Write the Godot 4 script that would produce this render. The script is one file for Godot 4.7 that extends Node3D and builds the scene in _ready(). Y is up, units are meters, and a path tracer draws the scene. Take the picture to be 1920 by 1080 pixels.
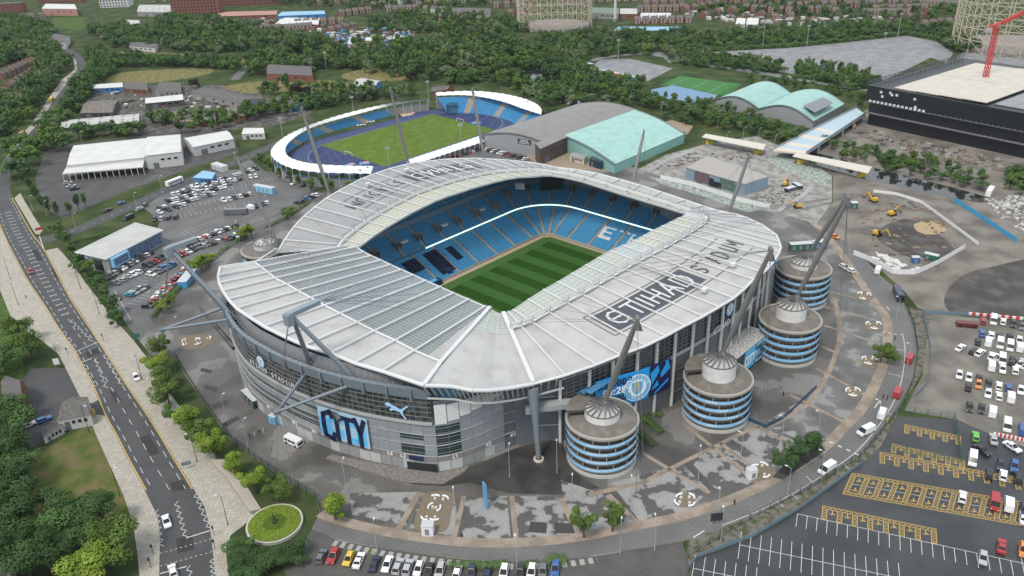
extends Node3D
# An aerial view of a football stadium and the town round it. Units are metres,y is up; the camera hovers 152 m above the ground.

var M := {}
var taken := {}
var rng := RandomNumberGenerator.new()
var proto := {}

class MB:
	var o := Vector3.ZERO
	var v := PackedVector3Array()
	var n := PackedVector3Array()
	var t := PackedVector2Array()
	var c := PackedColorArray()
	var col := Color.WHITE
	func _init(origin := Vector3.ZERO) -> void:
		o = origin
	func put(p: Vector3,nn: Vector3,uv := Vector2.ZERO) -> void:
		v.append(p - o); n.append(nn); t.append(uv); c.append(col)
	func tri(a: Vector3,b: Vector3,d: Vector3) -> void:
		var nn := (b - a).cross(d - a).normalized()
		put(a,nn); put(b,nn); put(d,nn)
	func quad(a: Vector3,b: Vector3,d: Vector3,e: Vector3) -> void:
		var nn := (d - a).cross(e - b).normalized()
		var w := a.distance_to(b)
		var h := a.distance_to(e)
		put(a,nn,Vector2(0,0)); put(b,nn,Vector2(w,0)); put(d,nn,Vector2(w,h))
		put(a,nn,Vector2(0,0)); put(d,nn,Vector2(w,h)); put(e,nn,Vector2(0,h))
	func box(at: Vector3,s: Vector3,b := Basis.IDENTITY) -> void:
		var x := b.x * s.x * 0.5
		var y := b.y * s.y * 0.5
		var z := b.z * s.z * 0.5
		quad(at - x - y + z,at + x - y + z,at + x + y + z,at - x + y + z)
		quad(at + x - y - z,at - x - y - z,at - x + y - z,at + x + y - z)
		quad(at + x - y + z,at + x - y - z,at + x + y - z,at + x + y + z)
		quad(at - x - y - z,at - x - y + z,at - x + y + z,at - x + y - z)
		quad(at - x + y + z,at + x + y + z,at + x + y - z,at - x + y - z)
		quad(at - x - y - z,at + x - y - z,at + x - y + z,at - x - y + z)
	func frame_of(a: Vector3,b: Vector3) -> Basis:
		var d := (b - a).normalized()
		var up := Vector3.UP if absf(d.y) < 0.97 else Vector3.RIGHT
		var s := d.cross(up).normalized()
		return Basis(s,s.cross(d),-d)
	func bar(a: Vector3,b: Vector3,w: float,h: float) -> void:
		box((a + b) * 0.5,Vector3(w,h,a.distance_to(b)),frame_of(a,b))
	func tube(a: Vector3,b: Vector3,r0: float,r1: float,k := 8,caps := true) -> void:
		var f := frame_of(a,b)
		for i in k:
			var p := TAU * i / k
			var q := TAU * (i + 1) / k
			var n0 := f.x * cos(p) + f.y * sin(p)
			var n1 := f.x * cos(q) + f.y * sin(q)
			var a0 := a + n0 * r0
			var a1 := a + n1 * r0
			var b0 := b + n0 * r1
			var b1 := b + n1 * r1
			put(a0,n0); put(b0,n0); put(b1,n1)
			put(a0,n0); put(b1,n1); put(a1,n1)
			if caps:
				tri(b,b0,b1)
				tri(a,a1,a0)
	func lathe(at: Vector3,prof: Array,k := 24,a0 := 0.0,a1 := TAU) -> void:   # prof: [[r,y],...]
		for i in k:
			var p := a0 + (a1 - a0) * i / k
			var q := a0 + (a1 - a0) * (i + 1) / k
			for j in prof.size() - 1:
				var r0: float = prof[j][0]
				var y0: float = prof[j][1]
				var r1: float = prof[j + 1][0]
				var y1: float = prof[j + 1][1]
				var nr := Vector2(y1 - y0,r0 - r1).normalized()
				var np := Vector3(cos(p) * nr.x,nr.y,sin(p) * nr.x)
				var nq := Vector3(cos(q) * nr.x,nr.y,sin(q) * nr.x)
				var A := at + Vector3(cos(p) * r0,y0,sin(p) * r0)
				var B := at + Vector3(cos(q) * r0,y0,sin(q) * r0)
				var D := at + Vector3(cos(q) * r1,y1,sin(q) * r1)
				var E := at + Vector3(cos(p) * r1,y1,sin(p) * r1)
				put(A,np); put(D,nq); put(B,nq)
				put(A,np); put(E,np); put(D,nq)
	func poly(pts: PackedVector2Array,y: float) -> void:
		var ix := Geometry2D.triangulate_polygon(pts)
		for i in ix:
			put(Vector3(pts[i].x,y,pts[i].y),Vector3.UP,pts[i])
	func prism(pts: PackedVector2Array,y0: float,y1: float,top := true) -> void:
		var k := pts.size()
		for i in k:
			var a := pts[i]
			var b := pts[(i + 1) % k]
			quad(Vector3(a.x,y0,a.y),Vector3(b.x,y0,b.y),Vector3(b.x,y1,b.y),Vector3(a.x,y1,a.y))
		if top:
			poly(pts,y1)
	func ribbon(pts: PackedVector2Array,w: float,y: float,dash := 0.0,gap := 0.0) -> void:   # a painted line
		var run := 0.0
		for i in pts.size() - 1:
			var a := pts[i]
			var b := pts[i + 1]
			var L := a.distance_to(b)
			if L < 0.01:
				continue
			var d := (b - a) / L
			var s := Vector2(-d.y,d.x) * w * 0.5
			if dash <= 0.0:
				strip(a,b,s,y)
				run += L
				continue
			var x := 0.0
			while x < L:
				var ph := fmod(run + x,dash + gap)
				if ph < dash:
					var e := minf(L,x + dash - ph)
					strip(a + d * x,a + d * e,s,y)
					x = e + 0.001
				else:
					x += dash + gap - ph + 0.001
			run += L
	func strip(a: Vector2,b: Vector2,s: Vector2,y: float) -> void:
		var A := Vector3(a.x + s.x,y,a.y + s.y)
		var B := Vector3(b.x + s.x,y,b.y + s.y)
		var D := Vector3(b.x - s.x,y,b.y - s.y)
		var E := Vector3(a.x - s.x,y,a.y - s.y)
		for p in [A,B,D,A,D,E]:
			put(p,Vector3.UP,Vector2(p.x,p.z))
	func add(m: ArrayMesh,tr: Transform3D) -> void:
		var s := m.surface_get_arrays(0)
		var pv: PackedVector3Array = s[Mesh.ARRAY_VERTEX]
		var nv: PackedVector3Array = s[Mesh.ARRAY_NORMAL]
		for i in pv.size():
			put(tr * pv[i],(tr.basis * nv[i]).normalized())
	func done(colours := false) -> ArrayMesh:
		var m := ArrayMesh.new()
		if v.is_empty():
			return m
		for i in range(0,v.size(),3):   # front faces run clockwise
			if (v[i + 2] - v[i]).cross(v[i + 1] - v[i]).dot(n[i] + n[i + 1] + n[i + 2]) < 0.0:
				var q := v[i + 1]
				v[i + 1] = v[i + 2]; v[i + 2] = q
				q = n[i + 1]
				n[i + 1] = n[i + 2]; n[i + 2] = q
				var w := t[i + 1]
				t[i + 1] = t[i + 2]; t[i + 2] = w
		var a := []
		a.resize(Mesh.ARRAY_MAX)
		a[Mesh.ARRAY_VERTEX] = v
		a[Mesh.ARRAY_NORMAL] = n
		a[Mesh.ARRAY_TEX_UV] = t
		if colours:
			a[Mesh.ARRAY_COLOR] = c
		m.add_surface_from_arrays(Mesh.PRIMITIVE_TRIANGLES,a)
		return m

func lin(r: float,g: float,b: float) -> Color:
	return Color(r,g,b).linear_to_srgb()

func mat(key: String,r: float,g: float,b: float,rough := 0.8,metal := 0.0) -> StandardMaterial3D:
	if M.has(key):
		return M[key]
	var m := StandardMaterial3D.new()
	m.resource_name = key
	m.albedo_color = lin(r,g,b)
	m.roughness = rough
	m.metallic = metal
	M[key] = m
	return m

func noise_tex(sz: int,freq: float,oct: int,ramp: Array,sd := 1,kind := FastNoiseLite.TYPE_SIMPLEX_SMOOTH) -> NoiseTexture2D:
	# ramp: [[offset,r,g,b],...] in linear values
	var f := FastNoiseLite.new()
	f.noise_type = kind
	f.seed = sd
	f.frequency = freq
	f.fractal_octaves = oct
	var g := Gradient.new()
	var off := PackedFloat32Array()
	var cs := PackedColorArray()
	for e in ramp:
		off.append(e[0])
		cs.append(lin(e[1],e[2],e[3]))
	g.offsets = off
	g.colors = cs
	var t := NoiseTexture2D.new()
	t.width = sz
	t.height = sz
	t.seamless = true
	t.noise = f
	t.color_ramp = g
	return t

# A surface whose colour wanders between the tones of a ramp (period metres) and carries a finer grain that multiplies it.
func rough_mat(key: String,ramp: Array,period: float,freq := 0.02,rough := 0.9,fine := 0.0,sd := 1,oct := 5,sz := 512,kind := FastNoiseLite.TYPE_SIMPLEX_SMOOTH) -> StandardMaterial3D:
	if M.has(key):
		return M[key]
	var m := StandardMaterial3D.new()
	m.resource_name = key
	m.albedo_texture = noise_tex(sz,freq,oct,ramp,sd,kind)
	m.uv1_triplanar = true
	m.uv1_world_triplanar = true
	m.uv1_scale = Vector3.ONE / period
	m.roughness = rough
	if rough > .84:
		m.metallic_specular = .2
	if fine > 0.0:
		if not M.has("_grain"):
			M["_grain"] = noise_tex(512,0.05,4,[[0.25,0.55,0.55,0.55],[0.5,0.9,0.9,0.9],[0.8,1,1,1]],77)
		m.detail_enabled = true
		m.detail_blend_mode = BaseMaterial3D.BLEND_MODE_MUL
		m.detail_albedo = M["_grain"]
		m.detail_uv_layer = BaseMaterial3D.DETAIL_UV_2
		m.uv2_triplanar = true
		m.uv2_world_triplanar = true
		m.uv2_scale = Vector3.ONE / fine
	M[key] = m
	return m

func numbered(called: String) -> String:
	var k: int = taken.get(called,0)
	taken[called] = k + 1
	return called if k == 0 else "%s_%03d" % [called,k]

func tag(o: Node,label: String,category: String,group := "",kind := "") -> Node:
	if label:
		o.set_meta("label",label)
	if category:
		o.set_meta("category",category)
	if group:
		o.set_meta("group",group)
	if kind:
		o.set_meta("kind",kind)
	return o

func thing(called: String,label: String,category: String,at := Vector3.ZERO,turn := 0.0,group := "") -> Node3D:
	var o := Node3D.new()
	o.name = numbered(called)
	add_child(o)
	o.position = at
	o.rotation.y = turn
	tag(o,label,category,group)
	return o

func part(parent: Node,called: String,mesh: Mesh,m: Material,at := Vector3.ZERO) -> MeshInstance3D:
	var o := MeshInstance3D.new()
	o.name = called if parent != self else numbered(called)
	o.mesh = mesh
	o.position = at
	if m:
		if mesh is PrimitiveMesh:
			mesh.material = m
		o.material_override = m
	parent.add_child(o,true)
	return o

func ground_piece(called: String,mesh: Mesh,m: Material) -> MeshInstance3D:
	var o := part(self,called,mesh,m)
	o.set_meta("kind","structure")
	return o

func v2(a: Array) -> PackedVector2Array:
	var p := PackedVector2Array()
	for i in range(0,a.size(),2):
		p.append(Vector2(a[i],a[i + 1]))
	return p

func sheet(called: String,a: Array,y: float,m: Material) -> MeshInstance3D:
	var b := MB.new()
	var pts := v2(a)
	if called in ["dirt_patch","sand_patch","meadow","lawn","planting_plot","canal"]:   # no straight edges here
		var c := pts.slice(pts.size() - 2)
		c.append_array(pts)
		c.append_array(pts.slice(0,3))
		pts = smooth(c,4).slice(8,8 + pts.size() * 4)
	b.poly(pts,y)
	return ground_piece(called,b.done(),m)

func smooth(p: PackedVector2Array,k := 4) -> PackedVector2Array:   # Catmull-Rom through the points
	var r := PackedVector2Array()
	for i in p.size() - 1:
		var p0 := p[maxi(i - 1,0)]
		var p3 := p[mini(i + 2,p.size() - 1)]
		for j in k:
			r.append(p[i].cubic_interpolate(p[i + 1],p0,p3,float(j) / k))
	r.append(p[-1])
	return r

func along(p: PackedVector2Array,step: float) -> Array:   # [[point,direction],...] every step metres
	var r := []
	var left := 0.0
	for i in p.size() - 1:
		var L := p[i].distance_to(p[i + 1])
		var d := (p[i + 1] - p[i]) / maxf(L,0.001)
		var x := left
		while x < L:
			r.append([p[i] + d * x,d])
			x += step
		left = x - L
	return r

func dup(root: Node3D,at: Vector3,turn: float,label: String,category := "",group := "") -> Node3D:
	var r: Node3D = root.duplicate()
	r.name = numbered(root.get_meta("kind_name"))
	r.remove_meta("kind_name")
	add_child(r)
	r.position = at
	r.rotation.y = turn
	tag(r,label,category,group)
	return r

const ORD = ["first","second","third","fourth","fifth","sixth","seventh","eighth","ninth","tenth","eleventh","twelfth","thirteenth","fourteenth","fifteenth","sixteenth","seventeenth","eighteenth","nineteenth","twentieth"]
const TENS = ["","","twenty","thirty","forty","fifty","sixty","seventy","eighty","ninety"]
func ordinal(i: int) -> String:   # from 0
	if i < 20:
		return ORD[i]
	var k := i + 1
	var h := ""
	if k > 100:
		h = "hundred and "
		k -= 100
	if k <= 20:
		return h + ORD[k - 1]
	if k % 10 == 0:
		return h + TENS[k / 10].trim_suffix("y") + "ieth"
	return h + TENS[k / 10] + "-" + ORD[k % 10 - 1]

func text(s: String,size: float,depth := 0.05,font := "Droid Sans",bold := true) -> TextMesh:   # size: height of a capital,metres
	var f := SystemFont.new()
	f.font_names = PackedStringArray([font])
	if bold:
		f.font_weight = 700
	var t := TextMesh.new()
	t.text = s
	t.font = f
	t.font_size = 64
	t.pixel_size = size / 46.0
	t.depth = depth
	t.curve_step = 2.0
	return t

const RIBS = [[-74.1,23.8,69.9,-55.2,28.0,40.7],[-66.8,25.1,75.2,-53.4,28.0,41.1],[-58.7,26.5,79.8,-51.6,28.1,41.5],[-51.4,27.5,82.9,-44.6,29.0,41.7],[-44.0,28.5,86.5,-37.5,29.8,42.0],[-36.7,29.2,88.5,-31.1,30.4,42.7],[-29.1,29.9,90.1,-24.0,30.9,42.9],[-21.5,30.4,91.7,-16.6,31.3,43.0],[-13.8,30.7,92.6,-9.9,31.6,43.0],[-6.2,30.9,93.3,-2.7,31.7,42.9],[1.6,31.0,92.9,3.8,31.7,43.5],[9.6,30.8,91.7,10.1,31.6,44.1],[16.6,30.6,91.5,16.5,31.3,43.9],[23.7,30.1,90.5,23.0,31.0,43.3],[30.8,29.4,88.7,29.8,30.5,43.0],[39.2,28.5,86.2,36.0,29.9,42.5],[46.0,27.5,83.6,42.6,29.2,41.7],[51.7,26.6,80.2,47.0,28.7,41.5],[60.2,25.1,75.0,48.9,28.4,41.3],[63.6,24.4,71.5,49.7,28.3,41.1],[71.5,22.6,63.6,50.6,28.2,40.8],[74.5,21.9,59.2,51.3,28.1,40.3],[78.3,21.0,53.5,51.8,28.0,39.8],[80.5,20.4,47.0,52.1,28.0,39.1],[77.9,21.1,40.0,52.3,28.0,38.0],[79.5,20.7,32.2,52.4,28.0,35.2],[82.7,20.0,20.9,53.1,28.0,28.9],[84.8,20.0,6.9,53.7,28.0,19.3],[86.5,20.0,-6.0,54.5,28.0,8.4],[87.4,20.0,-18.2,55.8,28.0,-4.5],[87.8,20.0,-31.9,57.0,28.0,-17.3],[86.1,20.0,-43.4,56.5,28.0,-26.2],[82.8,20.0,-53.4,54.8,28.0,-33.3],[82.2,20.0,-63.0,54.2,28.0,-34.0],[76.9,21.3,-69.2,53.5,28.0,-35.0],[69.9,23.0,-74.8,52.7,28.0,-36.0],[62.5,24.6,-79.3,50.8,28.2,-36.5],[55.6,25.9,-83.8,47.4,28.6,-37.6],[48.8,27.1,-86.2,41.4,29.4,-40.3],[40.8,28.3,-88.9,35.0,30.0,-41.8],[32.8,29.2,-90.4,27.8,30.6,-42.4],[25.1,30.0,-92.8,20.4,31.1,-42.7],[17.5,30.5,-93.5,13.1,31.5,-43.0],[9.1,30.9,-93.5,6.7,31.6,-43.2],[0.9,31.0,-93.1,0.3,31.7,-43.7],[-6.7,30.9,-92.7,-6.4,31.6,-43.9],[-15.1,30.7,-90.8,-13.9,31.4,-43.1],[-23.1,30.3,-89.0,-21.0,31.1,-42.6],[-30.9,29.7,-87.2,-28.3,30.6,-41.6],[-39.1,29.0,-83.9,-35.3,30.0,-40.8],[-46.7,28.1,-80.7,-42.6,29.2,-39.7],[-54.5,27.1,-76.5,-49.6,28.3,-38.1],[-63.1,25.8,-70.6,-51.3,28.1,-37.9],[-70.4,24.5,-64.8,-52.0,28.0,-37.8]]
const SOUTH = [[-97.8,31.0,-56.5,-86.6,30.0,-52.6,-53.2,28.0,-41.4],[-101.9,31.0,-50.5,-87.5,30.0,-46.4,-52.4,28.0,-37.9],[-104.6,31.0,-44.8,-88.3,30.0,-40.8,-53.4,28.0,-31.8],[-106.9,31.0,-38.3,-89.3,30.0,-34.8,-53.8,28.0,-26.8],[-108.9,31.0,-31.2,-89.3,30.0,-27.6,-54.0,28.0,-21.0],[-110.4,31.0,-23.4,-89.8,30.0,-20.4,-54.3,28.0,-15.3],[-110.9,31.0,-15.1,-90.0,30.0,-12.7,-54.5,28.0,-9.0],[-111.2,31.0,-6.0,-90.4,30.0,-4.5,-54.7,28.0,-2.5],[-110.7,31.0,3.5,-90.4,30.0,3.8,-55.0,28.0,4.3],[-109.8,31.0,13.1,-90.5,30.0,12.7,-55.1,28.0,11.7],[-107.5,31.0,22.8,-90.5,30.0,21.0,-55.4,28.0,18.5],[-106.3,31.0,32.4,-90.1,30.0,30.2,-55.4,28.0,25.6],[-104.0,31.0,41.7,-90.3,30.0,39.0,-55.5,28.0,33.2],[-101.3,31.0,55.5,-89.6,30.0,49.3,-54.9,28.0,34.6]]
const FAN = [[-95.4,29.5,59.9],[-91.8,28.0,63.7],[-86.9,26.5,66.0],[-80.7,25.0,68.0]]


func p3(a: Array,k := 0) -> Vector3:
	return Vector3(a[k],a[k + 1],a[k + 2])

func seam_mat(key: String,r: float,g: float,b: float,period: float,dark := 0.8,rough := 0.5) -> StandardMaterial3D:   # sheet metal with seams across the uv's second axis
	var im := Image.create(4,32,false,Image.FORMAT_RGB8)
	for y in 32:
		var f := 1.0 if y > 5 else dark
		if y == 6 or y == 31:
			f = 0.5 + dark * 0.5
		for x in 4:
			im.set_pixel(x,y,lin(r * f,g * f,b * f))
	var m := StandardMaterial3D.new()
	m.resource_name = key
	m.albedo_texture = ImageTexture.create_from_image(im)
	m.uv1_scale = Vector3(1,1.0 / period,1)
	m.roughness = rough
	m.detail_enabled = true
	m.detail_blend_mode = BaseMaterial3D.BLEND_MODE_MUL
	if not M.has("_stain"):
		M["_stain"] = noise_tex(512,0.012,5,[[0.15,0.82,0.81,0.79],[0.4,0.95,0.95,0.945],[0.7,1,1,1]],21)
	m.detail_albedo = M["_stain"]
	m.detail_uv_layer = BaseMaterial3D.DETAIL_UV_2
	m.uv2_triplanar = true
	m.uv2_world_triplanar = true
	m.uv2_scale = Vector3.ONE / 55.0
	M[key] = m
	return m

func glass(key: String,r: float,g: float,b: float,a: float,rough := 0.1) -> StandardMaterial3D:
	var m := mat(key,r,g,b,rough)
	m.transparency = BaseMaterial3D.TRANSPARENCY_ALPHA
	m.albedo_color.a = a
	return m

# one bay of glazed roof: the sheet and the white bars over it
func glazed_bay(root: Node3D,a: Vector3,b: Vector3,c: Vector3,d: Vector3,nu: int,nv: int,gm: Material,bm: Material) -> void:
	var q := MB.new()
	q.quad(a,b,c,d)
	part(root,"glazing_panel",q.done(),gm)
	var g := MB.new()
	for i in range(1,nu):
		var f := float(i) / nu
		g.bar(a.lerp(b,f) + Vector3(0,.08,0),d.lerp(c,f) + Vector3(0,.08,0),.1,.1)
	for i in range(0,nv + 1):
		var f := float(i) / nv
		g.bar(a.lerp(d,f) + Vector3(0,.1,0),b.lerp(c,f) + Vector3(0,.1,0),.08,.08)
	part(root,"glazing_bars",g.done(),bm)

func build_stadium() -> Node3D:
	var root := thing("stadium","large football stadium with pale cable-stayed roof round an open green pitch","stadium",Vector3(5.8,0,-295.3),deg_to_rad(46.18))
	var up := Vector3.UP
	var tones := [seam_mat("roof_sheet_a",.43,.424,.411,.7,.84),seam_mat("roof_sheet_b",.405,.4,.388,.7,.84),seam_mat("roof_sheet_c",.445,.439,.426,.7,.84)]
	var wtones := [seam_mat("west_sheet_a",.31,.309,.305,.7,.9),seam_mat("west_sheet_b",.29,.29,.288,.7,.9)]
	var white := mat("white_steel",.55,.56,.565,.5)
	var steel := mat("grey_steel",.32,.34,.36,.5,.2)
	var bars := mat("glazing_bar",.44,.46,.46,.5)
	var poly_g := glass("roof_polycarbonate",.55,.58,.54,.72,.5)
	var poly_w := glass("aged_polycarbonate",.56,.56,.45,.82,.5)
	var south_g := glass("south_roof_glass",.25,.28,.29,.72,.3)
	var under := mat("roof_underside",.16,.17,.18,.7)
	# --- roof: east,north and west sides
	var k := RIBS.size()
	for i in k:
		var o := p3(RIBS[i])
		var n := p3(RIBS[i],3)
		var t := n.lerp(o,.27)
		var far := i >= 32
		if i >= 17 and i <= 24:
			t = n.lerp(o,.3)
		var r := MB.new()
		r.bar(o + up * .4,n + up * .4,.42,.4)
		part(root,"roof_rib",r.done(),white)
		if i == k - 1:
			break
		var o2 := p3(RIBS[i + 1])
		var n2 := p3(RIBS[i + 1],3)
		var t2 := n2.lerp(o2,.27 if not (i + 1 >= 17 and i + 1 <= 24) else .3)
		var q := MB.new()
		q.quad(t,t2,o2,o)
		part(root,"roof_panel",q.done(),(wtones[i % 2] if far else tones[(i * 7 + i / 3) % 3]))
		var bay := n.distance_to(n2)
		glazed_bay(root,n,n2,t2,t,maxi(2,int(bay / 1.6)),6,poly_w if far or i > 10 else poly_g,bars)
		var s := MB.new()
		s.quad(o - up * .9,o2 - up * .9,t2 - up * 1.4,t - up * 1.4)
		part(root,"roof_soffit",s.done(),under)
	# --- south roof
	for i in SOUTH.size():
		var o := p3(SOUTH[i])
		var m := p3(SOUTH[i],3)
		var n := p3(SOUTH[i],6)
		var r := MB.new()
		var w := 1.2 if i == SOUTH.size() - 1 else .55
		r.bar(o + up * .5,m + up * .5,w,.6)
		r.bar(m + up * .5,n + up * .5,w,.6)
		part(root,"roof_rib",r.done(),white)
		if i == SOUTH.size() - 1:
			break
		var o2 := p3(SOUTH[i + 1])
		var m2 := p3(SOUTH[i + 1],3)
		var n2 := p3(SOUTH[i + 1],6)
		var q := MB.new()
		q.quad(m,m2,o2,o)
		part(root,"roof_panel",q.done(),tones[2] if i % 3 else tones[0])
		if i == SOUTH.size() - 2:   # the last bay is half sheet
			var mm := m.lerp(m2,.45)
			var nn := n.lerp(n2,.5)
			glazed_bay(root,n,nn,mm,m,4,22,south_g,bars)
			var h := MB.new()
			h.quad(nn.lerp(mm,.15),n2.lerp(m2,.15),m2,mm)
			part(root,"roof_panel",h.done(),tones[1])
		else:
			glazed_bay(root,n,n2,m2,m,5,24,south_g,bars)
		var s := MB.new()
		s.quad(o - up * 1.0,o2 - up * 1.0,m2 - up * 1.2,m - up * 1.2)
		part(root,"roof_soffit",s.done(),under)
	var ed := MB.new()
	var ed2 := MB.new()
	for i in SOUTH.size() - 1:
		ed.bar(p3(SOUTH[i],3) + up * .35,p3(SOUTH[i + 1],3) + up * .35,.7,.35)
		ed2.bar(p3(SOUTH[i],6) + up * .2,p3(SOUTH[i + 1],6) + up * .2,.4,.5)
	part(root,"roof_gutter",ed.done(),white)
	part(root,"roof_gutter",ed2.done(),white)
	# --- the fan of sheets over the near corner
	var c0 := p3(SOUTH[-1])
	var c1 := p3(RIBS[0])
	var in0 := p3(SOUTH[-1],6)
	var in1 := p3(RIBS[0],3)
	var outer := [c0]
	for f in FAN:
		outer.append(p3(f))
	outer.append(c1)
	for i in outer.size() - 1:
		var f0 := float(i) / (outer.size() - 1)
		var f1 := float(i + 1) / (outer.size() - 1)
		var a: Vector3 = outer[i]
		var b: Vector3 = outer[i + 1]
		var na := in0.lerp(in1,f0) + Vector3(.2,-.6,-.2) * sin(f0 * PI)
		var nb := in0.lerp(in1,f1) + Vector3(.2,-.6,-.2) * sin(f1 * PI)
		var ta := na.lerp(a,.3)
		var tb := nb.lerp(b,.3)
		var q := MB.new()
		q.quad(ta,tb,b,a)
		part(root,"roof_panel",q.done(),tones[(i + 2) % 3])
		glazed_bay(root,na,nb,tb,ta,3,8,poly_g,bars)
		var s := MB.new()
		s.quad(a - up * .9,b - up * .9,tb - up * 1.4,ta - up * 1.4)
		part(root,"roof_soffit",s.done(),under)
	var big := MB.new()
	big.bar(c1 + up * .6,in1 + up * .6,1.3,1.0)
	part(root,"roof_rib",big.done(),white)
	# --- white edge round the outside,gutter round the opening
	var rim := MB.new()
	var inner := MB.new()
	for i in k - 1:
		rim.tube(p3(RIBS[i]) + up * .1,p3(RIBS[i + 1]) + up * .1,.45,.45,8)
		inner.bar(p3(RIBS[i],3) - up * .1,p3(RIBS[i + 1],3) - up * .1,.35,.7)
	for i in SOUTH.size() - 1:
		rim.tube(p3(SOUTH[i]) + up * .1,p3(SOUTH[i + 1]) + up * .1,.6,.6,8)
	for i in outer.size() - 1:
		rim.tube(outer[i] + up * .1,outer[i + 1] + up * .1,.6,.6,8)
	var s0 := p3(SOUTH[0])
	rim.tube(s0,p3(SOUTH[0],3),.5,.5,6)
	rim.tube(p3(SOUTH[0],3),p3(RIBS[-1]) + up * 2.0,.5,.5,6)
	part(root,"roof_edge",rim.done(),white)
	part(root,"roof_opening_gutter",inner.done(),bars)
	# --- the ring truss over the joint of sheet and glazing,with its walkway
	var tr := MB.new()
	var wk := MB.new()
	for i in k - 1:
		var t := p3(RIBS[i],3).lerp(p3(RIBS[i]),.27)
		var t2 := p3(RIBS[i + 1],3).lerp(p3(RIBS[i + 1]),.27)
		tr.bar(t + up * 1.9,t2 + up * 1.9,.22,.22)
		tr.bar(t + up * .4,t2 + up * 1.9,.12,.12)
		tr.bar(t + up * .5,t + up * 3.2,.16,.16)
		if t.distance_to(t2) > 3.0:
			var side := (t - p3(RIBS[i],3)).normalized() * 1.0
			wk.bar(t.lerp(t2,.08) + up * .55 - side,t2.lerp(t,.08) + up * .55 - side,1.7,.35)
			wk.bar(t.lerp(t2,.02) + up * 1.25 - side * 1.9,t2.lerp(t,.02) + up * 1.25 - side * 1.9,.1,.9)
	part(root,"ring_truss",tr.done(),steel)
	part(root,"roof_walkway",wk.done(),mat("walkway_white",.62,.62,.61,.6))
	# maintenance gantries on the east and west roofs
	for e in [[8,.30,.83],[11,.30,.80],[42,.3,.8],[45,.3,.8]]:
		var gi := p3(RIBS[e[0]],3).lerp(p3(RIBS[e[0] + 1],3),.6)
		var go := p3(RIBS[e[0]]).lerp(p3(RIBS[e[0] + 1]),.6)
		var a := gi.lerp(go,e[1]) + up * 1.3
		var b := gi.lerp(go,e[2]) + up * 1.3
		var g := MB.new()
		g.bar(a,b,.6,.35)
		var w := part(root,"roof_gantry",g.done(),mat("gantry_grey",.42,.42,.41,.7))
		var bx := MB.new()
		bx.box(b,Vector3(2.0,1.0,1.7))
		part(w,"winch_box",bx.done(),white)
	return root

func build_roof_words(root: Node3D) -> void:
	roof_print(root,3,15,.63,7.2,50.0,53.0,84.0)
	roof_print(root,38,50,.63,3.0,41.0,45.0,76.0)

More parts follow.
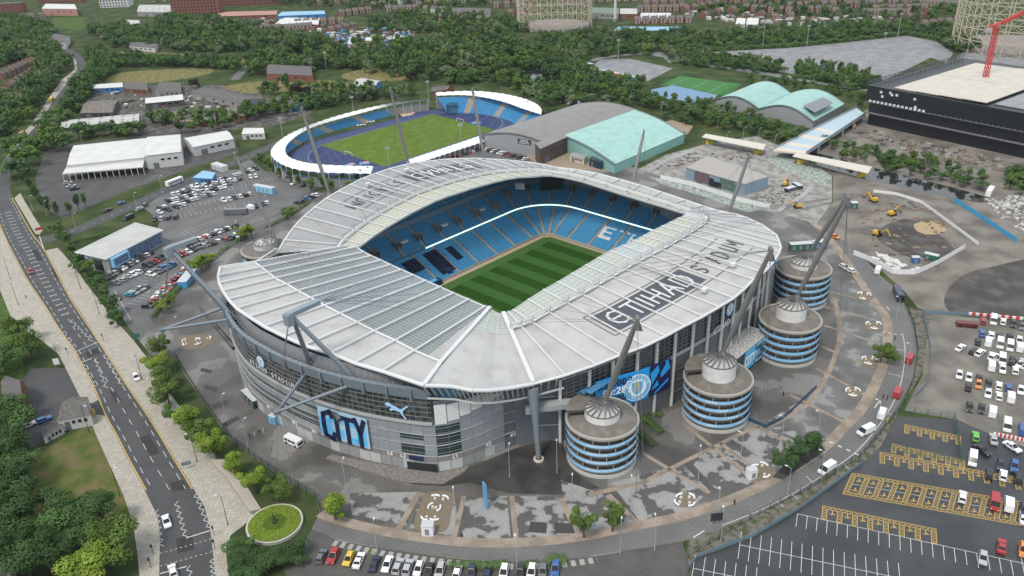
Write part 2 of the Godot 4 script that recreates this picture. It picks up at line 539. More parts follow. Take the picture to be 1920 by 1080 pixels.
# letters laid on the roof bay by bay so that they follow its bend; t = how far out,s0..s1 the dark board,w0..w1 the second word
func roof_print(root: Node3D,i0: int,i1: int,t: float,s0: float,s1: float,w0: float,w1: float) -> void:
	var dark := mat("roof_print_dark",.055,.06,.075,.6)
	var pale := mat("roof_print_pale",.55,.55,.54,.6)
	var grey := mat("roof_letter_grey",.05,.053,.06,.6)
	var at := func(s: float,w: float) -> Vector3:   # s metres along from rib i0,w metres outwards from the line t
		var i := i0
		var acc := 0.0
		while i < i1:
			var a := p3(RIBS[i],3).lerp(p3(RIBS[i]),t)
			var b := p3(RIBS[i + 1],3).lerp(p3(RIBS[i + 1]),t)
			var L := a.distance_to(b)
			if acc + L >= s or i == i1 - 1:
				var f := (s - acc) / L
				var p := a.lerp(b,f)
				var d := (p3(RIBS[i]) - p3(RIBS[i],3)).normalized().lerp((p3(RIBS[i + 1]) - p3(RIBS[i + 1],3)).normalized(),f).normalized()
				return p + d * w
			acc += L
			i += 1
		return Vector3.ZERO
	var up := Vector3.UP
	var total := 0.0
	for i in range(i0,i1):
		total += p3(RIBS[i],3).lerp(p3(RIBS[i]),t).distance_to(p3(RIBS[i + 1],3).lerp(p3(RIBS[i + 1]),t))
	var S := func(s: float) -> float:
		return s
	var b := MB.new()
	var st := 24
	for i in st:
		var a: float = S.call(lerpf(s0,s1,float(i) / st))
		var c: float = S.call(lerpf(s0,s1,float(i + 1) / st))
		b.quad(at.call(a,-5.6) + up * .14,at.call(c,-5.6) + up * .14,at.call(c,5.6) + up * .14,at.call(a,5.6) + up * .14)
	var s := part(root,"roof_banner",b.done(),dark)
	s.set_meta("label","long dark rectangle on the stadium roof under pale letters")
	var fr := MB.new()
	for w in [-6.9,6.9]:
		for i in 40:
			var a: float = S.call(lerpf(s0 - 1.5,w1 + 2,i / 40.0))
			var c: float = S.call(lerpf(s0 - 1.5,w1 + 2,(i + 1) / 40.0))
			fr.bar(at.call(a,w) + up * .14,at.call(c,w) + up * .14,.25,.05)
	fr.bar(at.call(S.call(s0 - 1.5),-6.9) + up * .14,at.call(S.call(s0 - 1.5),6.9) + up * .14,.25,.05)
	part(root,"roof_banner_border",fr.done(),grey)
	# letters drawn as strokes on a 0..1 box
	var G := {"e": [[.95,.5,.15,.5],[.95,.78,.8,.95,.45,1,.15,.85,0,.5,.15,.15,.45,0,.8,.05,.95,.22]],"T": [[0,1,1,1],[.5,1,.5,0]],"I": [[.5,0,.5,1]],"H": [[0,0,0,1],[1,0,1,1],[0,.5,1,.5]],
		"A": [[0,0,.5,1,1,0],[.22,.38,.78,.38]],"D": [[0,0,0,1,.55,1,.9,.8,1,.5,.9,.2,.55,0,0,0]],"S": [[.95,.85,.6,1,.2,.95,.05,.75,.3,.55,.75,.45,.95,.25,.75,.03,.35,0,.02,.15]],
		"U": [[0,1,0,.25,.2,0,.8,0,1,.25,1,1]],"M": [[0,0,0,1,.5,.35,1,1,1,0]]}
	var ku := (s1 - s0) / 43.0
	var kw := (w1 - w0) / 30.4
	for word in [["eTIHAD",s0 + 3.2 * ku,5.2 * ku,1.9 * ku,7.2,.85,pale],["STADIUM",w0,3.4 * kw,1.7 * kw,6.2,.62,grey]]:
		var x: float = word[1]
		for ch in word[0]:
			var w: float = 1.0 if ch == "I" else (word[2] * 1.3 if ch == "M" else word[2])
			var L := MB.new()
			for stroke in G[ch]:
				for j in range(0,stroke.size() - 2,2):
					var q0: Vector3 = at.call(S.call(x + stroke[j] * w),(.5 - stroke[j + 1]) * word[4])
					var q1: Vector3 = at.call(S.call(x + stroke[j + 2] * w),(.5 - stroke[j + 3]) * word[4])
					var dd := (q1 - q0).normalized() * .3
					L.bar(q0 - dd + up * .2,q1 + dd + up * .2,word[5],.06)
			part(root,"letter",L.done(),word[6])
			x += w + word[3]

# plan of the south wall's foot,west to east,in the stadium's own axes (u north,v east)
const SWALL = [-66,-64,-80,-62,-92,-57,-99,-50,-105,-42,-110.5,-30.5,-114,-19,-115.3,-10,-115.3,-1,-114.9,7,-113.8,15,-112.2,23,-110,30.5,-107,38.5,-103.3,46.5,-100,52.5,-97.6,55.4,-94,57.6,-90,59.2,-85,60.6,-79.6,61.8,-75.5,63.4]

func wall_strip(b: MB,p: PackedVector2Array,y0: float,y1: float,off := 0.0) -> void:
	for i in p.size() - 1:
		var q0 := p[i] + outw(p,i) * off
		var q1 := p[i + 1] + outw(p,i + 1) * off
		b.quad(Vector3(q0.x,y0,q0.y),Vector3(q1.x,y0,q1.y),Vector3(q1.x,y1,q1.y),Vector3(q0.x,y1,q0.y))

func outw(p: PackedVector2Array,i: int) -> Vector2:   # outward for a plan that runs west,south,east
	var d := (p[mini(i + 1,p.size() - 1)] - p[maxi(i - 1,0)]).normalized()
	return Vector2(-d.y,d.x)

func build_walls(root: Node3D) -> void:
	var grey := mat("cladding_grey",.26,.28,.30,.45,.1)
	var grey2 := mat("cladding_grey_worn",.24,.26,.28,.5,.1)
	var grey3 := mat("cladding_grey_clean",.285,.305,.325,.42,.1)
	var pale := mat("base_panel_pale",.42,.43,.42,.7)
	var pale2 := mat("base_panel_grey",.25,.26,.26,.7)
	var taupe := mat("gate_band_taupe",.20,.185,.18,.7)
	var white := mat("white_steel",.78,.79,.8,.45)
	var fascia := mat("fascia_bluegrey",.17,.205,.24,.5,.1)
	var dark: Material = null
	var pane_m := [mat("facade_glass_a",.045,.052,.055,.12,.1),mat("facade_glass_b",.07,.076,.078,.16,.1),mat("facade_glass_c",.03,.036,.04,.1,.1)]
	var mull := mat("mullion_grey",.2,.205,.205,.5)
	var wglass := mat("window_green_glass",.03,.06,.055,.07,.3)
	var plan := smooth(v2(SWALL),4)
	var back := MB.new()
	wall_strip(back,plan,0,24.0,-.25)
	part(root,"wall",back.done(),mat("wall_core",.12,.13,.14,.8))
	# cladding panels laid one by one,window strips left open
	var posts := along(plan,3.55)
	var idx := func(q: Vector3) -> int:
		var best := 0
		for i in posts.size():
			if posts[i][0].distance_squared_to(Vector2(q.x,q.z)) < posts[best][0].distance_squared_to(Vector2(q.x,q.z)):
				best = i
		return best
	var openings := [[idx.call(Vector3(-112.4,9,-24.7)),idx.call(Vector3(-115.3,9,18.7)),[1,2,4]],[idx.call(Vector3(-104.3,7,44.4)),idx.call(Vector3(-102.4,7,49.7)),[0,1,3]],[idx.call(Vector3(-98.1,8,53.4)),idx.call(Vector3(-93.8,8,56.6)),[0,1,2,3,4,5]]]
	var n := posts.size()
	var turn: int = idx.call(Vector3(-100.5,17,55.1))
	var cut: Vector2 = posts[turn][0]
	for i in n - 1:
		var a: Vector2 = posts[i][0]
		var b: Vector2 = posts[i + 1][0]
		var d := (b - a).normalized()
		var o := Vector2(-d.y,d.x)
		var bs := Basis(Vector3(d.x,0,d.y),Vector3.UP,Vector3(o.x,0,o.y))
		var c := (a + b) * .5
		var L := a.distance_to(b)
		var s_at := i * 3.55
		var east := i >= turn      # past the glazed upper storey
		var top := 16.2
		if east:
			top = 16.2 + (i - turn) * .62
		# foot panels and the band over them
		var q := MB.new()
		q.box(Vector3(c.x,1.75,c.y) + bs.z * .02,Vector3(L - .12,3.4,.22),bs)
		part(root,"base_panel",q.done(),pale if (i * 5 + 2) % 7 < 3 else pale2)
		var q2 := MB.new()
		q2.box(Vector3(c.x,4.35,c.y) + bs.z * .06,Vector3(L - .06,1.55,.3),bs)
		part(root,"gate_band_panel",q2.done(),taupe)
		var y := 5.35
		var row := 0
		while y < top - .4:
			var h := minf(1.72,top - y)
			var win := false
			for e in openings:
				if i >= e[0] and i <= e[1] and row in e[2]:
					win = true
			var r := MB.new()
			if win:
				r.box(Vector3(c.x,y + h * .5,c.y) - bs.z * .12,Vector3(L - .04,h - .2,.1),bs)
				var w := part(root,"window_strip",r.done(),wglass)
				var f := MB.new()
				f.box(Vector3(c.x,y + h * .5,c.y),Vector3(L,.1,.14),bs)
				f.box(Vector3(a.x,y + h * .5,a.y),Vector3(.1,h,.14),bs)
				part(w,"window_bar",f.done(),mull)
			else:
				r.box(Vector3(c.x,y + h * .5,c.y) + bs.z * rng.randf_range(-.01,.015),Vector3(L - .07,h - .06,.2),bs)
				part(root,"cladding_panel",r.done(),[grey,grey,grey2,grey3][rng.randi() % 4])
			y += h
			row += 1
		if not east:
			for rr in 5:
				for cc in 2:
					var e := MB.new()
					e.box(Vector3(c.x,17.1 + rr * 1.6 + .8,c.y) - bs.z * .1 + bs.x * (cc - .5) * L * .5,Vector3(L * .5 - .1,1.5,.08),bs)
					part(root,"glass_pane",e.done(),pane_m[rng.randi() % 3])
		else:
			var lv := MB.new()
			var ly := top + .3
			while ly < 22.6:
				lv.box(Vector3(c.x,ly,c.y) + bs.z * .1,Vector3(L - .25,.32,.3),bs)
				ly += .5
			if ly > top + .3:
				part(root,"louvre_panel",lv.done(),mat("louvre_white",.72,.73,.73,.5))
	var ml := MB.new()
	var gl := along(plan,1.775)
	for e in gl:
		var p: Vector2 = e[0]
		var d: Vector2 = e[1]
		if (p.x > cut.x - .1 and p.y > 0) or p.x > -92:
			continue
		ml.box(Vector3(p.x,21.1,p.y),Vector3(.1,8.0,.2),Basis(Vector3(d.x,0,d.y),Vector3.UP,Vector3(-d.y,0,d.x)))
	var upper := PackedVector2Array()
	for p in plan:
		if not (p.x > cut.x and p.y > 0) and p.x < -92:
			upper.append(p)
	for r in 6:
		for i in upper.size() - 1:
			ml.bar(Vector3(upper[i].x,17.1 + r * 1.6,upper[i].y),Vector3(upper[i + 1].x,17.1 + r * 1.6,upper[i + 1].y),.2,.1)
	part(root,"mullions",ml.done(),mull)
	var band := MB.new()
	for i in upper.size() - 1:
		band.bar(Vector3(upper[i].x,16.65,upper[i].y),Vector3(upper[i + 1].x,16.65,upper[i + 1].y),1.1,.7)
	for y in [5.2,9.0,12.6]:
		for i in plan.size() - 1:
			band.bar(Vector3(plan[i].x,y,plan[i].y),Vector3(plan[i + 1].x,y,plan[i + 1].y),.46,.1)
	part(root,"wall_band",band.done(),mat("wall_band_white",.36,.37,.375,.5))
	# leaning fascia under the roof,then struts up to its edge
	var fs := MB.new()
	var st := MB.new()
	var vd := MB.new()
	for i in upper.size() - 1:
		var a := upper[i]
		var b := upper[i + 1]
		var oa := outw(plan,i)
		var ob := outw(plan,i + 1)
		fs.quad(Vector3(a.x + oa.x * .5,25,a.y + oa.y * .5),Vector3(b.x + ob.x * .5,25,b.y + ob.y * .5),Vector3(b.x + ob.x * 1.0,28.3,b.y + ob.y * 1.0),Vector3(a.x + oa.x * 1.0,28.3,a.y + oa.y * 1.0))
		fs.quad(Vector3(a.x + oa.x * 1.0,28.3,a.y + oa.y * 1.0),Vector3(b.x + ob.x * 1.0,28.3,b.y + ob.y * 1.0),Vector3(b.x - ob.x * .2,28.4,b.y - ob.y * .2),Vector3(a.x - oa.x * .2,28.4,a.y - oa.y * .2))
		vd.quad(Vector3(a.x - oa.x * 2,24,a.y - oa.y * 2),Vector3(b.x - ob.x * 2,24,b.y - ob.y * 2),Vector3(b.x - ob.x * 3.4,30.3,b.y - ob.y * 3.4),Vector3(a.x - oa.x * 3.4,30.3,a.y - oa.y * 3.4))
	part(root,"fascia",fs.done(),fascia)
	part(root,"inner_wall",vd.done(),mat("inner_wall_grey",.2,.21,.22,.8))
	for e in along(upper,2.3):
		var p: Vector2 = e[0]
		var d: Vector2 = e[1]
		var o := Vector2(-d.y,d.x)
		st.bar(Vector3(p.x + o.x * .6,28.3,p.y + o.y * .6),Vector3(p.x - o.x * 3.0,30.4,p.y - o.y * 3.0),.11,.11)
	for i in upper.size() - 1:
		st.bar(Vector3(upper[i].x,28.2,upper[i].y) - Vector3(outw(plan,i).x,0,outw(plan,i).y) * 1.4,Vector3(upper[i + 1].x,28.2,upper[i + 1].y) - Vector3(outw(plan,i + 1).x,0,outw(plan,i + 1).y) * 1.4,.12,.12)
	part(root,"eaves_struts",st.done(),mat("strut_grey",.16,.165,.17,.5))
	for e in along(upper,7.1):
		var p: Vector2 = e[0]
		var d: Vector2 = e[1]
		var f := MB.new()
		f.box(Vector3(p.x,26.4,p.y) + Vector3(-d.y,0,d.x) * 1.1,Vector3(.5,3.6,.5),Basis(Vector3(d.x,0,d.y),Vector3.UP,Vector3(-d.y,0,d.x)))
		part(root,"fascia_bracket",f.done(),fascia)
	# near-corner eaves: white louvre canopies on brackets
	var lo := MB.new()
	var outer := [p3(SOUTH[-1])]
	for f in FAN:
		outer.append(p3(f))
	outer.append(p3(RIBS[0]))
	outer.append(p3(RIBS[1]))
	for i in outer.size() - 1:
		var a: Vector3 = outer[i]
		var b: Vector3 = outer[i + 1]
		for j in 4:
			var p := a.lerp(b,j / 4.0)
			var inn := Vector3(-p.x,0,-p.z).normalized()
			lo.bar(p - Vector3.UP * .6,p + inn * 3.4 - Vector3.UP * 5.4,.3,.5)
			lo.bar(p - Vector3.UP * 4.8 + inn * 1.2,a.lerp(b,(j + 1) / 4.0) - Vector3.UP * 4.8 + inn * 1.2,.12,.6)
	part(root,"eaves_brackets",lo.done(),mat("bracket_pale",.5,.51,.5,.5))
	# gate letters
	for e in [[Vector3(-108.3,4.4,43.5),"L3"],[Vector3(-106.4,4.4,47.2),"L2"],[Vector3(-95,4.4,58.8),"L1"],[Vector3(-84.6,4.4,62.4),"K2"],[Vector3(-77.1,4.4,65.1),"K1"],[Vector3(-116.2,4.4,8.3),"M2"],[Vector3(-115.2,4.4,17),"M1"],[Vector3(-115.9,4.4,-5.2),"N1"]]:
		on_wall(root,plan,e[0],text(e[1],1.15,.06),mat("letter_white",.8,.8,.8,.5),.3)
	# entrance by the near corner: dark box, the opening's shade in its colour
	var ent := MB.new()
	var ep := nearest(plan,Vector3(-101.7,2,51.1))
	ent.box(ep[0] + ep[1].z * .1 + Vector3.UP * 1.3,Vector3(9,2.6,.5),ep[1])
	part(root,"entrance",ent.done(),mat("window_and_shade_dark",.03,.035,.04,.15,.2))
	var sg := MB.new()
	sg.box(ep[0] + ep[1].z * .35 + Vector3.UP * 4.3 - ep[1].x * 1.5,Vector3(4.4,1.5,.15),ep[1])
	part(root,"entrance_sign",sg.done(),mat("sign_navy",.012,.02,.07,.5))
	# big word and crest on the glazing,then the leaping cat
	var run := resample(plan,400)
	var at0 := 0
	for i in 401:
		if run[i].distance_to(Vector2(Vector3(-115.1,19,-11.1).x,Vector3(-115.1,19,-11.1).z)) < run[at0].distance_to(Vector2(Vector3(-115.1,19,-11.1).x,Vector3(-115.1,19,-11.1).z)):
			at0 = i
	var ch := 0
	for c in "\u0404TIHAD STADIUM":
		if c != " ":
			on_wall(root,plan,Vector3(run[at0 + ch * 4].x,18.9,run[at0 + ch * 4].y),text(c,1.55,.1,"Droid Sans",false),mat("letter_white_lit",.7,.72,.75,.4),.3)
		ch += 1
	var ce := nearest(plan,Vector3(-113.9,22,-4.1))
	crest(root,Transform3D(ce[1],Vector3(ce[0].x,21.8,ce[0].z) + ce[1].z * .5),1.9)
	var ca := nearest(plan,Vector3(-103.8,20,46))
	var cat := MB.new()
	var cp := v2([-3.4,1.9,-2.6,2.3,-1.8,1.7,-.6,1.3,.5,.6,1.2,.5,2.0,1.2,2.6,1.7,3.3,1.9,3.3,1.5,2.7,1.1,1.9,.3,1.5,-.5,1.7,-1.3,2.5,-2.5,2.2,-2.8,1.2,-1.5,.7,-.6,-.3,-.3,-1.2,-.1,-1.9,-.5,-2.5,-.4,-2.3,.1,-1.7,.5,-2.2,.9,-3.1,.8,-3.6,1.3])
	var ix := Geometry2D.triangulate_polygon(cp)
	for i in range(0,ix.size(),3):
		cat.tri(Vector3(cp[ix[i]].x,cp[ix[i]].y,0),Vector3(cp[ix[i + 1]].x,cp[ix[i + 1]].y,0),Vector3(cp[ix[i + 2]].x,cp[ix[i + 2]].y,0))
	var cm := part(root,"leaping_cat_emblem",cat.done(),mat("emblem_sky",.35,.58,.85,.4))
	cm.transform = Transform3D(ca[1],Vector3(ca[0].x,20.4,ca[0].z) + ca[1].z * .6)
	# painted word on the cladding of the south side
	var cw := nearest(plan,Vector3(-111.9,11,29))
	var bn := MB.new()
	bn.box(Vector3(cw[0].x,10.2,cw[0].z) + cw[1].z * .45,Vector3(17.5,10.6,.1),cw[1])
	var bnr := part(root,"wall_banner",bn.done(),mat("banner_pale",.34,.5,.62,.6))
	bnr.set_meta("label","wall banner with four tall navy letters on sky blue shapes")
	var sk := MB.new()
	for e in [[-6.4,9,4.4,6],[-1.5,7.5,3,3],[2,12.5,4,3],[6.2,8.5,3.4,6],[-3.5,12.6,3,2.6],[4,6.4,4,2]]:
		sk.box(Vector3(cw[0].x,0,cw[0].z) + cw[1].z * .53 + cw[1].x * e[0] + Vector3.UP * e[1],Vector3(e[2],e[3],.05),cw[1])
	part(bnr,"banner_patch",sk.done(),mat("banner_sky",.10,.45,.75,.6))
	var xl := -7.4
	for gl2 in [[[3,4,2.4,5,0,4.2,-.2,2,0,0,2.4,-.6,3.2,.6],4.6],[[0,-.4,0,4.8],2.2],[[-.2,4.4,3.2,4.4],4.4,[1.5,4.4,1.5,-.4]],[[0,4.8,1.5,2.2,3,4.8],4.0,[1.5,2.2,1.5,-.4]]]:
		var lm := MB.new()
		for st2 in gl2:
			if st2 is Array:
				for j in range(0,st2.size() - 2,2):
					var f := func(k: int) -> Vector3: return Vector3(cw[0].x,5.9 + st2[k + 1] * 1.75,cw[0].z) + cw[1].x * (xl + st2[k] * 1.05 + .6) + cw[1].z * .66
					var q0: Vector3 = f.call(j)
					var q1: Vector3 = f.call(j + 2)
					var ex := (q1 - q0).normalized() * .55
					lm.box((q0 + q1) * .5,Vector3(q0.distance_to(q1) + 1.1,1.5,.1),Basis(ex.normalized(),cw[1].z.cross(ex.normalized()),cw[1].z))
		part(bnr,"letter",lm.done(),mat("letter_navy",.006,.012,.05,.5))
		xl += gl2[1]
	build_side_walls(root,grey,white,mull,pane_m,dark)

func nearest(plan: PackedVector2Array,at: Vector3) -> Array:   # [point on the wall,basis with z outwards]
	var best := 1e9
	var r := []
	var q := Vector2(at.x,at.z)
	for i in plan.size() - 1:
		var c := Geometry2D.get_closest_point_to_segment(q,plan[i],plan[i + 1])
		if c.distance_to(q) < best:
			best = c.distance_to(q)
			var d := (plan[i + 1] - plan[i]).normalized()
			var o := Vector2(-d.y,d.x)
			r = [Vector3(c.x,0,c.y),Basis(Vector3(d.x,0,d.y),Vector3.UP,Vector3(o.x,0,o.y))]
	var b: Basis = r[1]
	if b.x.cross(b.y).dot(b.z) < 0:
		r[1] = Basis(-b.x,b.y,b.z)
	return r

func on_wall(root: Node3D,plan: PackedVector2Array,at: Vector3,mesh: Mesh,m: Material,off: float,bend := false) -> void:
	var w := nearest(plan,at)
	var b: Basis = w[1]
	var o := part(root,"lettering",mesh,m)
	o.transform = Transform3D(b,Vector3(w[0].x,at.y,w[0].z) + b.z * (off + (.6 if bend else 0.0)))

func crest(root: Node3D,tr: Transform3D,r: float) -> void:   # round club badge: white ring,sky field,shield with ship and rose bands
	var disc := MB.new()
	disc.lathe(Vector3.ZERO,[[0,0],[r,0],[r,.12],[0,.12]],32)
	var turn := Transform3D(Basis(Vector3.RIGHT,PI / 2),Vector3.ZERO)
	var d := part(root,"crest",disc.done(),mat("crest_white",.8,.82,.84,.5))
	d.transform = tr * turn
	var ring := MB.new()
	ring.lathe(Vector3.ZERO,[[r * .66,.13],[r * .94,.13]],32)
	part(d,"crest_ring",ring.done(),mat("crest_sky",.12,.42,.72,.5))
	var core := MB.new()
	core.lathe(Vector3.ZERO,[[0,.135],[r * .6,.135]],32)
	part(d,"crest_field",core.done(),mat("crest_field_white",.78,.8,.82,.5))
	var sh := MB.new()
	var pts := v2([-.42,-.45,.42,-.45,.42,.05,.25,.38,0,.55,-.25,.38,-.42,.05])
	var ps := PackedVector2Array()
	for p in pts:
		ps.append(p * r)
	sh.poly(ps,.145)
	part(d,"crest_shield",sh.done(),mat("crest_sky",.12,.42,.72,.5))
	var ship := MB.new()
	ship.poly(v2([-.3 * r,-.12 * r,.3 * r,-.12 * r,.2 * r,-.02 * r,-.2 * r,-.02 * r]),.155)
	ship.poly(v2([-.2 * r,-.38 * r,.22 * r,-.34 * r,.16 * r,-.15 * r,-.16 * r,-.15 * r]),.155)
	for i in 3:
		ship.poly(v2([(-.3 + i * .2) * r,.05 * r,(-.2 + i * .2) * r,.05 * r,(-.12 + i * .14) * r,.3 * r,(-.2 + i * .14) * r,.3 * r]),.155)
	part(d,"crest_ship",ship.done(),mat("crest_gold",.6,.45,.15,.5))
	var ss := "MANCHESTER"
	for i in ss.length():
		var a := deg_to_rad(-72 + i * 16.0)
		crest_letter(d,ss[i],a,r,false)
	ss = "CITY"
	for i in ss.length():
		crest_letter(d,ss[i],deg_to_rad(24 - i * 16.0),r,true)

func crest_letter(d: Node3D,ch: String,a: float,r: float,low: bool) -> void:
	var t := part(d,"letter",text(ch,r * .17,.03),mat("letter_white",.8,.8,.8,.5))
	# in the disc's own axes y points out of the face,-z is up
	var up := Vector3(sin(a),0,-cos(a)) if not low else Vector3(-sin(a),0,-cos(a))
	var pos := up * r * .8 if not low else Vector3(sin(a),0,cos(a)) * r * .8
	var x := Vector3(cos(a),0,sin(a)) if not low else Vector3(cos(a),0,-sin(a))
	if low:
		up = -pos.normalized()
		x = up.cross(Vector3.UP) * 1.0
	t.transform = Transform3D(Basis(x,up,Vector3.UP),pos + Vector3.UP * .15)

# east,north and west walls: columns,glazing and the wall under it,bay by bay
func build_side_walls(root: Node3D,grey: Material,white: Material,mull: Material,pane_m: Array,dark: Material) -> void:
	var colm := mat("column_offwhite",.55,.55,.53,.6)
	var lower := mat("lower_wall_grey",.13,.135,.14,.7)
	var conc := mat("concrete_beam",.40,.39,.37,.8)
	for i in range(1,RIBS.size() - 1):
		var o := p3(RIBS[i])
		var o2 := p3(RIBS[i + 1])
		var c := Vector3(-o.x * .5,0,-o.z).normalized() * 3.2
		var c2 := Vector3(-o2.x * .5,0,-o2.z).normalized() * 3.2
		if i > 17 and i < 34:
			c = Vector3(-o.x,0,-o.z * .5).normalized() * 3.2
			c2 = Vector3(-o2.x,0,-o2.z * .5).normalized() * 3.2
		var a := o + c
		var b := o2 + c2
		if a.distance_to(b) < .5:
			continue
		var ya := o.y - 1.4
		var yb := o2.y - 1.4
		var east := i < 18
		if not east:
			var w := MB.new()
			w.quad(Vector3(a.x,0,a.z),Vector3(b.x,0,b.z),Vector3(b.x,yb,b.z),Vector3(a.x,ya,a.z))
			part(root,"wall_panel",w.done(),grey)
			continue
		var q := MB.new()
		var hg := 8.2
		var out := -c.normalized()
		var bs := MB.new().frame_of(a,b)
		# glazing set back behind the columns
		q.quad(Vector3(a.x,ya - 2.0 - hg,a.z) - out * .5,Vector3(b.x,yb - 2.0 - hg,b.z) - out * .5,Vector3(b.x,yb - 2.0,b.z) - out * .5,Vector3(a.x,ya - 2.0,a.z) - out * .5)
		var gz := part(root,"window",q.done(),pane_m[i % 3])
		var g := MB.new()
		for j in range(1,4):
			var x := a.lerp(b,j / 4.0)
			var yt := lerpf(ya,yb,j / 4.0) - 2.0
			g.bar(Vector3(x.x,yt - hg,x.z) - out * .42,Vector3(x.x,yt,x.z) - out * .42,.14,.14)
		for j in 7:
			var f := j / 6.0
			g.bar(Vector3(a.x,ya - 2.0 - hg * f,a.z) - out * .42,Vector3(b.x,yb - 2.0 - hg * f,b.z) - out * .42,.14,.12)
		part(gz,"window_bars",g.done(),mull)
		var bm := MB.new()
		bm.bar(Vector3(a.x,ya - .9,a.z),Vector3(b.x,yb - .9,b.z),.9,2.0)
		part(root,"beam",bm.done(),conc)
		bm = MB.new()
		bm.bar(Vector3(a.x,ya - 2.3 - hg,a.z),Vector3(b.x,yb - 2.3 - hg,b.z),.8,.5)
		part(root,"beam",bm.done(),conc)
		var lw := MB.new()
		lw.quad(Vector3(a.x,0,a.z) - out * .3,Vector3(b.x,0,b.z) - out * .3,Vector3(b.x,yb - 2.3 - hg,b.z) - out * .3,Vector3(a.x,ya - 2.3 - hg,a.z) - out * .3)
		var lo := part(root,"lower_wall",lw.done(),lower)
		var jt := MB.new()
		for y in [4.2,8.2,12.2]:
			jt.bar(Vector3(a.x,y,a.z) - out * .15,Vector3(b.x,y,b.z) - out * .15,.2,.25)
		part(lo,"wall_rail",jt.done(),mull)
		var cl := MB.new()
		cl.tube(Vector3(a.x,0,a.z) + out * .2,Vector3(a.x,ya - .2,a.z) + out * .2,.55,.55,10)
		part(root,"column",cl.done(),colm)
		# eaves brackets
		var st := MB.new()
		for j in 3:
			var x := a.lerp(b,j / 3.0)
			var r := o.lerp(o2,j / 3.0)
			st.bar(Vector3(x.x,r.y - 3.4,x.z),r - Vector3.UP * .5,.18,.25)
		part(root,"eaves_brackets",st.done(),mat("bracket_pale",.5,.51,.5,.5))
	# recessed bay between the near corner and the east wall
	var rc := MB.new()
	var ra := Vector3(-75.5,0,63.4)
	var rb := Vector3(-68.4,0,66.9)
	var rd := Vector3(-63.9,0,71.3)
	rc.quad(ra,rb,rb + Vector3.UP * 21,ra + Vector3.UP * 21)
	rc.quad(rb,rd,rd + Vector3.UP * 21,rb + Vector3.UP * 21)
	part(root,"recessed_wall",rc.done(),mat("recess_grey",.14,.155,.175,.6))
	var rl := MB.new()
	for y in [5.0,10.0,15.0]:
		rl.bar(rb + Vector3.UP * y,rd + Vector3.UP * y,.25,.3)
	part(root,"wall_rail",rl.done(),colm)
	# tall blue-grey prop under the near end of the corner rib,on a round plinth
	var pr := MB.new()
	var pt := Vector3(-74.4,22.6,70)
	var pf := Vector3(-76,0,73)
	var dv := Vector3(.9,0,.3)
	pr.tube(pf + Vector3.UP * .6,pf.lerp(pt,.5),.75,1.0,6)
	pr.tube(pf.lerp(pt,.5),pt,1.0,1.7,6)
	var prop := part(root,"corner_prop",pr.done(),mat("prop_bluegrey",.16,.19,.22,.5,.1))
	var pl := MB.new()
	pl.lathe(pf,[[.9,.5],[1.2,.75],[1.5,.6],[1.55,.0]],20)
	part(prop,"plinth",pl.done(),mat("plinth_cream",.5,.46,.36,.8))
	# footbridge from the corner to the nearest ramp tower
	var br := MB.new()
	br.bar(Vector3(-71.4,14.5,69.3),Vector3(-62.5,14.5,76.9),3.2,1.6)
	br.bar(Vector3(-74.5,14,66.9),Vector3(-71.4,14,69.7),2.4,2.0)
	part(root,"footbridge",br.done(),mat("bridge_grey",.30,.31,.32,.7))
	# banner between the first two towers,bent along the wall
	var wp := PackedVector2Array()
	for i in range(2,7):
		var o := p3(RIBS[i])
		var c := Vector3(-o.x * .5,0,-o.z).normalized() * 2.2
		wp.append(Vector2(o.x + c.x,o.z + c.z))
	wp = resample(wp,40).slice(2,38)
	var face := func(u: float,y: float,off: float) -> Vector3:   # u 0..1 along the banner
		var f := clampf(u,0,.9999) * (wp.size() - 1)
		var q := wp[int(f)].lerp(wp[int(f) + 1],f - int(f))
		return Vector3(q.x,y,q.y + off)
	var bn := MB.new()
	var nv := MB.new()
	for i in 35:
		var u0 := i / 35.0
		var u1 := (i + 1) / 35.0
		bn.quad(face.call(u0,8.0,0.0),face.call(u1,8.0,0.0),face.call(u1,19.2,0.0),face.call(u0,19.2,0.0))
		if u0 >= .68:
			nv.quad(face.call(u0,8.0,.12),face.call(u1,8.0,.12),face.call(u1,19.2,.12),face.call(u0,19.2,.12))
	var ban := part(root,"wall_banner",bn.done(),mat("banner_bright_blue",.012,.33,.75,.5))
	ban.set_meta("label","long bright blue wall banner with white round crest")
	part(ban,"banner_patch",nv.done(),mat("banner_indigo",.012,.008,.06,.5))
	var shp := MB.new()
	for poly in [[.69,16.5,.80,18.6,.82,16.2,.72,12.2],[.84,15.2,.95,18.8,.99,15.5,.85,13.4],[.70,10.2,.80,13.2,.82,11.2],[.76,9.0,.97,12.4,.97,11.2,.76,8.4],[.90,18.9,.97,18.9,.93,17.6]]:
		for j in range(1,poly.size() / 2 - 1):
			var w := []
			for ii in [0,j,j + 1]:
				w.append(face.call(poly[ii * 2],poly[ii * 2 + 1],.26))
			shp.tri(w[0],w[1],w[2])
	part(ban,"banner_shapes",shp.done(),M["banner_bright_blue"])
	var along_b: Vector3 = (face.call(.5,0.0,0.0) - face.call(.3,0.0,0.0)).normalized()
	var bsn := Basis(along_b,Vector3.UP,along_b.cross(Vector3.UP))
	for e in [["1993.2003",.16,17.0,"banner_indigo"],["90:28",.22,14.2,"letter_white"],["2003.2008",.16,11.4,"banner_indigo"]]:
		var t := part(ban,"lettering",text(e[0],2.3,.05),M[e[3]])
		t.transform = Transform3D(bsn,face.call(e[1],e[2],.5))
	crest(ban,Transform3D(bsn,face.call(.5,13.6,.5)),4.6)
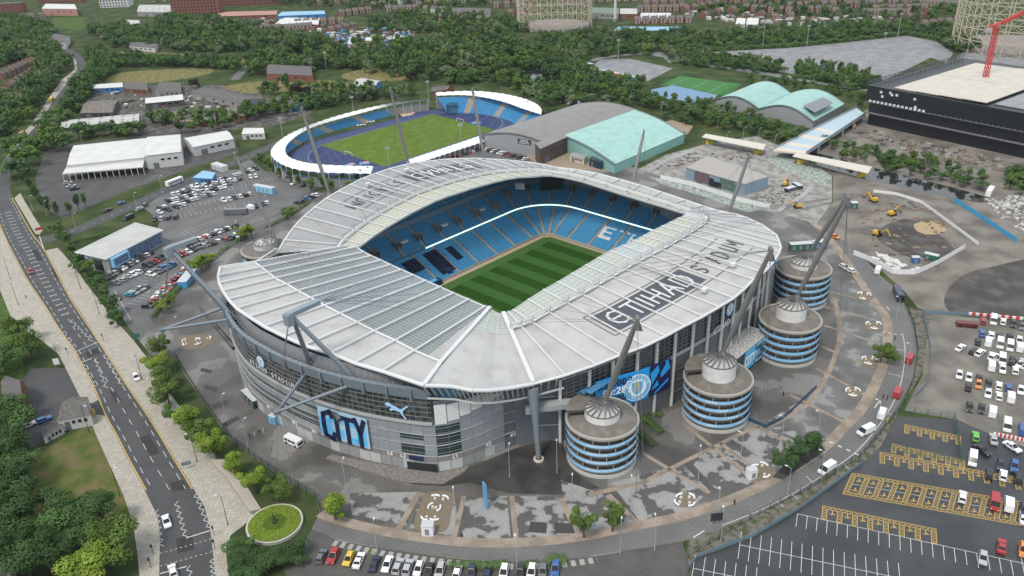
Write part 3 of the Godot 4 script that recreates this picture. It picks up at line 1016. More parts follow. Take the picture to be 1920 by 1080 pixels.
	# crest and words on the east glazing
	var i9 := p3(RIBS[9]).lerp(p3(RIBS[10]),.5) + Vector3(0,0,-3.2)
	var b2 := Basis(Vector3(1,0,0),Vector3.UP,Vector3(0,0,1))
	var bd := MB.new()
	bd.box(Vector3(i9.x,24.8,i9.z + .6),Vector3(5.2,5.0,.2))
	var pb := part(root,"crest_board",bd.done(),mat("sign_navy",.012,.02,.07,.5))
	crest(pb,Transform3D(b2,Vector3(i9.x,24.8,i9.z + .75)),2.1)
	var ww := part(root,"lettering",text("\u0404TIHAD STADIUM",2.1,.1,"Droid Sans",false),mat("letter_white_lit",.85,.87,.9,.4))
	ww.transform = Transform3D(b2,Vector3(i9.x + 2.0,20.4,i9.z + .9))

# ------------------------------------------------------------------ the bowl of seats
const AX0 = -60.0
const AX1 = 56.0
const AZ0 = -38.0
const AZ1 = 40.0

func ring_path(r := 4.0) -> Array:   # [[point,outward normal,run],...] round the pitch,starting at the south end of the west side,clockwise towards north
	var out := []
	var add_arc := func(cx: float,cz: float,a0: float,a1: float):
		for i in 13:
			var a := lerpf(a0,a1,i / 12.0)
			out.append([Vector2(cx + cos(a) * r,cz + sin(a) * r),Vector2(cos(a),sin(a))])
	var side := func(a: Vector2,b: Vector2,nn: Vector2):
		var k := int(a.distance_to(b) / 4.0)
		for i in range(1,k):
			out.append([a.lerp(b,float(i) / k),nn])
	add_arc.call(AX0 + r,AZ0 + r,PI,PI * 1.5)
	side.call(Vector2(AX0 + r,AZ0),Vector2(AX1 - r,AZ0),Vector2(0,-1))
	add_arc.call(AX1 - r,AZ0 + r,PI * 1.5,PI * 2)
	side.call(Vector2(AX1,AZ0 + r),Vector2(AX1,AZ1 - r),Vector2(1,0))
	add_arc.call(AX1 - r,AZ1 - r,0.0,PI * .5)
	side.call(Vector2(AX1 - r,AZ1),Vector2(AX0 + r,AZ1),Vector2(0,1))
	add_arc.call(AX0 + r,AZ1 - r,PI * .5,PI)
	side.call(Vector2(AX0,AZ1 - r),Vector2(AX0,AZ0 + r),Vector2(-1,0))
	return out

func tier(root: Node3D,called: String,path: Array,i0: int,i1: int,s0: float,y0: float,rows: int,depth: float,rise: float,m: Material,seat_m: Material,seats: bool,aisles: Array) -> void:
	var b := MB.new()
	var conc := mat("terrace_concrete",.30,.28,.25,.85)
	for r in rows:
		var s := s0 + r * depth
		var y := y0 + r * rise
		for i in range(i0,i1):
			var p: Array = path[i]
			var q: Array = path[i + 1]
			var a: Vector2 = p[0] + p[1] * s
			var c: Vector2 = q[0] + q[1] * s
			var a2: Vector2 = p[0] + p[1] * (s + depth)
			var c2: Vector2 = q[0] + q[1] * (s + depth)
			b.quad(Vector3(a.x,y - rise,a.y),Vector3(c.x,y - rise,c.y),Vector3(c.x,y,c.y),Vector3(a.x,y,a.y))
			b.quad(Vector3(a.x,y,a.y),Vector3(c.x,y,c.y),Vector3(c2.x,y,c2.y),Vector3(a2.x,y,a2.y))
	part(root,called,b.done(),m)
	# stairs
	for ai in aisles:
		var p: Array = path[ai]
		var q: Array = path[ai + 1]
		var st := MB.new()
		var t: Vector2 = (q[0] - p[0]).normalized()
		var o: Vector2 = p[1]
		for r in rows:
			for h in 2:
				var s := s0 + (r + h * .5 + .25) * depth
				var c: Vector2 = p[0] + o * s
				st.box(Vector3(c.x,y0 + (r + h * .5) * rise - rise * .15,c.y),Vector3(1.25,rise * .5 + .35,depth * .5),Basis(Vector3(t.x,0,t.y),Vector3.UP,Vector3(o.x,0,o.y)))
		part(root,"aisle_stairs",st.done(),conc)
	if not seats:
		return
	var sm := MB.new()
	sm.box(Vector3(0,.22,.05),Vector3(.86,.08,.42))
	sm.box(Vector3(0,.45,.26),Vector3(.86,.5,.07))
	var tf := []
	var wt := []
	for r in rows:
		var s := s0 + (r + .35) * depth
		var y := y0 + r * rise
		var carry := 0.0
		for i in range(i0,i1):
			var p: Array = path[i]
			var q: Array = path[i + 1]
			var a: Vector2 = p[0] + p[1] * s
			var c: Vector2 = q[0] + q[1] * s
			var L := a.distance_to(c)
			var d := (c - a) / maxf(L,.001)
			var x := carry
			while x < L:
				var pos := a + d * x
				var skip := false
				for ai in aisles:
					var ap: Vector2 = path[ai][0] + path[ai][1] * s
					if pos.distance_to(ap) < .95:
						skip = true
				if not skip:
					var o := Vector2(d.y,-d.x)
					if o.dot(p[1]) < 0:
						o = -o
					var tr := Transform3D(Basis(Vector3(d.x,0,d.y),Vector3.UP,Vector3(o.x,0,o.y)),Vector3(pos.x,y,pos.y))
					if called == "lower_terrace" and white_seat(pos,r):
						wt.append(tr)
					else:
						tf.append(tr)
				x += .98
			carry = x - L
	var mesh := sm.done()
	for e in [[tf,seat_m,"seats"],[wt,mat("seat_white",.75,.76,.78,.5),"white_seats"]]:
		if e[0].is_empty():
			continue
		var mm := MultiMesh.new()
		mm.transform_format = MultiMesh.TRANSFORM_3D
		mm.mesh = mesh
		mm.instance_count = e[0].size()
		for i in e[0].size():
			mm.set_instance_transform(i,e[0][i])
		var mi := MultiMeshInstance3D.new()
		mi.name = e[2]
		mi.multimesh = mm
		mi.material_override = e[1]
		mi.set_meta("kind","stuff")
		root.add_child(mi,true)

const WORD = ["111110111110100100011","100000001000100100011","111100001000111100011","100000001000100100011","111110001000100100011"]
func white_seat(p: Vector2,r: int) -> bool:   # the word picked out in white seats behind the north goal
	if p.x < AX1 or r < 6 or r > 13:
		return false
	var c := int((p.y - (-12.0)) / 1.25)
	if c < 0 or c > 20:
		return false
	return WORD[4 - int((r - 6) / 1.61)][c] == "1"

func build_bowl(root: Node3D) -> void:
	var path := ring_path()
	var n := path.size()
	var blue := mat("terrace_blue",.05,.2,.36,.8)
	var seat := mat("seat_sky",.085,.34,.58,.5)
	var seat2 := mat("seat_mid",.075,.30,.53,.5)
	path.append(path[0])
	var inw := 39   # where the west side turns into the north-west corner
	var a_w := []
	for i in range(8,71,3):
		a_w.append(i)
	var a2 := []
	for i in range(10,71,3):
		a2.append(i)
	tier(root,"lower_terrace",path,6,72,1.5,-2.2,19,.86,.40,blue,seat,true,a_w)
	tier(root,"middle_terrace",path,12,72,18.0,6.4,13,.84,.56,blue,seat2,true,a2)
	tier(root,"upper_terrace",path,13,40,29.5,17.0,15,.84,.62,blue,seat2,true,a2.filter(func(x): return x > 9 and x < 41))
	# the south and east sides are seen only through the glass
	tier(root,"lower_terrace",path,72,n,1.5,-2.2,10,1.65,.76,blue,seat,false,[])
	tier(root,"upper_terrace",path,80,108,18.0,7.0,10,2.3,1.3,blue,seat,false,[])
	tier(root,"upper_terrace",path,118,n,18.0,7.0,10,2.6,1.4,blue,seat,false,[])
	# fronts of the tiers,with the lit ribbon board
	var led := mat("ribbon_board_lit",.8,.9,.85,.4)
	led.emission_enabled = true
	led.emission = Color(.86,1.0,.93)
	led.emission_energy_multiplier = .7
	var rb := MB.new()
	var fr := MB.new()
	var fr3 := MB.new()
	var bk := MB.new()
	for i in range(12,72):
		var p: Array = path[i]
		var q: Array = path[i + 1]
		var a: Vector2 = p[0] + p[1] * 17.9
		var c: Vector2 = q[0] + q[1] * 17.9
		if i > 24:
			rb.quad(Vector3(a.x,5.6,a.y),Vector3(c.x,5.6,c.y),Vector3(c.x,6.3,c.y),Vector3(a.x,6.3,a.y))
		else:
			fr.quad(Vector3(a.x,5.3,a.y),Vector3(c.x,5.3,c.y),Vector3(c.x,6.35,c.y),Vector3(a.x,6.35,a.y))
		var a1: Vector2 = p[0] + p[1] * 22.0
		var c1: Vector2 = q[0] + q[1] * 22.0
		fr.quad(Vector3(a.x,5.25,a.y),Vector3(c.x,5.25,c.y),Vector3(c1.x,5.25,c1.y),Vector3(a1.x,5.25,a1.y))
		var e: Vector2 = p[0] + p[1] * 29.2
		var f: Vector2 = q[0] + q[1] * 29.2
		fr3.quad(Vector3(e.x,14.9,e.y),Vector3(f.x,14.9,f.y),Vector3(f.x,16.2,f.y),Vector3(e.x,16.2,e.y))
		fr3.quad(Vector3(e.x,14.9,e.y),Vector3(f.x,14.9,f.y),Vector3(f.x,14.9,f.y) + Vector3(q[1].x,0,q[1].y) * 4,Vector3(e.x,14.9,e.y) + Vector3(p[1].x,0,p[1].y) * 4)
		bk.quad(Vector3(e.x,12,e.y) + Vector3(p[1].x,0,p[1].y) * .4,Vector3(f.x,12,f.y) + Vector3(q[1].x,0,q[1].y) * .4,Vector3(f.x,14.9,f.y) + Vector3(q[1].x,0,q[1].y) * .4,Vector3(e.x,14.9,e.y) + Vector3(p[1].x,0,p[1].y) * .4)
	part(root,"ribbon_board",rb.done(),led)
	part(root,"tier_front",fr.done(),mat("tier_front_grey",.12,.13,.15,.6))
	part(root,"tier_front",fr3.done(),mat("tier_front_blue",.10,.22,.36,.6))
	part(root,"concourse_wall",bk.done(),mat("concourse_wall",.22,.24,.27,.7))
	# vomitories on the middle tier
	var vc := mat("vomitory_concrete",.24,.22,.20,.85)
	for ai in a2:
		var p: Array = path[ai]
		var t: Vector2 = (path[ai + 1][0] - p[0]).normalized()
		var o: Vector2 = p[1]
		var bs := Basis(Vector3(t.x,0,t.y),Vector3.UP,Vector3(o.x,0,o.y))
		var c: Vector2 = p[0] + o * (25.6 if ai > inw else 22.4)
		var y := 11.6 if ai > inw else 9.6
		var v := MB.new()
		for sx in [-1.1,1.1]:
			v.box(Vector3(c.x,y + .6,c.y) + bs.x * sx,Vector3(.3,2.2,4.4),bs)
		v.box(Vector3(c.x,y + 1.2,c.y) + bs.z * 2.1,Vector3(2.5,1.6,.3),bs)
		var vo := part(root,"vomitory",v.done(),vc)
		var h := MB.new()
		h.box(Vector3(c.x,y + 1.8,c.y) + bs.z * .9,Vector3(2.5,.2,2.6),bs)  # slab added over the box so its inside falls into shade
		part(vo,"vomitory_shade_slab",h.done(),vc)
		if ai % 2 == 0 and ai < inw:
			var w := MB.new()
			w.box(Vector3(c.x,y + 1.0,c.y) + bs.x * 3.6,Vector3(4.6,.9,1.2),bs)
			part(root,"seat_platform",w.done(),mat("platform_pale",.55,.57,.6,.6))
	# stadium screen and dark stage boxes under the far roof
	var sc := MB.new()
	var at := Vector3(61.2,21,-38.2)
	sc.box(at,Vector3(11,5.5,1.0),Basis(Vector3.UP,deg_to_rad(-38)))
	part(root,"video_screen",sc.done(),mat("screen_black",.006,.006,.008,.3))
	var sb := MB.new()
	sb.box(Vector3(52.9,19.5,-51),Vector3(4.5,3.2,.8),Basis(Vector3.UP,deg_to_rad(-60)))
	part(root,"scoreboard",sb.done(),mat("scoreboard_grey",.35,.37,.4,.6))
	# navy block of seats and dugouts by the tunnel
	var nb := mat("seat_navy",.008,.014,.04,.6)
	for e in [[24,26,2,17],[21,23,9,17],[27,28,6,15]]:
		var m := MB.new()
		for r in range(e[2],e[3]):
			var s: float = 1.5 + r * .86
			var y: float = -2.2 + r * .40
			for i in range(e[0],e[1]):
				var p: Array = path[i]
				var q: Array = path[i + 1]
				var a: Vector2 = p[0] + p[1] * s
				var c: Vector2 = q[0] + q[1] * (s + .8)
				m.box(Vector3((a.x + c.x) * .5,y + .36,(a.y + c.y) * .5),Vector3(absf(c.x - a.x) - .3,.72,.6))
		part(root,"navy_seat_block",m.done(),nb)
	var dg := MB.new()
	dg.box(Vector3(path[22][0].x,-2.0,AZ0 - 1.4),Vector3(9,2.4,3.4))
	dg.box(Vector3(path[24][0].x + 4,-1.0,AZ0 - 6),Vector3(2.4,2.0,7))
	part(root,"dugout",dg.done(),mat("dugout_navy",.01,.03,.10,.5))
	var dr := MB.new()
	dr.box(Vector3(path[22][0].x,-.5,AZ0 - 1.4),Vector3(5,.3,2.4))
	part(root,"dugout_roof",dr.done(),mat("dugout_blue",.10,.35,.6,.5))
	# perimeter boards and sandy track edge round the grass
	var pb := MB.new()
	for i in range(0,n):
		var a: Vector2 = path[i][0] + path[i][1] * 1.2
		var c: Vector2 = path[i + 1][0] + path[i + 1][1] * 1.2
		pb.bar(Vector3(a.x,-2.4,a.y),Vector3(c.x,-2.4,c.y),.15,.9)
	part(root,"perimeter_board",pb.done(),mat("perimeter_pale",.40,.38,.34,.7))
	# pitch: sandy surround,grass,mown stripes
	var sd := MB.new()
	sd.poly(v2([AX0 - 3,AZ0 - 3,AX1 + 3,AZ0 - 3,AX1 + 3,AZ1 + 3,AX0 - 3,AZ1 + 3]),-3.1)
	part(root,"pitch_surround",sd.done(),rough_mat("sandy_edge",[[.3,.30,.24,.17],[.6,.42,.35,.26]],9.0,.02,.95))
	var gb := MB.new()
	gb.poly(v2([AX0 + 1,AZ0 + 1.2,AX1 - 3,AZ0 + 1.2,AX1 - .5,AZ0 + 3.8,AX1 - .5,AZ1 - 1,AX0 + 1,AZ1 - 1]),-3.06)
	part(root,"pitch_grass",gb.done(),rough_mat("grass_margin",[[.3,.05,.115,.028],[.7,.058,.125,.034]],6.0,.03,.9))
	var ga := rough_mat("grass_dark",[[.3,.018,.056,.007],[.7,.022,.064,.009]],5.0,.03,.9)
	var gl := rough_mat("grass_light",[[.3,.036,.098,.020],[.7,.042,.108,.024]],5.0,.03,.9)
	var cn := Vector3(50.4,-3,-31.5)
	for i in 19:
		var s := MB.new()
		var x1 := cn.x - i * 5.75
		s.poly(v2([x1 - 5.75,cn.z,x1,cn.z,x1,cn.z + 70,x1 - 5.75,cn.z + 70]),-3.02)
		part(root,"mown_stripe",s.done(),ga if i % 2 == 0 else gl)

# ------------------------------------------------------------------ masts,cables and props
func cigar(a: Vector3,b: Vector3,r: float) -> ArrayMesh:
	var m := MB.new()
	var pr := [[0.0,.45],[.1,.7],[.3,.95],[.5,1.0],[.75,.85],[.95,.6],[1.0,.45]]
	for i in pr.size() - 1:
		m.tube(a.lerp(b,pr[i][0]),a.lerp(b,pr[i + 1][0]),r * pr[i][1],r * pr[i + 1][1],12,i == pr.size() - 2)
	return m.done()

func cable_set(a: Vector3,ends: Array,r: float) -> ArrayMesh:
	var m := MB.new()
	for e in ends:
		m.tube(a,e,r,r,4,false)
	return m.done()

func build_masts(root: Node3D) -> void:
	var steel := mat("mast_grey",.17,.165,.165,.5,.2)
	var blue := mat("prop_bluegrey",.16,.19,.22,.5,.1)
	var cab := mat("cable_grey",.16,.16,.165,.6,.2)
	# west and north masts rise from behind the roof: base,top,ribs held
	for e in [[0,Vector3(-18,25,-103.6),Vector3(-17.2,61,-116.9),[46,47,48,49]],[0,Vector3(32.8,26,-107.7),Vector3(31,61,-113.7),[39,40,41,42]],[0,Vector3(67.5,22,-88.9),Vector3(73.1,54,-100.6),[34,35,36,37]],[0,Vector3(92,18,-14),Vector3(105.3,39,-17.7),[27,28,29]],[0,Vector3(89.4,17,39),Vector3(99.5,40,40.5),[21,22,23]]]:
		var a: Vector3 = e[1]
		var b: Vector3 = e[2]
		var foot := Vector3(a.x,0,a.z)
		var mm := part(root,"mast",cigar(a - (b - a) * .04,b,.85),steel)
		var sup := MB.new()
		sup.tube(foot,a,1.6,.8,10)
		part(mm,"mast_foot",sup.done(),mat("pier_concrete",.3,.29,.27,.8))
		var hd := MB.new()
		hd.box(b,Vector3(2.2,2.4,.7),Basis(Vector3.UP,.6))
		part(mm,"mast_head",hd.done(),steel)
		var ends := []
		for i in e[3]:
			ends.append(p3(RIBS[i],3).lerp(p3(RIBS[i]),.27) + Vector3.UP * 2)
		ends.append(foot + (foot - Vector3(0,0,0)).normalized() * 16)
		ends.append(foot + (foot - Vector3(0,0,0)).normalized() * 18 + Vector3(3,0,0))
		part(mm,"cable",cable_set(b,ends,.05),cab)
	# two tripods on the south side: apex,the two roof nodes,the tip of the outrigger,the strut below
	for e in [[Vector3(-117.2,47,21.8),Vector3(-110.6,25.5,15.6),Vector3(-106.9,25.5,33.2),Vector3(-127.2,21.5,22.3),Vector3(-111.6,13,28.4),Vector3(-110.3,21,11.9),[6,7,8,9,10]],[Vector3(-116.8,47,-47.4),Vector3(-108.2,25.5,-38.5),Vector3(-109.4,25.5,-28.5),Vector3(-125.7,21.5,-47.7),Vector3(-109.9,13,-32.6),Vector3(-109.4,21,-53.9),[1,2,3,4,5]]]:
		var P: Vector3 = e[0]
		var f := MB.new()
		for i in [1,2]:
			f.tube(P,e[i],.6,.8,10)
		for i in [1,2]:
			f.tube(e[3],e[i],.45,.55,10)
		for i in [1,2]:
			f.tube(e[i],e[i] + Vector3(2.5,-1.5,0),.9,.9,8)
		var t := part(root,"tripod_mast",f.done(),blue)
		var hd := MB.new()
		hd.bar(P + Vector3(-1.5,1.0,0),P + Vector3(8.5,1.4,.5),1.9,1.3)
		hd.box(P + Vector3(-1.2,-.3,0),Vector3(2.0,3.4,2.4))
		part(t,"mast_head",hd.done(),mat("mast_head_grey",.22,.26,.29,.5,.1))
		var lg := MB.new()
		lg.tube(e[5],e[4],.45,1.1,6)
		part(t,"lower_strut",lg.done(),mat("strut_dark",.07,.075,.08,.5,.1))
		var tip := MB.new()
		tip.tube(e[3] - Vector3(.9,0,0),e[3] + Vector3(1.2,0,0),.8,.8,8)
		part(t,"outrigger_tip",tip.done(),blue)
		var ends := []
		for i in e[6]:
			ends.append(p3(SOUTH[i],6).lerp(p3(SOUTH[i],3),.28) + Vector3.UP * 1.2)
			ends.append(p3(SOUTH[i],6).lerp(p3(SOUTH[i],3),.5) + Vector3.UP * 1.0)
		part(t,"cable",cable_set(P + Vector3(9.3,1.3,.5),ends,.055),cab)
		var down := []
		for i in 5:
			down.append(e[3] + Vector3(-.6 + i * .3,0,.3 * i - .6))
		part(t,"tie_rod",cable_set(P + Vector3(-1,0,0),down,.05),mat("tie_rod_rust",.16,.13,.10,.6,.3))
		var gr := []
		for q in [[-6,-2],[-5,2],[-1,5]]:
			gr.append(Vector3(e[3].x + q[0],0,e[3].z + q[1]))
		part(t,"ground_tie",cable_set(e[3],gr,.05),cab)

func build_towers() -> void:
	var conc := rough_mat("tower_roof_concrete",[[.3,.145,.134,.118],[.6,.17,.158,.14],[.8,.20,.187,.166]],30.0,.014,.85)
	var edge := mat("tower_rim",.33,.31,.28,.8)
	var drum := rough_mat("tower_drum",[[.3,.56,.56,.55],[.7,.64,.64,.63]],14.0,.014,.7)
	var dark := mat("tower_core",.26,.24,.215,.85)
	var deck := mat("ramp_deck",.16,.148,.13,.85)
	var ribb := mat("tower_ribbon_sky",.25,.49,.72,.5)
	var frame := mat("cone_frame",.14,.135,.13,.6,.2)
	var steel := mat("mast_grey",.17,.165,.165,.5,.2)
	var wht := mat("letter_white",.8,.8,.8,.5)
	var st := Transform3D(Basis(Vector3.UP,deg_to_rad(46.18)),Vector3(5.8,0,-295.3))
	var lab := ["round spiral ramp tower with blue ribbons,nearest the stadium's near corner","spiral ramp tower with dates on blue ribbons,by the long blue banner","spiral ramp tower with blue ribbons,behind the glazed box hall","dark-roofed spiral ramp tower,farthest along the stadium's ring road side","ramp tower at the car park side,half behind the stadium roof"]
	var spots := [[Vector3(-63,14.2,85.8),Vector3(-64.6,50,97.4),"",[1,2,3,4,5],Vector3(-63.8,20.8,87.5),16.6],[Vector3(-23.9,14.2,100),Vector3(-25.1,59.5,112.4),"y",[6,7,8,9],Vector3(-25.1,24,101.6),19.3],[Vector3(23.5,14.2,99.9),Vector3(24.1,59.5,112.6),"",[11,12,13,14],Vector3(22.9,23.6,101.8),18.8],[Vector3(63.5,14.2,85.7),Vector3(62.1,46,98.2),"c",[16,17,18,19],Vector3(64.6,20.2,87),16.2],[Vector3(-57.8,12,-96),Vector3(-53.8,50,-115.3),"",[50,51,52],Vector3(-52.1,21,-99.4),16.5]]
	var cab := mat("cable_grey",.16,.16,.165,.6,.2)
	for i in spots.size():
		var s: Array = spots[i]
		var c: Vector3 = st * s[0]
		var R := 10.3
		var t := thing("ramp_tower",lab[i],"ramp tower",Vector3(c.x,0,c.z),0.0,"spiral ramp towers round the stadium")
		var body := MB.new()
		body.lathe(Vector3.ZERO,[[R - 2.2,0],[R - 2.2,13.6]],40)
		part(t,"tower_core",body.done(),dark)
		var base := MB.new()
		base.lathe(Vector3.ZERO,[[R - .2,0],[R - .2,1.0],[R - 2.2,1.1]],40,.2,PI + .3)
		part(t,"tower_base",base.done(),mat("tower_base_pale",.45,.44,.41,.8))
		# the ramp: four turns of deck with a blue front
		var turn := 2.75
		for k in 4:
			var dk := MB.new()
			var rb := MB.new()
			var seg := 44
			for j in seg:
				var a := TAU * j / seg
				var b := TAU * (j + 1) / seg
				var ya := 2.9 + k * turn + turn * .2 * sin(a + 2.5)
				var yb := 2.9 + k * turn + turn * .2 * sin(b + 2.5)
				var na := Vector3(cos(a),0,sin(a))
				var nb := Vector3(cos(b),0,sin(b))
				rb.quad(na * R + Vector3.UP * (ya - .1),nb * R + Vector3.UP * (yb - .1),nb * R + Vector3.UP * (yb + .95),na * R + Vector3.UP * (ya + .95))
				dk.quad(na * (R - 2.4) + Vector3.UP * ya,nb * (R - 2.4) + Vector3.UP * yb,nb * (R - .05) + Vector3.UP * yb,na * (R - .05) + Vector3.UP * ya)
				dk.quad(na * (R - .08) + Vector3.UP * (ya - .5),nb * (R - .08) + Vector3.UP * (yb - .5),nb * (R - .08) + Vector3.UP * (ya + .9),na * (R - .08) + Vector3.UP * (yb + .9))
			part(t,"ramp_deck",dk.done(),deck)
			var rbn := part(t,"ribbon",rb.done(),ribb)
			var words := []
			if s[2] == "y":
				words = [["1894","1904","1934","1937"],["1956","1968","1969","1970"],["2003","1999","1976","2000"],["2012","2011","2014","2018"]][k]
			elif s[2] == "c":
				words = ["CITY","CITY","CITY"]
			else:
				words = ["MANCHESTER CITY FC","SEE YOU AT THE MATCH"] if i == 0 else []
			for w in words.size():
				var a := 1.0 + w * .95 + k * .33 if words.size() > 2 else .8 + w * 1.3
				var nn := Vector3(cos(a),0,sin(a))
				if words.size() == 2:   # a line of small letters bends with the ribbon
					for q in words[w].length():
						var aq: float = 2.1 - w * 1.25 - q * .06
						letter_on(rbn,words[w][q],aq,R,2.9 + k * turn + turn * .2 * sin(aq + 2.5) + .42,.5,wht)
				else:
					for q in words[w].length():
						var aq: float = a - (q - 1.5) * .085
						letter_on(rbn,words[w][q],aq,R,2.9 + k * turn + turn * .2 * sin(aq + 2.5) + .42,.72,wht)
			# short posts between the decks
			for j in 14:
				var a := TAU * j / 14 + k * .2
				var y := 2.9 + k * turn + turn * .2 * sin(a + 2.5)
				var po := MB.new()
				po.tube(Vector3(cos(a) * (R - .5),y + .8,sin(a) * (R - .5)),Vector3(cos(a) * (R - .5),y + turn - .3,sin(a) * (R - .5)),.16,.16,6)
				part(t,"post",po.done(),edge)
		var roof := MB.new()
		roof.lathe(Vector3.ZERO,[[R - .3,13.1],[R - .3,13.8],[4.8,14.5]],48)
		part(t,"tower_roof",roof.done(),conc)
		if i < 2:   # the topmost turn of the ramp lifts off the roof towards the stadium
			var ent := MB.new()
			ent.lathe(Vector3.ZERO,[[5.0,16.5],[R - .1,16.3],[R - .1,15.7],[5.0,15.9]],14,PI * 1.0,PI * 1.42)
			for q in [1.0,1.2,1.42]:
				ent.tube(Vector3(cos(PI * q) * (R - .6),14,sin(PI * q) * (R - .6)),Vector3(cos(PI * q) * (R - .6),16,sin(PI * q) * (R - .6)),.15,.15,6)
			part(t,"ramp_exit",ent.done(),conc)
		var rm := MB.new()
		rm.lathe(Vector3.ZERO,[[R - .5,13.9],[R - .1,14.15],[R + .2,13.9],[R + .2,13.2],[R - .3,13.1]],48)
		part(t,"roof_rim",rm.done(),edge)
		var dh: float = s[5]
		var dr := MB.new()
		dr.lathe(Vector3.ZERO,[[5.0,14.0],[5.0,dh],[4.9,dh + .05],[0,dh + .1]],36)
		part(t,"drum",dr.done(),drum)
		var ap: Vector3 = st * s[4] - t.position
		var cn := MB.new()
		var cc := MB.new()
		for j in 16:
			var a := TAU * j / 16
			var p := Vector3(cos(a) * 5.0,dh + .2,sin(a) * 5.0)
			cn.bar(p,ap,.28,.28)
			var a2 := TAU * (j + 1) / 16
			cn.bar(p,Vector3(cos(a2) * 5.0,dh + .2,sin(a2) * 5.0),.25,.25)
			if j % 2:
				cn.bar(p.lerp(ap,.5),Vector3(cos(a2) * 5.0,dh + .2,sin(a2) * 5.0).lerp(ap,.5),.15,.15)
		part(t,"cone_frame",cn.done(),frame)
		cc.lathe(Vector3.ZERO,[[4.7,dh + .15],[2.4,dh + 1.4],[1.2,dh + 1.6]],16)
		part(t,"cone_deck",cc.done(),mat("cone_deck_grey",.40,.40,.385,.8))
		var top: Vector3 = st * s[1] - t.position
		var ms := part(t,"mast",cigar(ap,top,.95),steel)
		var hd := MB.new()
		hd.bar(top - Vector3.UP * 2.4,top + Vector3.UP * .9,2.0,.9)
		hd.tri(top + Vector3(0,1.2,0),top + Vector3(1.6,-3.2,.4),top + Vector3(-1.2,-3.0,-.3))
		part(ms,"mast_head",hd.done(),steel)
		var ends := []
		for j in s[3]:
			ends.append(st * (p3(RIBS[j],3).lerp(p3(RIBS[j]),.27) + Vector3.UP * 2) - t.position)
		part(ms,"roof_cable",cable_set(top,ends,.055),cab)
		var away: Vector3 = (st.basis * Vector3(s[0].x * .35,0,s[0].z)).normalized()
		var gr := []
		for j in 6:
			var q := away * (17.0 + (j % 3) * .5) + away.cross(Vector3.UP) * ((j / 3) * 3.0 - 1.5 + (j % 3) * .3)
			gr.append(Vector3(q.x,0,q.z))
		part(ms,"ground_cable",cable_set(top,gr,.028),cab)

func letter_on(parent: Node3D,ch: String,a: float,R: float,y: float,h: float,m: Material) -> void:
	if ch == " ":
		return
	if not proto.has("_L" + ch + str(h)):
		proto["_L" + ch + str(h)] = text(ch,h,.04)
	var o := part(parent,"letter",proto["_L" + ch + str(h)],m)
	var z := Vector3(cos(a),0,sin(a))
	o.transform = Transform3D(Basis(Vector3.UP.cross(z),Vector3.UP,z),z * (R + .03) + Vector3.UP * y)

var halves := []

func holed(called: String,a: Array,y: float,m: Material) -> void:   # a sheet of ground with the stadium's bowl left out
	var b := MB.new()
	for h in halves:
		for r in Geometry2D.intersect_polygons(v2(a),h):
			b.poly(r,y)
	ground_piece(called,b.done(),m)

func slab_tex(n: int,tone: Array,joint: float,sd: int,jit: float) -> ImageTexture:
	var r := RandomNumberGenerator.new()
	r.seed = sd
	var px := 16
	var im := Image.create(n * px,n * px,false,Image.FORMAT_RGB8)
	for j in n:
		for i in n:
			var f := 1.0 + r.randf_range(-jit,jit)
			im.fill_rect(Rect2i(i * px,j * px,px,px),lin(tone[0] * f,tone[1] * f,tone[2] * f))
	for i in n:
		im.fill_rect(Rect2i(i * px,0,1,n * px),lin(tone[0] * joint,tone[1] * joint,tone[2] * joint))
		im.fill_rect(Rect2i(0,i * px,n * px,1),lin(tone[0] * joint,tone[1] * joint,tone[2] * joint))
	return ImageTexture.create_from_image(im)

func slab_mat(key: String,tone: Array,slab: float,joint := .7,jit := .1) -> StandardMaterial3D:
	var m := rough_mat(key,[[.3,1,1,1]],10.0,.02,.9,9.0)
	m.albedo_texture = slab_tex(16,tone,joint,key.hash() % 9999,jit)
	m.uv1_scale = Vector3.ONE / (slab * 16.0)
	return m

const ROAD_R = [-466,-910.6,-448.3,-889.4,-423.2,-851.2,-401.1,-808.7,-386.1,-770.8,-382.2,-743.9,-370.2,-699.9,-355.1,-647.9,-338.9,-602,-333.7,-582.9,-325.5,-546.6,-311.4,-507.7,-298,-475.3,-279.4,-441.1,-258.1,-410.5,-236.1,-379.6,-219.8,-358.7,-184.9,-308.3,-155.9,-269.5,-133.3,-239,-117.6,-218.5,-102.1,-196.9,-90.9,-181.4,-86.5,-175.3,-82.6,-167.5,-79.9,-160.9,-75.7,-149.9,-71.4,-138.2]
const ROAD_L = [-471.1,-905.7,-449.6,-875.5,-422.7,-830.2,-406.1,-795.1,-400,-770.9,-395.7,-746.2,-379.9,-695.8,-362.5,-640.8,-345,-590,-334.4,-547.7,-321,-511.1,-307.5,-476.4,-287.7,-437.8,-267.3,-403.9,-252,-381.1,-237.3,-360.4,-214.7,-329.5,-206,-318.3,-189.7,-297.7,-174.6,-277.8,-161.9,-262.3,-153,-249.6,-143.9,-237.1,-133,-220.4,-125,-209.6,-116.1,-197,-107.4,-185.3,-99.9,-174.6,-97.3,-170.3,-94.4,-163.6,-89.9,-150.6,-85.7,-138.9]
const RING_IN = [-54,-171,-47.7,-167.6,-32.9,-162.2,-17.1,-158.5,-5.2,-157.3,8.4,-157.6,17.7,-159,31.8,-162.1,42.5,-164.6,58.1,-170.8,73.2,-179.3,89.3,-191,98.3,-200,106.1,-207.7,117.3,-222.7,125,-235.2,133.9,-252.6,138.5,-265.7,139.4,-281.2,141.3,-301,142.8,-319.3,144.2,-342.5,142.5,-358.8]
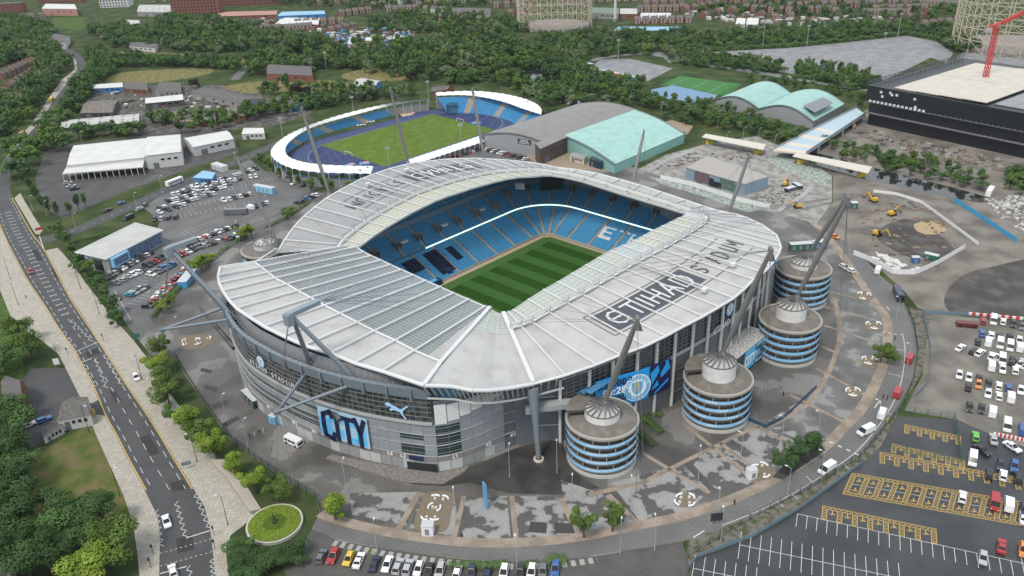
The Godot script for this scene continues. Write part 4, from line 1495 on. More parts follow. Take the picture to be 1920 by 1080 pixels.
const RING_OUT = [-55,-165.4,-46.5,-160.5,-23,-154.2,-5.2,-151,3.6,-151.1,18.7,-152.1,40.7,-155.9,62.6,-164.9,80.7,-175.1,97.8,-186.5,105.8,-195,117.2,-207.8,123.7,-216.1,129.1,-223.1,138.1,-240.2,144.5,-257.2,148.4,-271.7,151.5,-288,149.8,-299.2,150.3,-316.9,148.4,-334.2,144.2,-344.4]

func build_ground() -> void:
	var st := Transform3D(Basis(Vector3.UP,deg_to_rad(46.18)),Vector3(5.8,0,-295.3))
	var hp := []
	for e in [[74,-50],[-80,-52],[-84,54],[74,52]]:
		var p: Vector3 = st * Vector3(e[0],0,e[1])
		hp.append(Vector2(p.x,p.z))
	# hp: far,left,near,right corner of the hole
	halves = [PackedVector2Array([Vector2(hp[0].x,-6000),hp[0],hp[1],hp[2],Vector2(hp[2].x,400),Vector2(-4000,400),Vector2(-4000,-6000)]),PackedVector2Array([Vector2(hp[0].x,-6000),hp[0],hp[3],hp[2],Vector2(hp[2].x,400),Vector2(4000,400),Vector2(4000,-6000)])]
	var scrub := rough_mat("scrub_grass",[[.25,.04,.062,.022],[.5,.056,.082,.03],[.75,.085,.10,.042]],130.0,.012,.95,12.0)
	holed("ground",[-4000,399,4000,399,4000,-5999,-4000,-5999],0.0,scrub)
	var asphalt := rough_mat("asphalt_road",[[.3,.060,.061,.063],[.5,.066,.067,.069],[.7,.073,.074,.076]],70.0,.012,.75,12.0,5)
	var wet := rough_mat("asphalt_wet",[[.3,.034,.035,.037],[.5,.043,.044,.046],[.7,.054,.055,.057]],110.0,.01,.4,12.0,8)
	var lot := rough_mat("asphalt_lot",[[.3,.115,.113,.112],[.55,.13,.128,.127],[.75,.15,.147,.145]],90.0,.012,.7,12.0,9)
	var conc := rough_mat("concourse_asphalt",[[.28,.085,.078,.071],[.42,.105,.097,.089],[.46,.125,.116,.107],[.64,.142,.132,.122],[.68,.22,.209,.195]],120.0,.009,.55,13.0,14)
	var cream := slab_mat("pavement_cream",[.43,.397,.34],1.2)
	var dirt := rough_mat("demolition_dirt",[[.25,.15,.135,.119],[.5,.205,.187,.165],[.75,.255,.232,.205]],120.0,.012,.95,6.0,3)
	var black_dirt := rough_mat("black_dirt",[[.3,.08,.074,.069],[.55,.10,.093,.086],[.75,.13,.121,.112]],80.0,.012,.9,5.0,4)
	var gravel := rough_mat("gravel_lot",[[.25,.16,.148,.13],[.5,.20,.186,.165],[.75,.25,.232,.206]],90.0,.012,.95,4.0,6)
	var rubble := rough_mat("rubble_pale",[[.25,.24,.23,.215],[.5,.31,.30,.28],[.75,.38,.37,.35]],60.0,.016,.95,3.0,7)
	var slabs := rough_mat("green_slabs",[[.3,.22,.25,.22],[.5,.32,.37,.33],[.7,.42,.46,.42]],40.0,.03,.9,5.0,17)
	var lawn := rough_mat("lawn",[[.3,.055,.10,.025],[.6,.085,.135,.035],[.8,.12,.15,.05]],30.0,.02,.95,3.0,2)
	var dry := rough_mat("dry_grass",[[.25,.085,.115,.03],[.45,.11,.13,.04],[.62,.14,.135,.055],[.8,.17,.145,.07]],60.0,.014,.95,3.0,12)
	var meadow := rough_mat("meadow",[[.25,.13,.13,.045],[.5,.20,.18,.075],[.8,.27,.23,.12]],50.0,.02,.95,4.0,13)
	# --- broad areas
	holed("concourse",[-114.6,-407,-127.7,-377.1,-135.3,-358.2,-141.3,-310.4,-141.1,-282.8,-140.3,-268.4,-131.5,-257,-122.5,-256.4,-115.6,-244.5,-105,-229.1,-88.5,-205.8,-77.5,-194.9,-64.8,-183.9,-56.8,-177.9,-54,-171,-54.9,-165,-46.4,-159.9,-23,-153.7,-5.2,-150.5,3.6,-150.5,18.6,-151.5,40.6,-155.3,62.4,-164.3,80.4,-174.4,97.5,-185.8,106.3,-195,117.7,-207.8,124.2,-216.1,129.6,-223.1,138.7,-240.2,145.1,-257.2,149,-271.6,152.1,-287.9,150.4,-299.2,151,-316.9,149.1,-334.2,144.9,-344.3,138.7,-362.5,123.7,-381.7,109.3,-410.7,88.9,-437.5,61.1,-454.1,31.2,-465.6,-0.1,-479.8,-39.3,-486.9,-73.6,-473.4,-93.1,-437.8],0.012,conc)
	sheet("car_park",[-172.5,-313,-149.5,-280.5,-140.3,-268.4,-141.1,-282.8,-141.3,-310.4,-135.3,-358.2,-127.7,-377.1,-114.6,-407,-104.2,-432.9,-120.6,-454.6,-149.2,-469.5,-175.5,-472.6,-187.9,-444.1,-194.7,-413.2,-177.6,-391.2,-173.7,-373.5],0.024,lot)
	sheet("car_park",[-301.8,-525.6,-279.8,-468.3,-250.5,-419,-231.3,-400.2,-212.4,-445.1,-185.5,-483.9,-169.4,-504.3,-182.3,-543.8,-218.5,-564.3,-292.7,-539.8],0.016,rough_mat("asphalt_retail",[[.3,.065,.063,.061],[.55,.075,.072,.07],[.75,.09,.087,.084]],90.0,.012,.8,12.0,31))
	sheet("car_park",[39.4,-143.3,40.5,-146.7,42.9,-149.6,58.7,-156,72.2,-164.4,86.4,-174.8,98.3,-184.1,105.2,-190,116,-204.2,132.1,-201.3,145.6,-186.8,131,-153.5,122,-138.3],0.016,wet)
	sheet("car_park",[119.4,-206.8,134.1,-226.3,145.1,-246.9,155.7,-266.4,165.4,-264,190.4,-252.9,142.7,-173,144.9,-185.6,132.9,-201.2],0.012,gravel)
	sheet("demolition_site",[145.1,-351.9,172.5,-384,204.3,-421.2,236.4,-440.4,282.8,-407.7,191,-254,156.2,-267.6,153.1,-270.8,154.1,-285.4,152.9,-305,149.7,-325.4],0.012,dirt)
	sheet("dirt_patch",[166.1,-277.6,181.1,-295,198.6,-303.5,222.5,-306.6,191.5,-254.7,173.6,-260.9,163.9,-264.9],0.03,black_dirt)
	sheet("dirt_patch",[165.3,-340.5,187.4,-357.6,193,-337.8,191.5,-320.3,179.9,-310.5,169.2,-316.9],0.03,black_dirt)
	sheet("sand_patch",[188.1,-350.9,197.9,-353.2,199.3,-343.4,190.7,-338,185.6,-341.6],0.042,rough_mat("sand",[[.3,.30,.23,.14],[.7,.4,.31,.2]],20.0,.03,.95))
	sheet("demolition_site",[73.3,-443,94.5,-468,124.4,-487.8,156.9,-498.3,170.4,-458.5,175,-420.2,160.9,-381.5,143.8,-355.3,132.9,-368.6,118,-380.2,105.7,-407],0.02,rubble)
	sheet("demolition_site",[169.8,-458.6,198.6,-484.8,211.7,-453.3,204.5,-420.3,172.2,-383.3,144.9,-351.3,143.3,-355.4,161.4,-381.4,175.6,-420.2],0.016,dirt)
	sheet("slab_floor",[156,-460.3,167.2,-448.9,175,-420.2,165.6,-406,155,-429.7,148.2,-446.4],0.032,slabs)
	sheet("slab_floor",[77.4,-431.6,98.3,-411.9,120,-387.4,127.4,-376.3,116.1,-373.2,102.6,-393.8,82.4,-417.9],0.032,slabs)
	sheet("arena_yard",[199.4,-486.9,246.1,-550,308.8,-451.2,280.5,-403.7,261.7,-410.1,239.2,-440.1,213.7,-458.1],0.016,dirt)
	sheet("sports_plaza",[-14.5,-471.2,15,-455.7,56.5,-441.3,77.5,-459.9,115.9,-509.8,122.8,-526.2,111.8,-542.1,15.9,-477.8,-16.7,-503.9,-39.2,-484.7],0.016,rough_mat("plaza_tan",[[.3,.24,.19,.14],[.7,.33,.27,.2]],20.0,.03,.95))
	sheet("service_yard",[-64.1,-459.4,-22.5,-472.2,15.4,-464.6,11.1,-478.4,-15,-503.7,-30.6,-515.1,-55.6,-486.8],0.02,lot)
	sheet("car_park",[142.2,-772.9,174.3,-789.9,193,-762.9,262.5,-766.8,317.1,-782,386.6,-803.6,399.6,-770.2,388.1,-717.2,364.9,-681.3,362.4,-703.8,324.2,-663.9,293.1,-631,263.4,-618.1,253.2,-634.1,229.9,-664.7,166.9,-731.8,144,-722.4],0.012,rough_mat("asphalt_far",[[.3,.19,.19,.195],[.5,.225,.225,.23],[.7,.26,.26,.265]],90.0,.012,.6,14.0,19))
	sheet("car_park",[73.6,-713.2,86.5,-746.9,112.8,-746.7,143.1,-700.7,114.8,-657.6,86.3,-685.9],0.012,M["asphalt_far"])
	sheet("car_park",[378.9,-696.1,425.1,-645.8,472.1,-724.6,429.5,-758.7],0.012,M["asphalt_far"])
	sheet("industrial_yard",[-314.1,-602.9,-336.6,-662,-343.9,-709.1,-313.9,-714,-236.7,-701.2,-178.5,-646,-140.1,-600,-159.7,-566.9,-188,-561.4,-232.6,-541.8,-257.9,-560.4,-293.3,-565.2],0.012,rough_mat("yard_grey",[[.3,.085,.08,.075],[.6,.13,.125,.115],[.8,.2,.19,.175]],60.0,.02,.9,6.0,23))
	sheet("meadow",[-354.9,-763.1,-338,-775.9,-279,-776.9,-263.3,-758.1,-279.7,-734.8,-308.2,-723.1,-348.2,-729.8],0.02,meadow)
	sheet("meadow",[-235.5,-697.1,-194.7,-714.1,-137.3,-700.3,-106.3,-670.1,-167.1,-670.8,-205.3,-667.8],0.02,meadow)
	sheet("meadow",[-139.9,-729.7,-116.6,-747.6,-86.9,-737.8,-78.6,-698.3,-109.7,-695.6,-133.4,-703.6],0.024,meadow)
	sheet("meadow",[-403.7,-880.6,-332,-858.1,-253.9,-811.3,-253.3,-791.3,-320,-823.7,-393.1,-861.7],0.02,meadow)
	sheet("playing_field",[-599.7,-1155,-549.8,-1147.4,-527.1,-1073.5,-528.5,-1107,-508.9,-1030.5,-564,-1074],0.02,lawn)
	sheet("lawn",[-147.6,-202.7,-142.8,-206.3,-134.7,-214.8,-121.3,-196,-110.9,-181,-103.5,-169,-103.6,-165.6,-112.8,-164.1,-122.8,-164.7,-128.2,-169.3,-137.7,-182.5],0.02,dry)
	sheet("lawn",[-142.6,-468.7,-117.6,-440.6,-92.7,-435.1,-77.4,-454.3,-84.7,-461.8,-122.3,-462.4,-140.6,-486.7,-150.1,-498.6],0.02,lawn)
	sheet("lawn",[-214.8,-309.2,-200,-290.4,-188.6,-272,-173.6,-248.6,-178.6,-242.2],0.016,lawn)
	sheet("lawn",[-357.6,-573.9,-346.9,-575.1,-366.8,-658.1,-378.3,-668.4,-369.5,-610.8,-369.7,-596.3],0.016,lawn)
	sheet("yard",[-172.5,-252,-158.7,-251.1,-146.2,-231.9,-139.5,-229.2,-132.9,-220.4,-137.1,-218.6,-143.4,-214.5,-148.4,-204.3,-159.9,-216.4,-171.9,-241.7],0.024,asphalt)
	sheet("parking_strip",[-54.9,-165,-46.3,-159.7,-23,-153.5,-5.2,-150.3,18.6,-151.4,40.5,-155.1,40.6,-149.2,38.8,-141.6,-57,-146.4,-59.5,-152.5,-56.7,-156.9],.008,rough_mat("asphalt_brown",[[.3,.085,.08,.075],[.7,.105,.099,.093]],60.0,.014,.8,11.0,51))
	sheet("verge",[39.8,-146.4,43,-149.9,58.8,-156.4,72.3,-164.8,86.5,-175.2,98.7,-184.3,105.3,-190.2,116.3,-204.8,123.2,-213.8,136.7,-230,155.7,-266.4,149.4,-272.4,138.8,-243.7,126.5,-221.1,111.4,-201.8,96.1,-187.4,76.6,-174.7,59.1,-164.1,42.1,-156.3],.008,rough_mat("verge_gravel",[[.3,.09,.10,.05],[.45,.15,.14,.115],[.7,.19,.178,.155]],30.0,.02,.95,4.0,52))
	# --- the main road with its pavements
	var r := smooth(v2(ROAD_R),3)
	var l := smooth(v2(ROAD_L),3)
	var rd := MB.new()
	strip_between(rd,l,r,.03)
	ground_piece("road",rd.done(),asphalt)
	pavement("pavement",[-259.2,-391.5,-237.3,-360.4,-214.7,-329.5,-206,-318.3,-189.7,-297.7,-174.6,-277.8,-161.9,-262.3,-153,-249.6,-143.9,-237.1,-139.2,-229.8,-140.5,-227.8,-146.2,-231.9,-157.4,-247.5,-167.1,-260.8,-178.1,-271.2,-193.1,-283.4,-201.6,-292.8,-218.9,-316.9],cream)
	pavement("pavement",[-133,-220.4,-125,-209.6,-116.1,-197,-107.4,-185.3,-99.9,-174.6,-97.3,-170.3,-94.4,-163.6,-89.5,-149.7,-94.4,-149.9,-98.1,-158.1,-103.5,-169,-110.9,-181,-121.1,-195.5,-131.5,-210.4,-137.4,-219.2,-135.8,-221.2],cream)
	pavement("pavement",[-219.8,-358.7,-184.9,-308.3,-155.9,-269.5,-133.3,-239,-117.6,-218.5,-102.1,-196.9,-90.9,-181.4,-86.5,-175.3,-82.6,-167.5,-79.9,-160.9,-75.4,-149,-72,-148.8,-75.1,-156.9,-76,-163.6,-72.2,-169.3,-72.2,-173.4,-81.9,-188.4,-91.3,-198.7,-105.4,-218,-118.2,-234.8,-127.4,-248.8,-142.4,-268.5,-157.1,-286.2,-166.4,-298.1,-184.5,-321.6,-197.1,-339,-215.5,-361.4],cream)
	pavement("pavement",[-274.5,-434.7,-255.8,-408.7,-236,-380.9,-233,-379.3,-234.2,-384.9,-246.4,-401.8,-264.3,-426.9,-275.7,-443.3],cream)
	pavement("pavement",[-449.4,-881.1,-423,-835.4,-403.4,-794.6,-391.2,-756.2,-367.5,-675.6,-351.7,-628.1,-337.6,-580.6,-327.9,-540.8,-317.7,-510.7,-321.4,-514.4,-334.6,-550.2,-346.1,-594.4,-362,-644,-381.4,-701.7,-397.4,-752.9,-400.6,-773.3,-406.1,-795.1,-422.7,-830.2],cream)
	# crossing road to the retail park,ring road
	road_line("access_road",[-230,-371.1,-222,-376.2,-214,-387.7,-205.6,-406.6,-193.3,-434.3,-178.9,-463.3,-164.3,-489.6,-148.8,-521.1,-137.7,-534.1],9.5,.034,asphalt)
	road_line("lane",[-162.6,-489.4,-148.6,-467.5,-130,-442,-109.7,-416.8,-102.5,-424.3],8.0,.034,lot)
	road_line("road",[122.9,-781.9,150.5,-744.3,175.4,-707.7,216.5,-663.1,249.4,-623.9,272,-599.7],10.0,.02,M["asphalt_far"])
	road_line("road",[-260,-1043.1,-231,-968.4,-237.5,-788.3,-233.3,-720.7],8.0,.02,lot)
	road_line("footpath",[68.8,-736.3,100.3,-761.1,151.2,-773.7,182.5,-804.5],7.0,.018,M["asphalt_far"])
	var ring := MB.new()
	var ri := smooth(v2(RING_IN),3)
	var ro := smooth(v2(RING_OUT),3)
	strip_between(ring,ri,ro,.04)
	ground_piece("ring_road",ring.done(),rough_mat("ring_asphalt",[[.3,.135,.131,.127],[.55,.148,.144,.14],[.8,.165,.161,.156]],90.0,.012,.65,12.0,25))
	var bk := MB.new()
	for i in ri.size() - 1:
		bk.ribbon(PackedVector2Array([ri[i],ri[i + 1]]),3.2,.05)
	ground_piece("paved_strip",bk.done(),rough_mat("strip_buff",[[.3,.27,.22,.175],[.5,.32,.265,.212],[.7,.36,.30,.245]],50.0,.014,.9,9.0,26))
	build_forecourt()
	build_markings(r,l)
	build_bays()

func strip_between(b: MB,l: PackedVector2Array,r: PackedVector2Array,y: float) -> void:
	var k := 160
	var ll := resample(l,k)
	var rr := resample(r,k)
	for i in k:
		var q := PackedVector2Array([ll[i],ll[i + 1],rr[i + 1],rr[i]])
		for t in [[0,1,2],[0,2,3]]:
			for j in t:
				b.put(Vector3(q[j].x,y,q[j].y),Vector3.UP,q[j])

func resample(p: PackedVector2Array,k: int) -> PackedVector2Array:
	var L := 0.0
	for i in p.size() - 1:
		L += p[i].distance_to(p[i + 1])
	var out := PackedVector2Array()
	var i := 0
	var acc := 0.0
	for j in k + 1:
		var s := L * j / k
		while i < p.size() - 2 and acc + p[i].distance_to(p[i + 1]) < s:
			acc += p[i].distance_to(p[i + 1])
			i += 1
		out.append(p[i].lerp(p[i + 1],clampf((s - acc) / maxf(p[i].distance_to(p[i + 1]),.001),0,1)))
	return out

func pavement(called: String,a: Array,m: Material) -> void:
	var b := MB.new()
	b.prism(v2(a),.0,.13)
	ground_piece(called,b.done(),m)

func road_line(called: String,a: Array,w: float,y: float,m: Material) -> void:
	var b := MB.new()
	var p := smooth(v2(a),4)
	var l := PackedVector2Array()
	var r := PackedVector2Array()
	for i in p.size():
		var d := (p[mini(i + 1,p.size() - 1)] - p[maxi(i - 1,0)]).normalized()
		l.append(p[i] + Vector2(-d.y,d.x) * w * .5)
		r.append(p[i] - Vector2(-d.y,d.x) * w * .5)
	for i in p.size() - 1:
		for t in [l[i],l[i + 1],r[i + 1],l[i],r[i + 1],r[i]]:
			b.put(Vector3(t.x,y,t.y),Vector3.UP,t)
	ground_piece(called,b.done(),m)

# paved strips,pale concrete fields and cable anchor plots of the forecourt
func build_forecourt() -> void:
	var buff: Material = M["strip_buff"]
	var pale := rough_mat("worn_concrete",[[.38,.10,.095,.09],[.42,.135,.129,.123],[.44,.28,.274,.264],[.7,.33,.324,.312]],50.0,.014,.65,9.0,41)
	var y := .024
	for a in [[-47.3,-178.5,-28,-178,-30.1,-165,-45.2,-169.9],[-26.9,-177.3,-18.3,-176.2,-14.8,-159.3,-29.2,-164],[-15,-175.5,-3.6,-174.9,-2.7,-158,-15.9,-159],[-2.2,-174.8,10.9,-173.7,13.2,-158.2,-1.7,-157.9],[11.7,-180.7,23.9,-173.3,29.6,-162.8,14.6,-158.7,11.6,-173],[25.3,-178.7,46.7,-185.5,51.6,-173.9,44.2,-166.4,31,-163.1],[48.7,-187.8,61.1,-194.5,72.2,-184.5,58.3,-171.8,53.3,-174.9],[63.2,-196.4,72.6,-201.6,85.1,-191,73.3,-180.7],[74.5,-202.8,89.6,-214,98.8,-202.6,86.6,-190.9]]:
		sheet("worn_paving",a,y,pale)
	sheet("worn_paving",[72.2,-200.3,85.8,-207.6,100.9,-224.5,113.1,-245.6,120.6,-268.4,124.6,-287.9,138.4,-296.3,139.4,-277.6,136,-259.1,129.8,-244.4,118.5,-224.8,106.2,-209.1,98,-200.5,89.3,-192,80.5,-201.1],y + .006,rough_mat("east_paving",[[.3,.115,.11,.105],[.5,.15,.145,.139],[.64,.17,.165,.158],[.68,.26,.254,.245]],70.0,.012,.6,12.0,61))
	for a in [[[-27.7,-178,-32.3,-163.2],1.6],[[-15.3,-175.6,-17.5,-158.7],1.3],[[-2.2,-174.8,-1.4,-157.7],1.4],[[11.1,-173,14.7,-159.1],1.6],[[24,-173.8,30.3,-162.7],1.6],[[18.6,-174.1,34.1,-178.2],1.6],[[34.1,-178.2,48.6,-187.3,63.2,-196.4,74.5,-202.8],1.4],[[50.8,-204.3,65.8,-175.3,69.5,-170.8],1.3],[[59.5,-194.6,68.6,-177.3],1.3],[[72.6,-201.6,82.6,-188.2],1.3],[[36.2,-191,51.4,-172.9],1.3],[[87.4,-217.7,98.8,-202.6],1.3],[[101.1,-232.6,110.7,-216.1],1.2],[[107.7,-246,120.3,-231.2],1.2],[[113.8,-260.8,128.4,-246.3],1.2],[[118.9,-274.9,133.5,-263.3],1.2],[[124.6,-287.9,135.7,-278.8],1.2]]:
		var b := MB.new()
		b.ribbon(v2(a[0]),a[1],.036)
		ground_piece("paved_strip",b.done(),buff)
	var arc := MB.new()
	arc.ribbon(smooth(v2([125.2,-287.9,123.1,-272.4,117.4,-254.6,109.7,-238.8,100.9,-224.5,93.1,-214.3,85.8,-207.6,75.7,-201.4]),4),1.6,.048)
	ground_piece("paved_strip",arc.done(),buff)
	# pale apron along the south wall
	sheet("apron",[-55.6,-196.1,-42.3,-191.3,-31.1,-187.8,-24.1,-185.7,-21,-186.2,-14.2,-188.5,-15.7,-185.7,-21.5,-180.8,-32.1,-182.1,-43.3,-187.3,-56.8,-194.2],.03,rough_mat("apron_pale",[[.3,.18,.165,.15],[.6,.25,.235,.22]],18.0,.03,.85,4.0,44))
	sheet("wet_tarmac",[-51.6,-190.9,-41.7,-187,-30.5,-181.3,-21.4,-179.9,-14,-181,-2.9,-175.9,10.9,-174.5,22.1,-176.7,17.4,-181.5,14,-192.3,13.4,-198.5,6.5,-198.4,-0.6,-195.7,-14.2,-187.7,-21,-185.3,-32.6,-186.9],.018,rough_mat("tarmac_wet_brown",[[.3,.046,.042,.039],[.5,.056,.052,.048],[.7,.072,.066,.061]],60.0,.014,.4,9.0,71))
	for a in [[-208.4,-340,-202.9,-335,-195.1,-323.6,-200.1,-327.2],[-157.9,-262,-154.8,-264.8,-151.8,-260.8,-154.8,-257.6],[-137.4,-234.5,-135.8,-235.3,-130.9,-228.7,-132.5,-227.9],[-117,-208.2,-114.4,-209.4,-107.6,-199.7,-110.1,-198.6],[-99.8,-186,-96,-186.9,-93.5,-182.7,-97.5,-182],[-90.1,-163.3,-86.4,-164.7,-84,-159.2,-87.7,-157.9],[-226.7,-359.4,-224.7,-360.4,-215.8,-347.5,-217.7,-346.6]]:
		sheet("road_patch",a,.036,rough_mat("patch_grey",[[.3,.053,.053,.055],[.7,.06,.06,.062]],20.0,.02,.85,5.0,72))
	# dark reinstated patches
	var patch := rough_mat("patch_dark",[[.3,.05,.048,.046],[.7,.065,.062,.06]],12.0,.03,.8,3.0)
	for a in [[2.5,-164.6,6.9,-164,6.4,-160.1,1.7,-160.8],[8.8,-163.9,13.2,-163.3,13.8,-159.7,8.6,-160],[70,-178.4,76,-184.3,88.4,-192.8,88.7,-189,76.9,-180.3,72.7,-177.1],[-110.4,-247.6,-105.7,-245.6,-106.1,-243.9,-110.3,-245.5],[-105.6,-236.5,-100.4,-234.2,-100.6,-232,-105.5,-234.5],[-100,-224.2,-95.5,-226.9,-94,-224.7,-98.3,-221.7],[-93.3,-213.5,-89.4,-217.6,-88,-215.8,-91.8,-211.2]]:
		sheet("dark_patch",a,.06,patch)
	# round planting plots where the cables meet the ground
	var sandy := rough_mat("sandy_gravel",[[.3,.19,.155,.11],[.6,.25,.208,.155]],9.0,.03,.95,2.0)
	for a in [[-25.7,-177.2,-18.3,-176.8,-18.5,-169.4,-19.7,-162.5,-26,-162.2,-28.1,-164.9,-27.4,-170.9],[41.6,-171.3,43.5,-173.3,46.9,-172.5,46.6,-168.9,43.8,-167.6,41.5,-168.6],[64.9,-182.6,69.1,-184.2,71.3,-181.3,68.8,-177.8,64.3,-177.6],[134.5,-283.4,139.3,-286.7,141,-281.5,136.2,-277.4,133.5,-279.4],[128.7,-261.2,134.7,-261.6,133.9,-257.3,130,-254.8,127.5,-257.4],[118.3,-237.4,122.1,-239.3,123.7,-236,120.5,-231.9,117.3,-232.8],[-126.4,-270.5,-119.7,-271.6,-113.3,-270.3,-111.4,-265.4,-116.2,-260.8,-122.6,-262.4],[106,-219.4,110,-220.4,110.9,-217.6,106.4,-214]]:
		sheet("planting_plot",a,.07,sandy)

func build_markings(r: PackedVector2Array,l: PackedVector2Array) -> void:
	var white := mat("road_paint_white",.48,.48,.465,.8)
	var yellow := mat("road_paint_yellow",.50,.33,.08,.7)
	var w := MB.new()
	var yl := MB.new()
	var k := 160
	var ll := resample(l,k)
	var rr := resample(r,k)
	var a := PackedVector2Array()
	var b := PackedVector2Array()
	var c := PackedVector2Array()
	var yr := PackedVector2Array()
	var yl2 := PackedVector2Array()
	for i in range(62,161):
		if ll[i].y > Vector3(-792.4,0,-1379.7).z and (ll[i].y < Vector3(-276.7,0,-434.9).z or rr[i].y > Vector3(-90.9,0,-180.9).z):
			continue
		a.append(ll[i].lerp(rr[i],.16))
		b.append(ll[i].lerp(rr[i],.5))
		c.append(ll[i].lerp(rr[i],.84))
	for i in range(60,161):
		if ll[i].y < Vector3(-276.7,0,-434.9).z or rr[i].y > Vector3(-90.9,0,-180.9).z:
			continue
		yr.append(rr[i].lerp(ll[i],.028))
		yl2.append(ll[i].lerp(rr[i],.028))
	w.ribbon(a,.17,.044,3.6,3.0)
	w.ribbon(c,.17,.044,3.6,3.0)
	var hz := PackedVector2Array()
	var lo := PackedVector2Array()
	for q in b:
		if q.y > Vector3(-176.7,0,-292.1).z:
			lo.append(q)
		elif q.y > Vector3(-264.8,0,-415.1).z:
			hz.append(q)
	w.ribbon(lo,.17,.044,3.6,4.4)
	yl.ribbon(yr,.32,.045)
	yl.ribbon(yl2,.32,.045)
	# hatched middle with cross bars
	for i in b.size() - 1:
		if b[i].y > Vector3(-176.7,0,-292.1).z or b[i].y < Vector3(-264.8,0,-415.1).z:
			continue
		for f in [0.0]:
			var p := b[i].lerp(b[i + 1],f)
			var d := (b[i + 1] - b[i]).normalized()
			var s := Vector2(-d.y,d.x)
			var wd := 1.2
			w.ribbon(PackedVector2Array([p - s * wd,p + s * wd]),.45,.044)
			for sd in [-wd,wd]:
				w.ribbon(PackedVector2Array([p + s * sd - d * .9,p + s * sd + d * .9]),.15,.044)
	# zigzags and stop lines by the two crossings
	for z in [[[-176,-280.4,-162.8,-264.2],6],[[-175,-287.6,-158.9,-269.8],6],[[-174.1,-297.3,-156.2,-269.6],6],[[-156.4,-255.2,-143.9,-238.1],6],[[-152.2,-257.1,-139.4,-236.8],6],[[-149.9,-259.5,-134.9,-238.5],6],[[-99.4,-174.5,-92.9,-160.6],6],[[-95.1,-177.7,-87.7,-163.6],6],[[-90.9,-180.9,-82.3,-166.4],6],[[-78.4,-155.6,-76,-149],4],[[-83.7,-153.4,-81.3,-149.3],2]]:
		var p := v2(z[0])
		var zz := PackedVector2Array()
		var d: Vector2 = (p[1] - p[0]) / (z[1] * 2)
		var s := Vector2(-d.y,d.x).normalized() * .55
		for i in z[1] * 2 + 1:
			zz.append(p[0] + d * i + s * (1 if i % 2 else -1))
		w.ribbon(zz,.2,.044)
	for z in [[-161.9,-262.3,-156.1,-269.2],[-156.7,-253.8,-153.4,-257.2],[-87.5,-163.4,-82.1,-165.8],[-89.9,-151.3,-84,-153.4],[-232,-377.2,-220.6,-358.8]]:
		w.ribbon(v2(z),.35,.044)
	for z in [[-92.4,-158.2,-80.5,-162.8],[-90.8,-153.8,-78.9,-158.2],[-160.5,-259.2,-154.4,-266.3]]:
		w.ribbon(v2(z),.2,.044,.5,.7)
	# ring road: edge line,bay ticks and arrows
	w.ribbon(smooth(v2([52,-160.6,65.5,-166.8,81.6,-176.6,95.9,-186.9,106.3,-197.3,116.8,-209.8,125.5,-222.8,134.6,-240.5,139.2,-253]),4),.22,.052)
	for z in [[79.5,-178.3,80.5,-175.5],[72.7,-171.6,74.4,-169.4],[68.2,-168.7,69.7,-166.6],[91.5,-183.3,92.2,-180.5],[112.9,-207.2,114.7,-204.9],[123.3,-227.7,126.7,-225.5],[130.9,-242.5,135,-241.5]]:
		w.ribbon(v2(z),.22,.052)
	for z in [[111,-208.8,114.4,-212.9],[113.2,-211.5,114.4,-212.9,113.6,-210.9],[142.2,-273,141.7,-270.1],[43.5,-156.6,46.8,-158.9]]:
		w.ribbon(v2(z),.35,.052)
	w.ribbon(v2([91.3,-193.1,98.3,-185.3]),.6,.052,1.2,1.4)
	w.ribbon(v2([132.8,-254.6,138.3,-251.9]),.5,.052,.9,1.0)
	# far car parks: rows of bays
	for e in [[[172.8,-759.4,276.3,-630.2],[242.6,-765.7,376.7,-719.5],11],[[83.2,-738.3,126.9,-703.6],[86.8,-689.9,115.4,-661.3],7]]:
		var p := v2(e[0])
		var q := v2(e[1])
		for i in e[2]:
			var f: float = float(i) / (e[2] - 1)
			w.ribbon(PackedVector2Array([p[0].lerp(q[0],f),p[1].lerp(q[1],f)]),.6,.03,1.6,2.2)
	# access road and lane
	w.ribbon(smooth(v2([-222,-376.2,-214,-387.7,-205.6,-406.6,-193.3,-434.3,-178.9,-463.3,-164.3,-489.6,-148.8,-521.1]),4),.2,.046,2.0,4.0)
	ground_piece("road_markings",w.done(),white)
	var dz := MB.new()
	dz.ribbon(smooth(v2([-48.4,-159.6,-34.8,-155.2,-19.8,-151.7,-5.2,-149.4,7.9,-149.1,18.5,-150.3]),4),1.9,.05,1.2,1.0)  # row of pale dashes with gaps between them
	ground_piece("pale_dashes",dz.done(),mat("dash_pale",.3,.29,.27,.8))
	ground_piece("kerb_lines",yl.done(),yellow)

# yellow disabled bays with lattice strips between them,white bays,all on the wet car park
func lattice(b: MB,p: Vector2,q: Vector2,r: Vector2,s: Vector2,n: int,y: float) -> void:   # p-q one long edge,s-r the other
	for e in [[p,q],[q,r],[r,s],[s,p]]:
		b.ribbon(PackedVector2Array(e),.13,y)
	for i in n:
		var f := float(i) / n
		var g := float(i + 1) / n
		b.ribbon(PackedVector2Array([p.lerp(q,f),s.lerp(r,g)]),.11,y)
		b.ribbon(PackedVector2Array([s.lerp(r,f),p.lerp(q,g)]),.11,y)

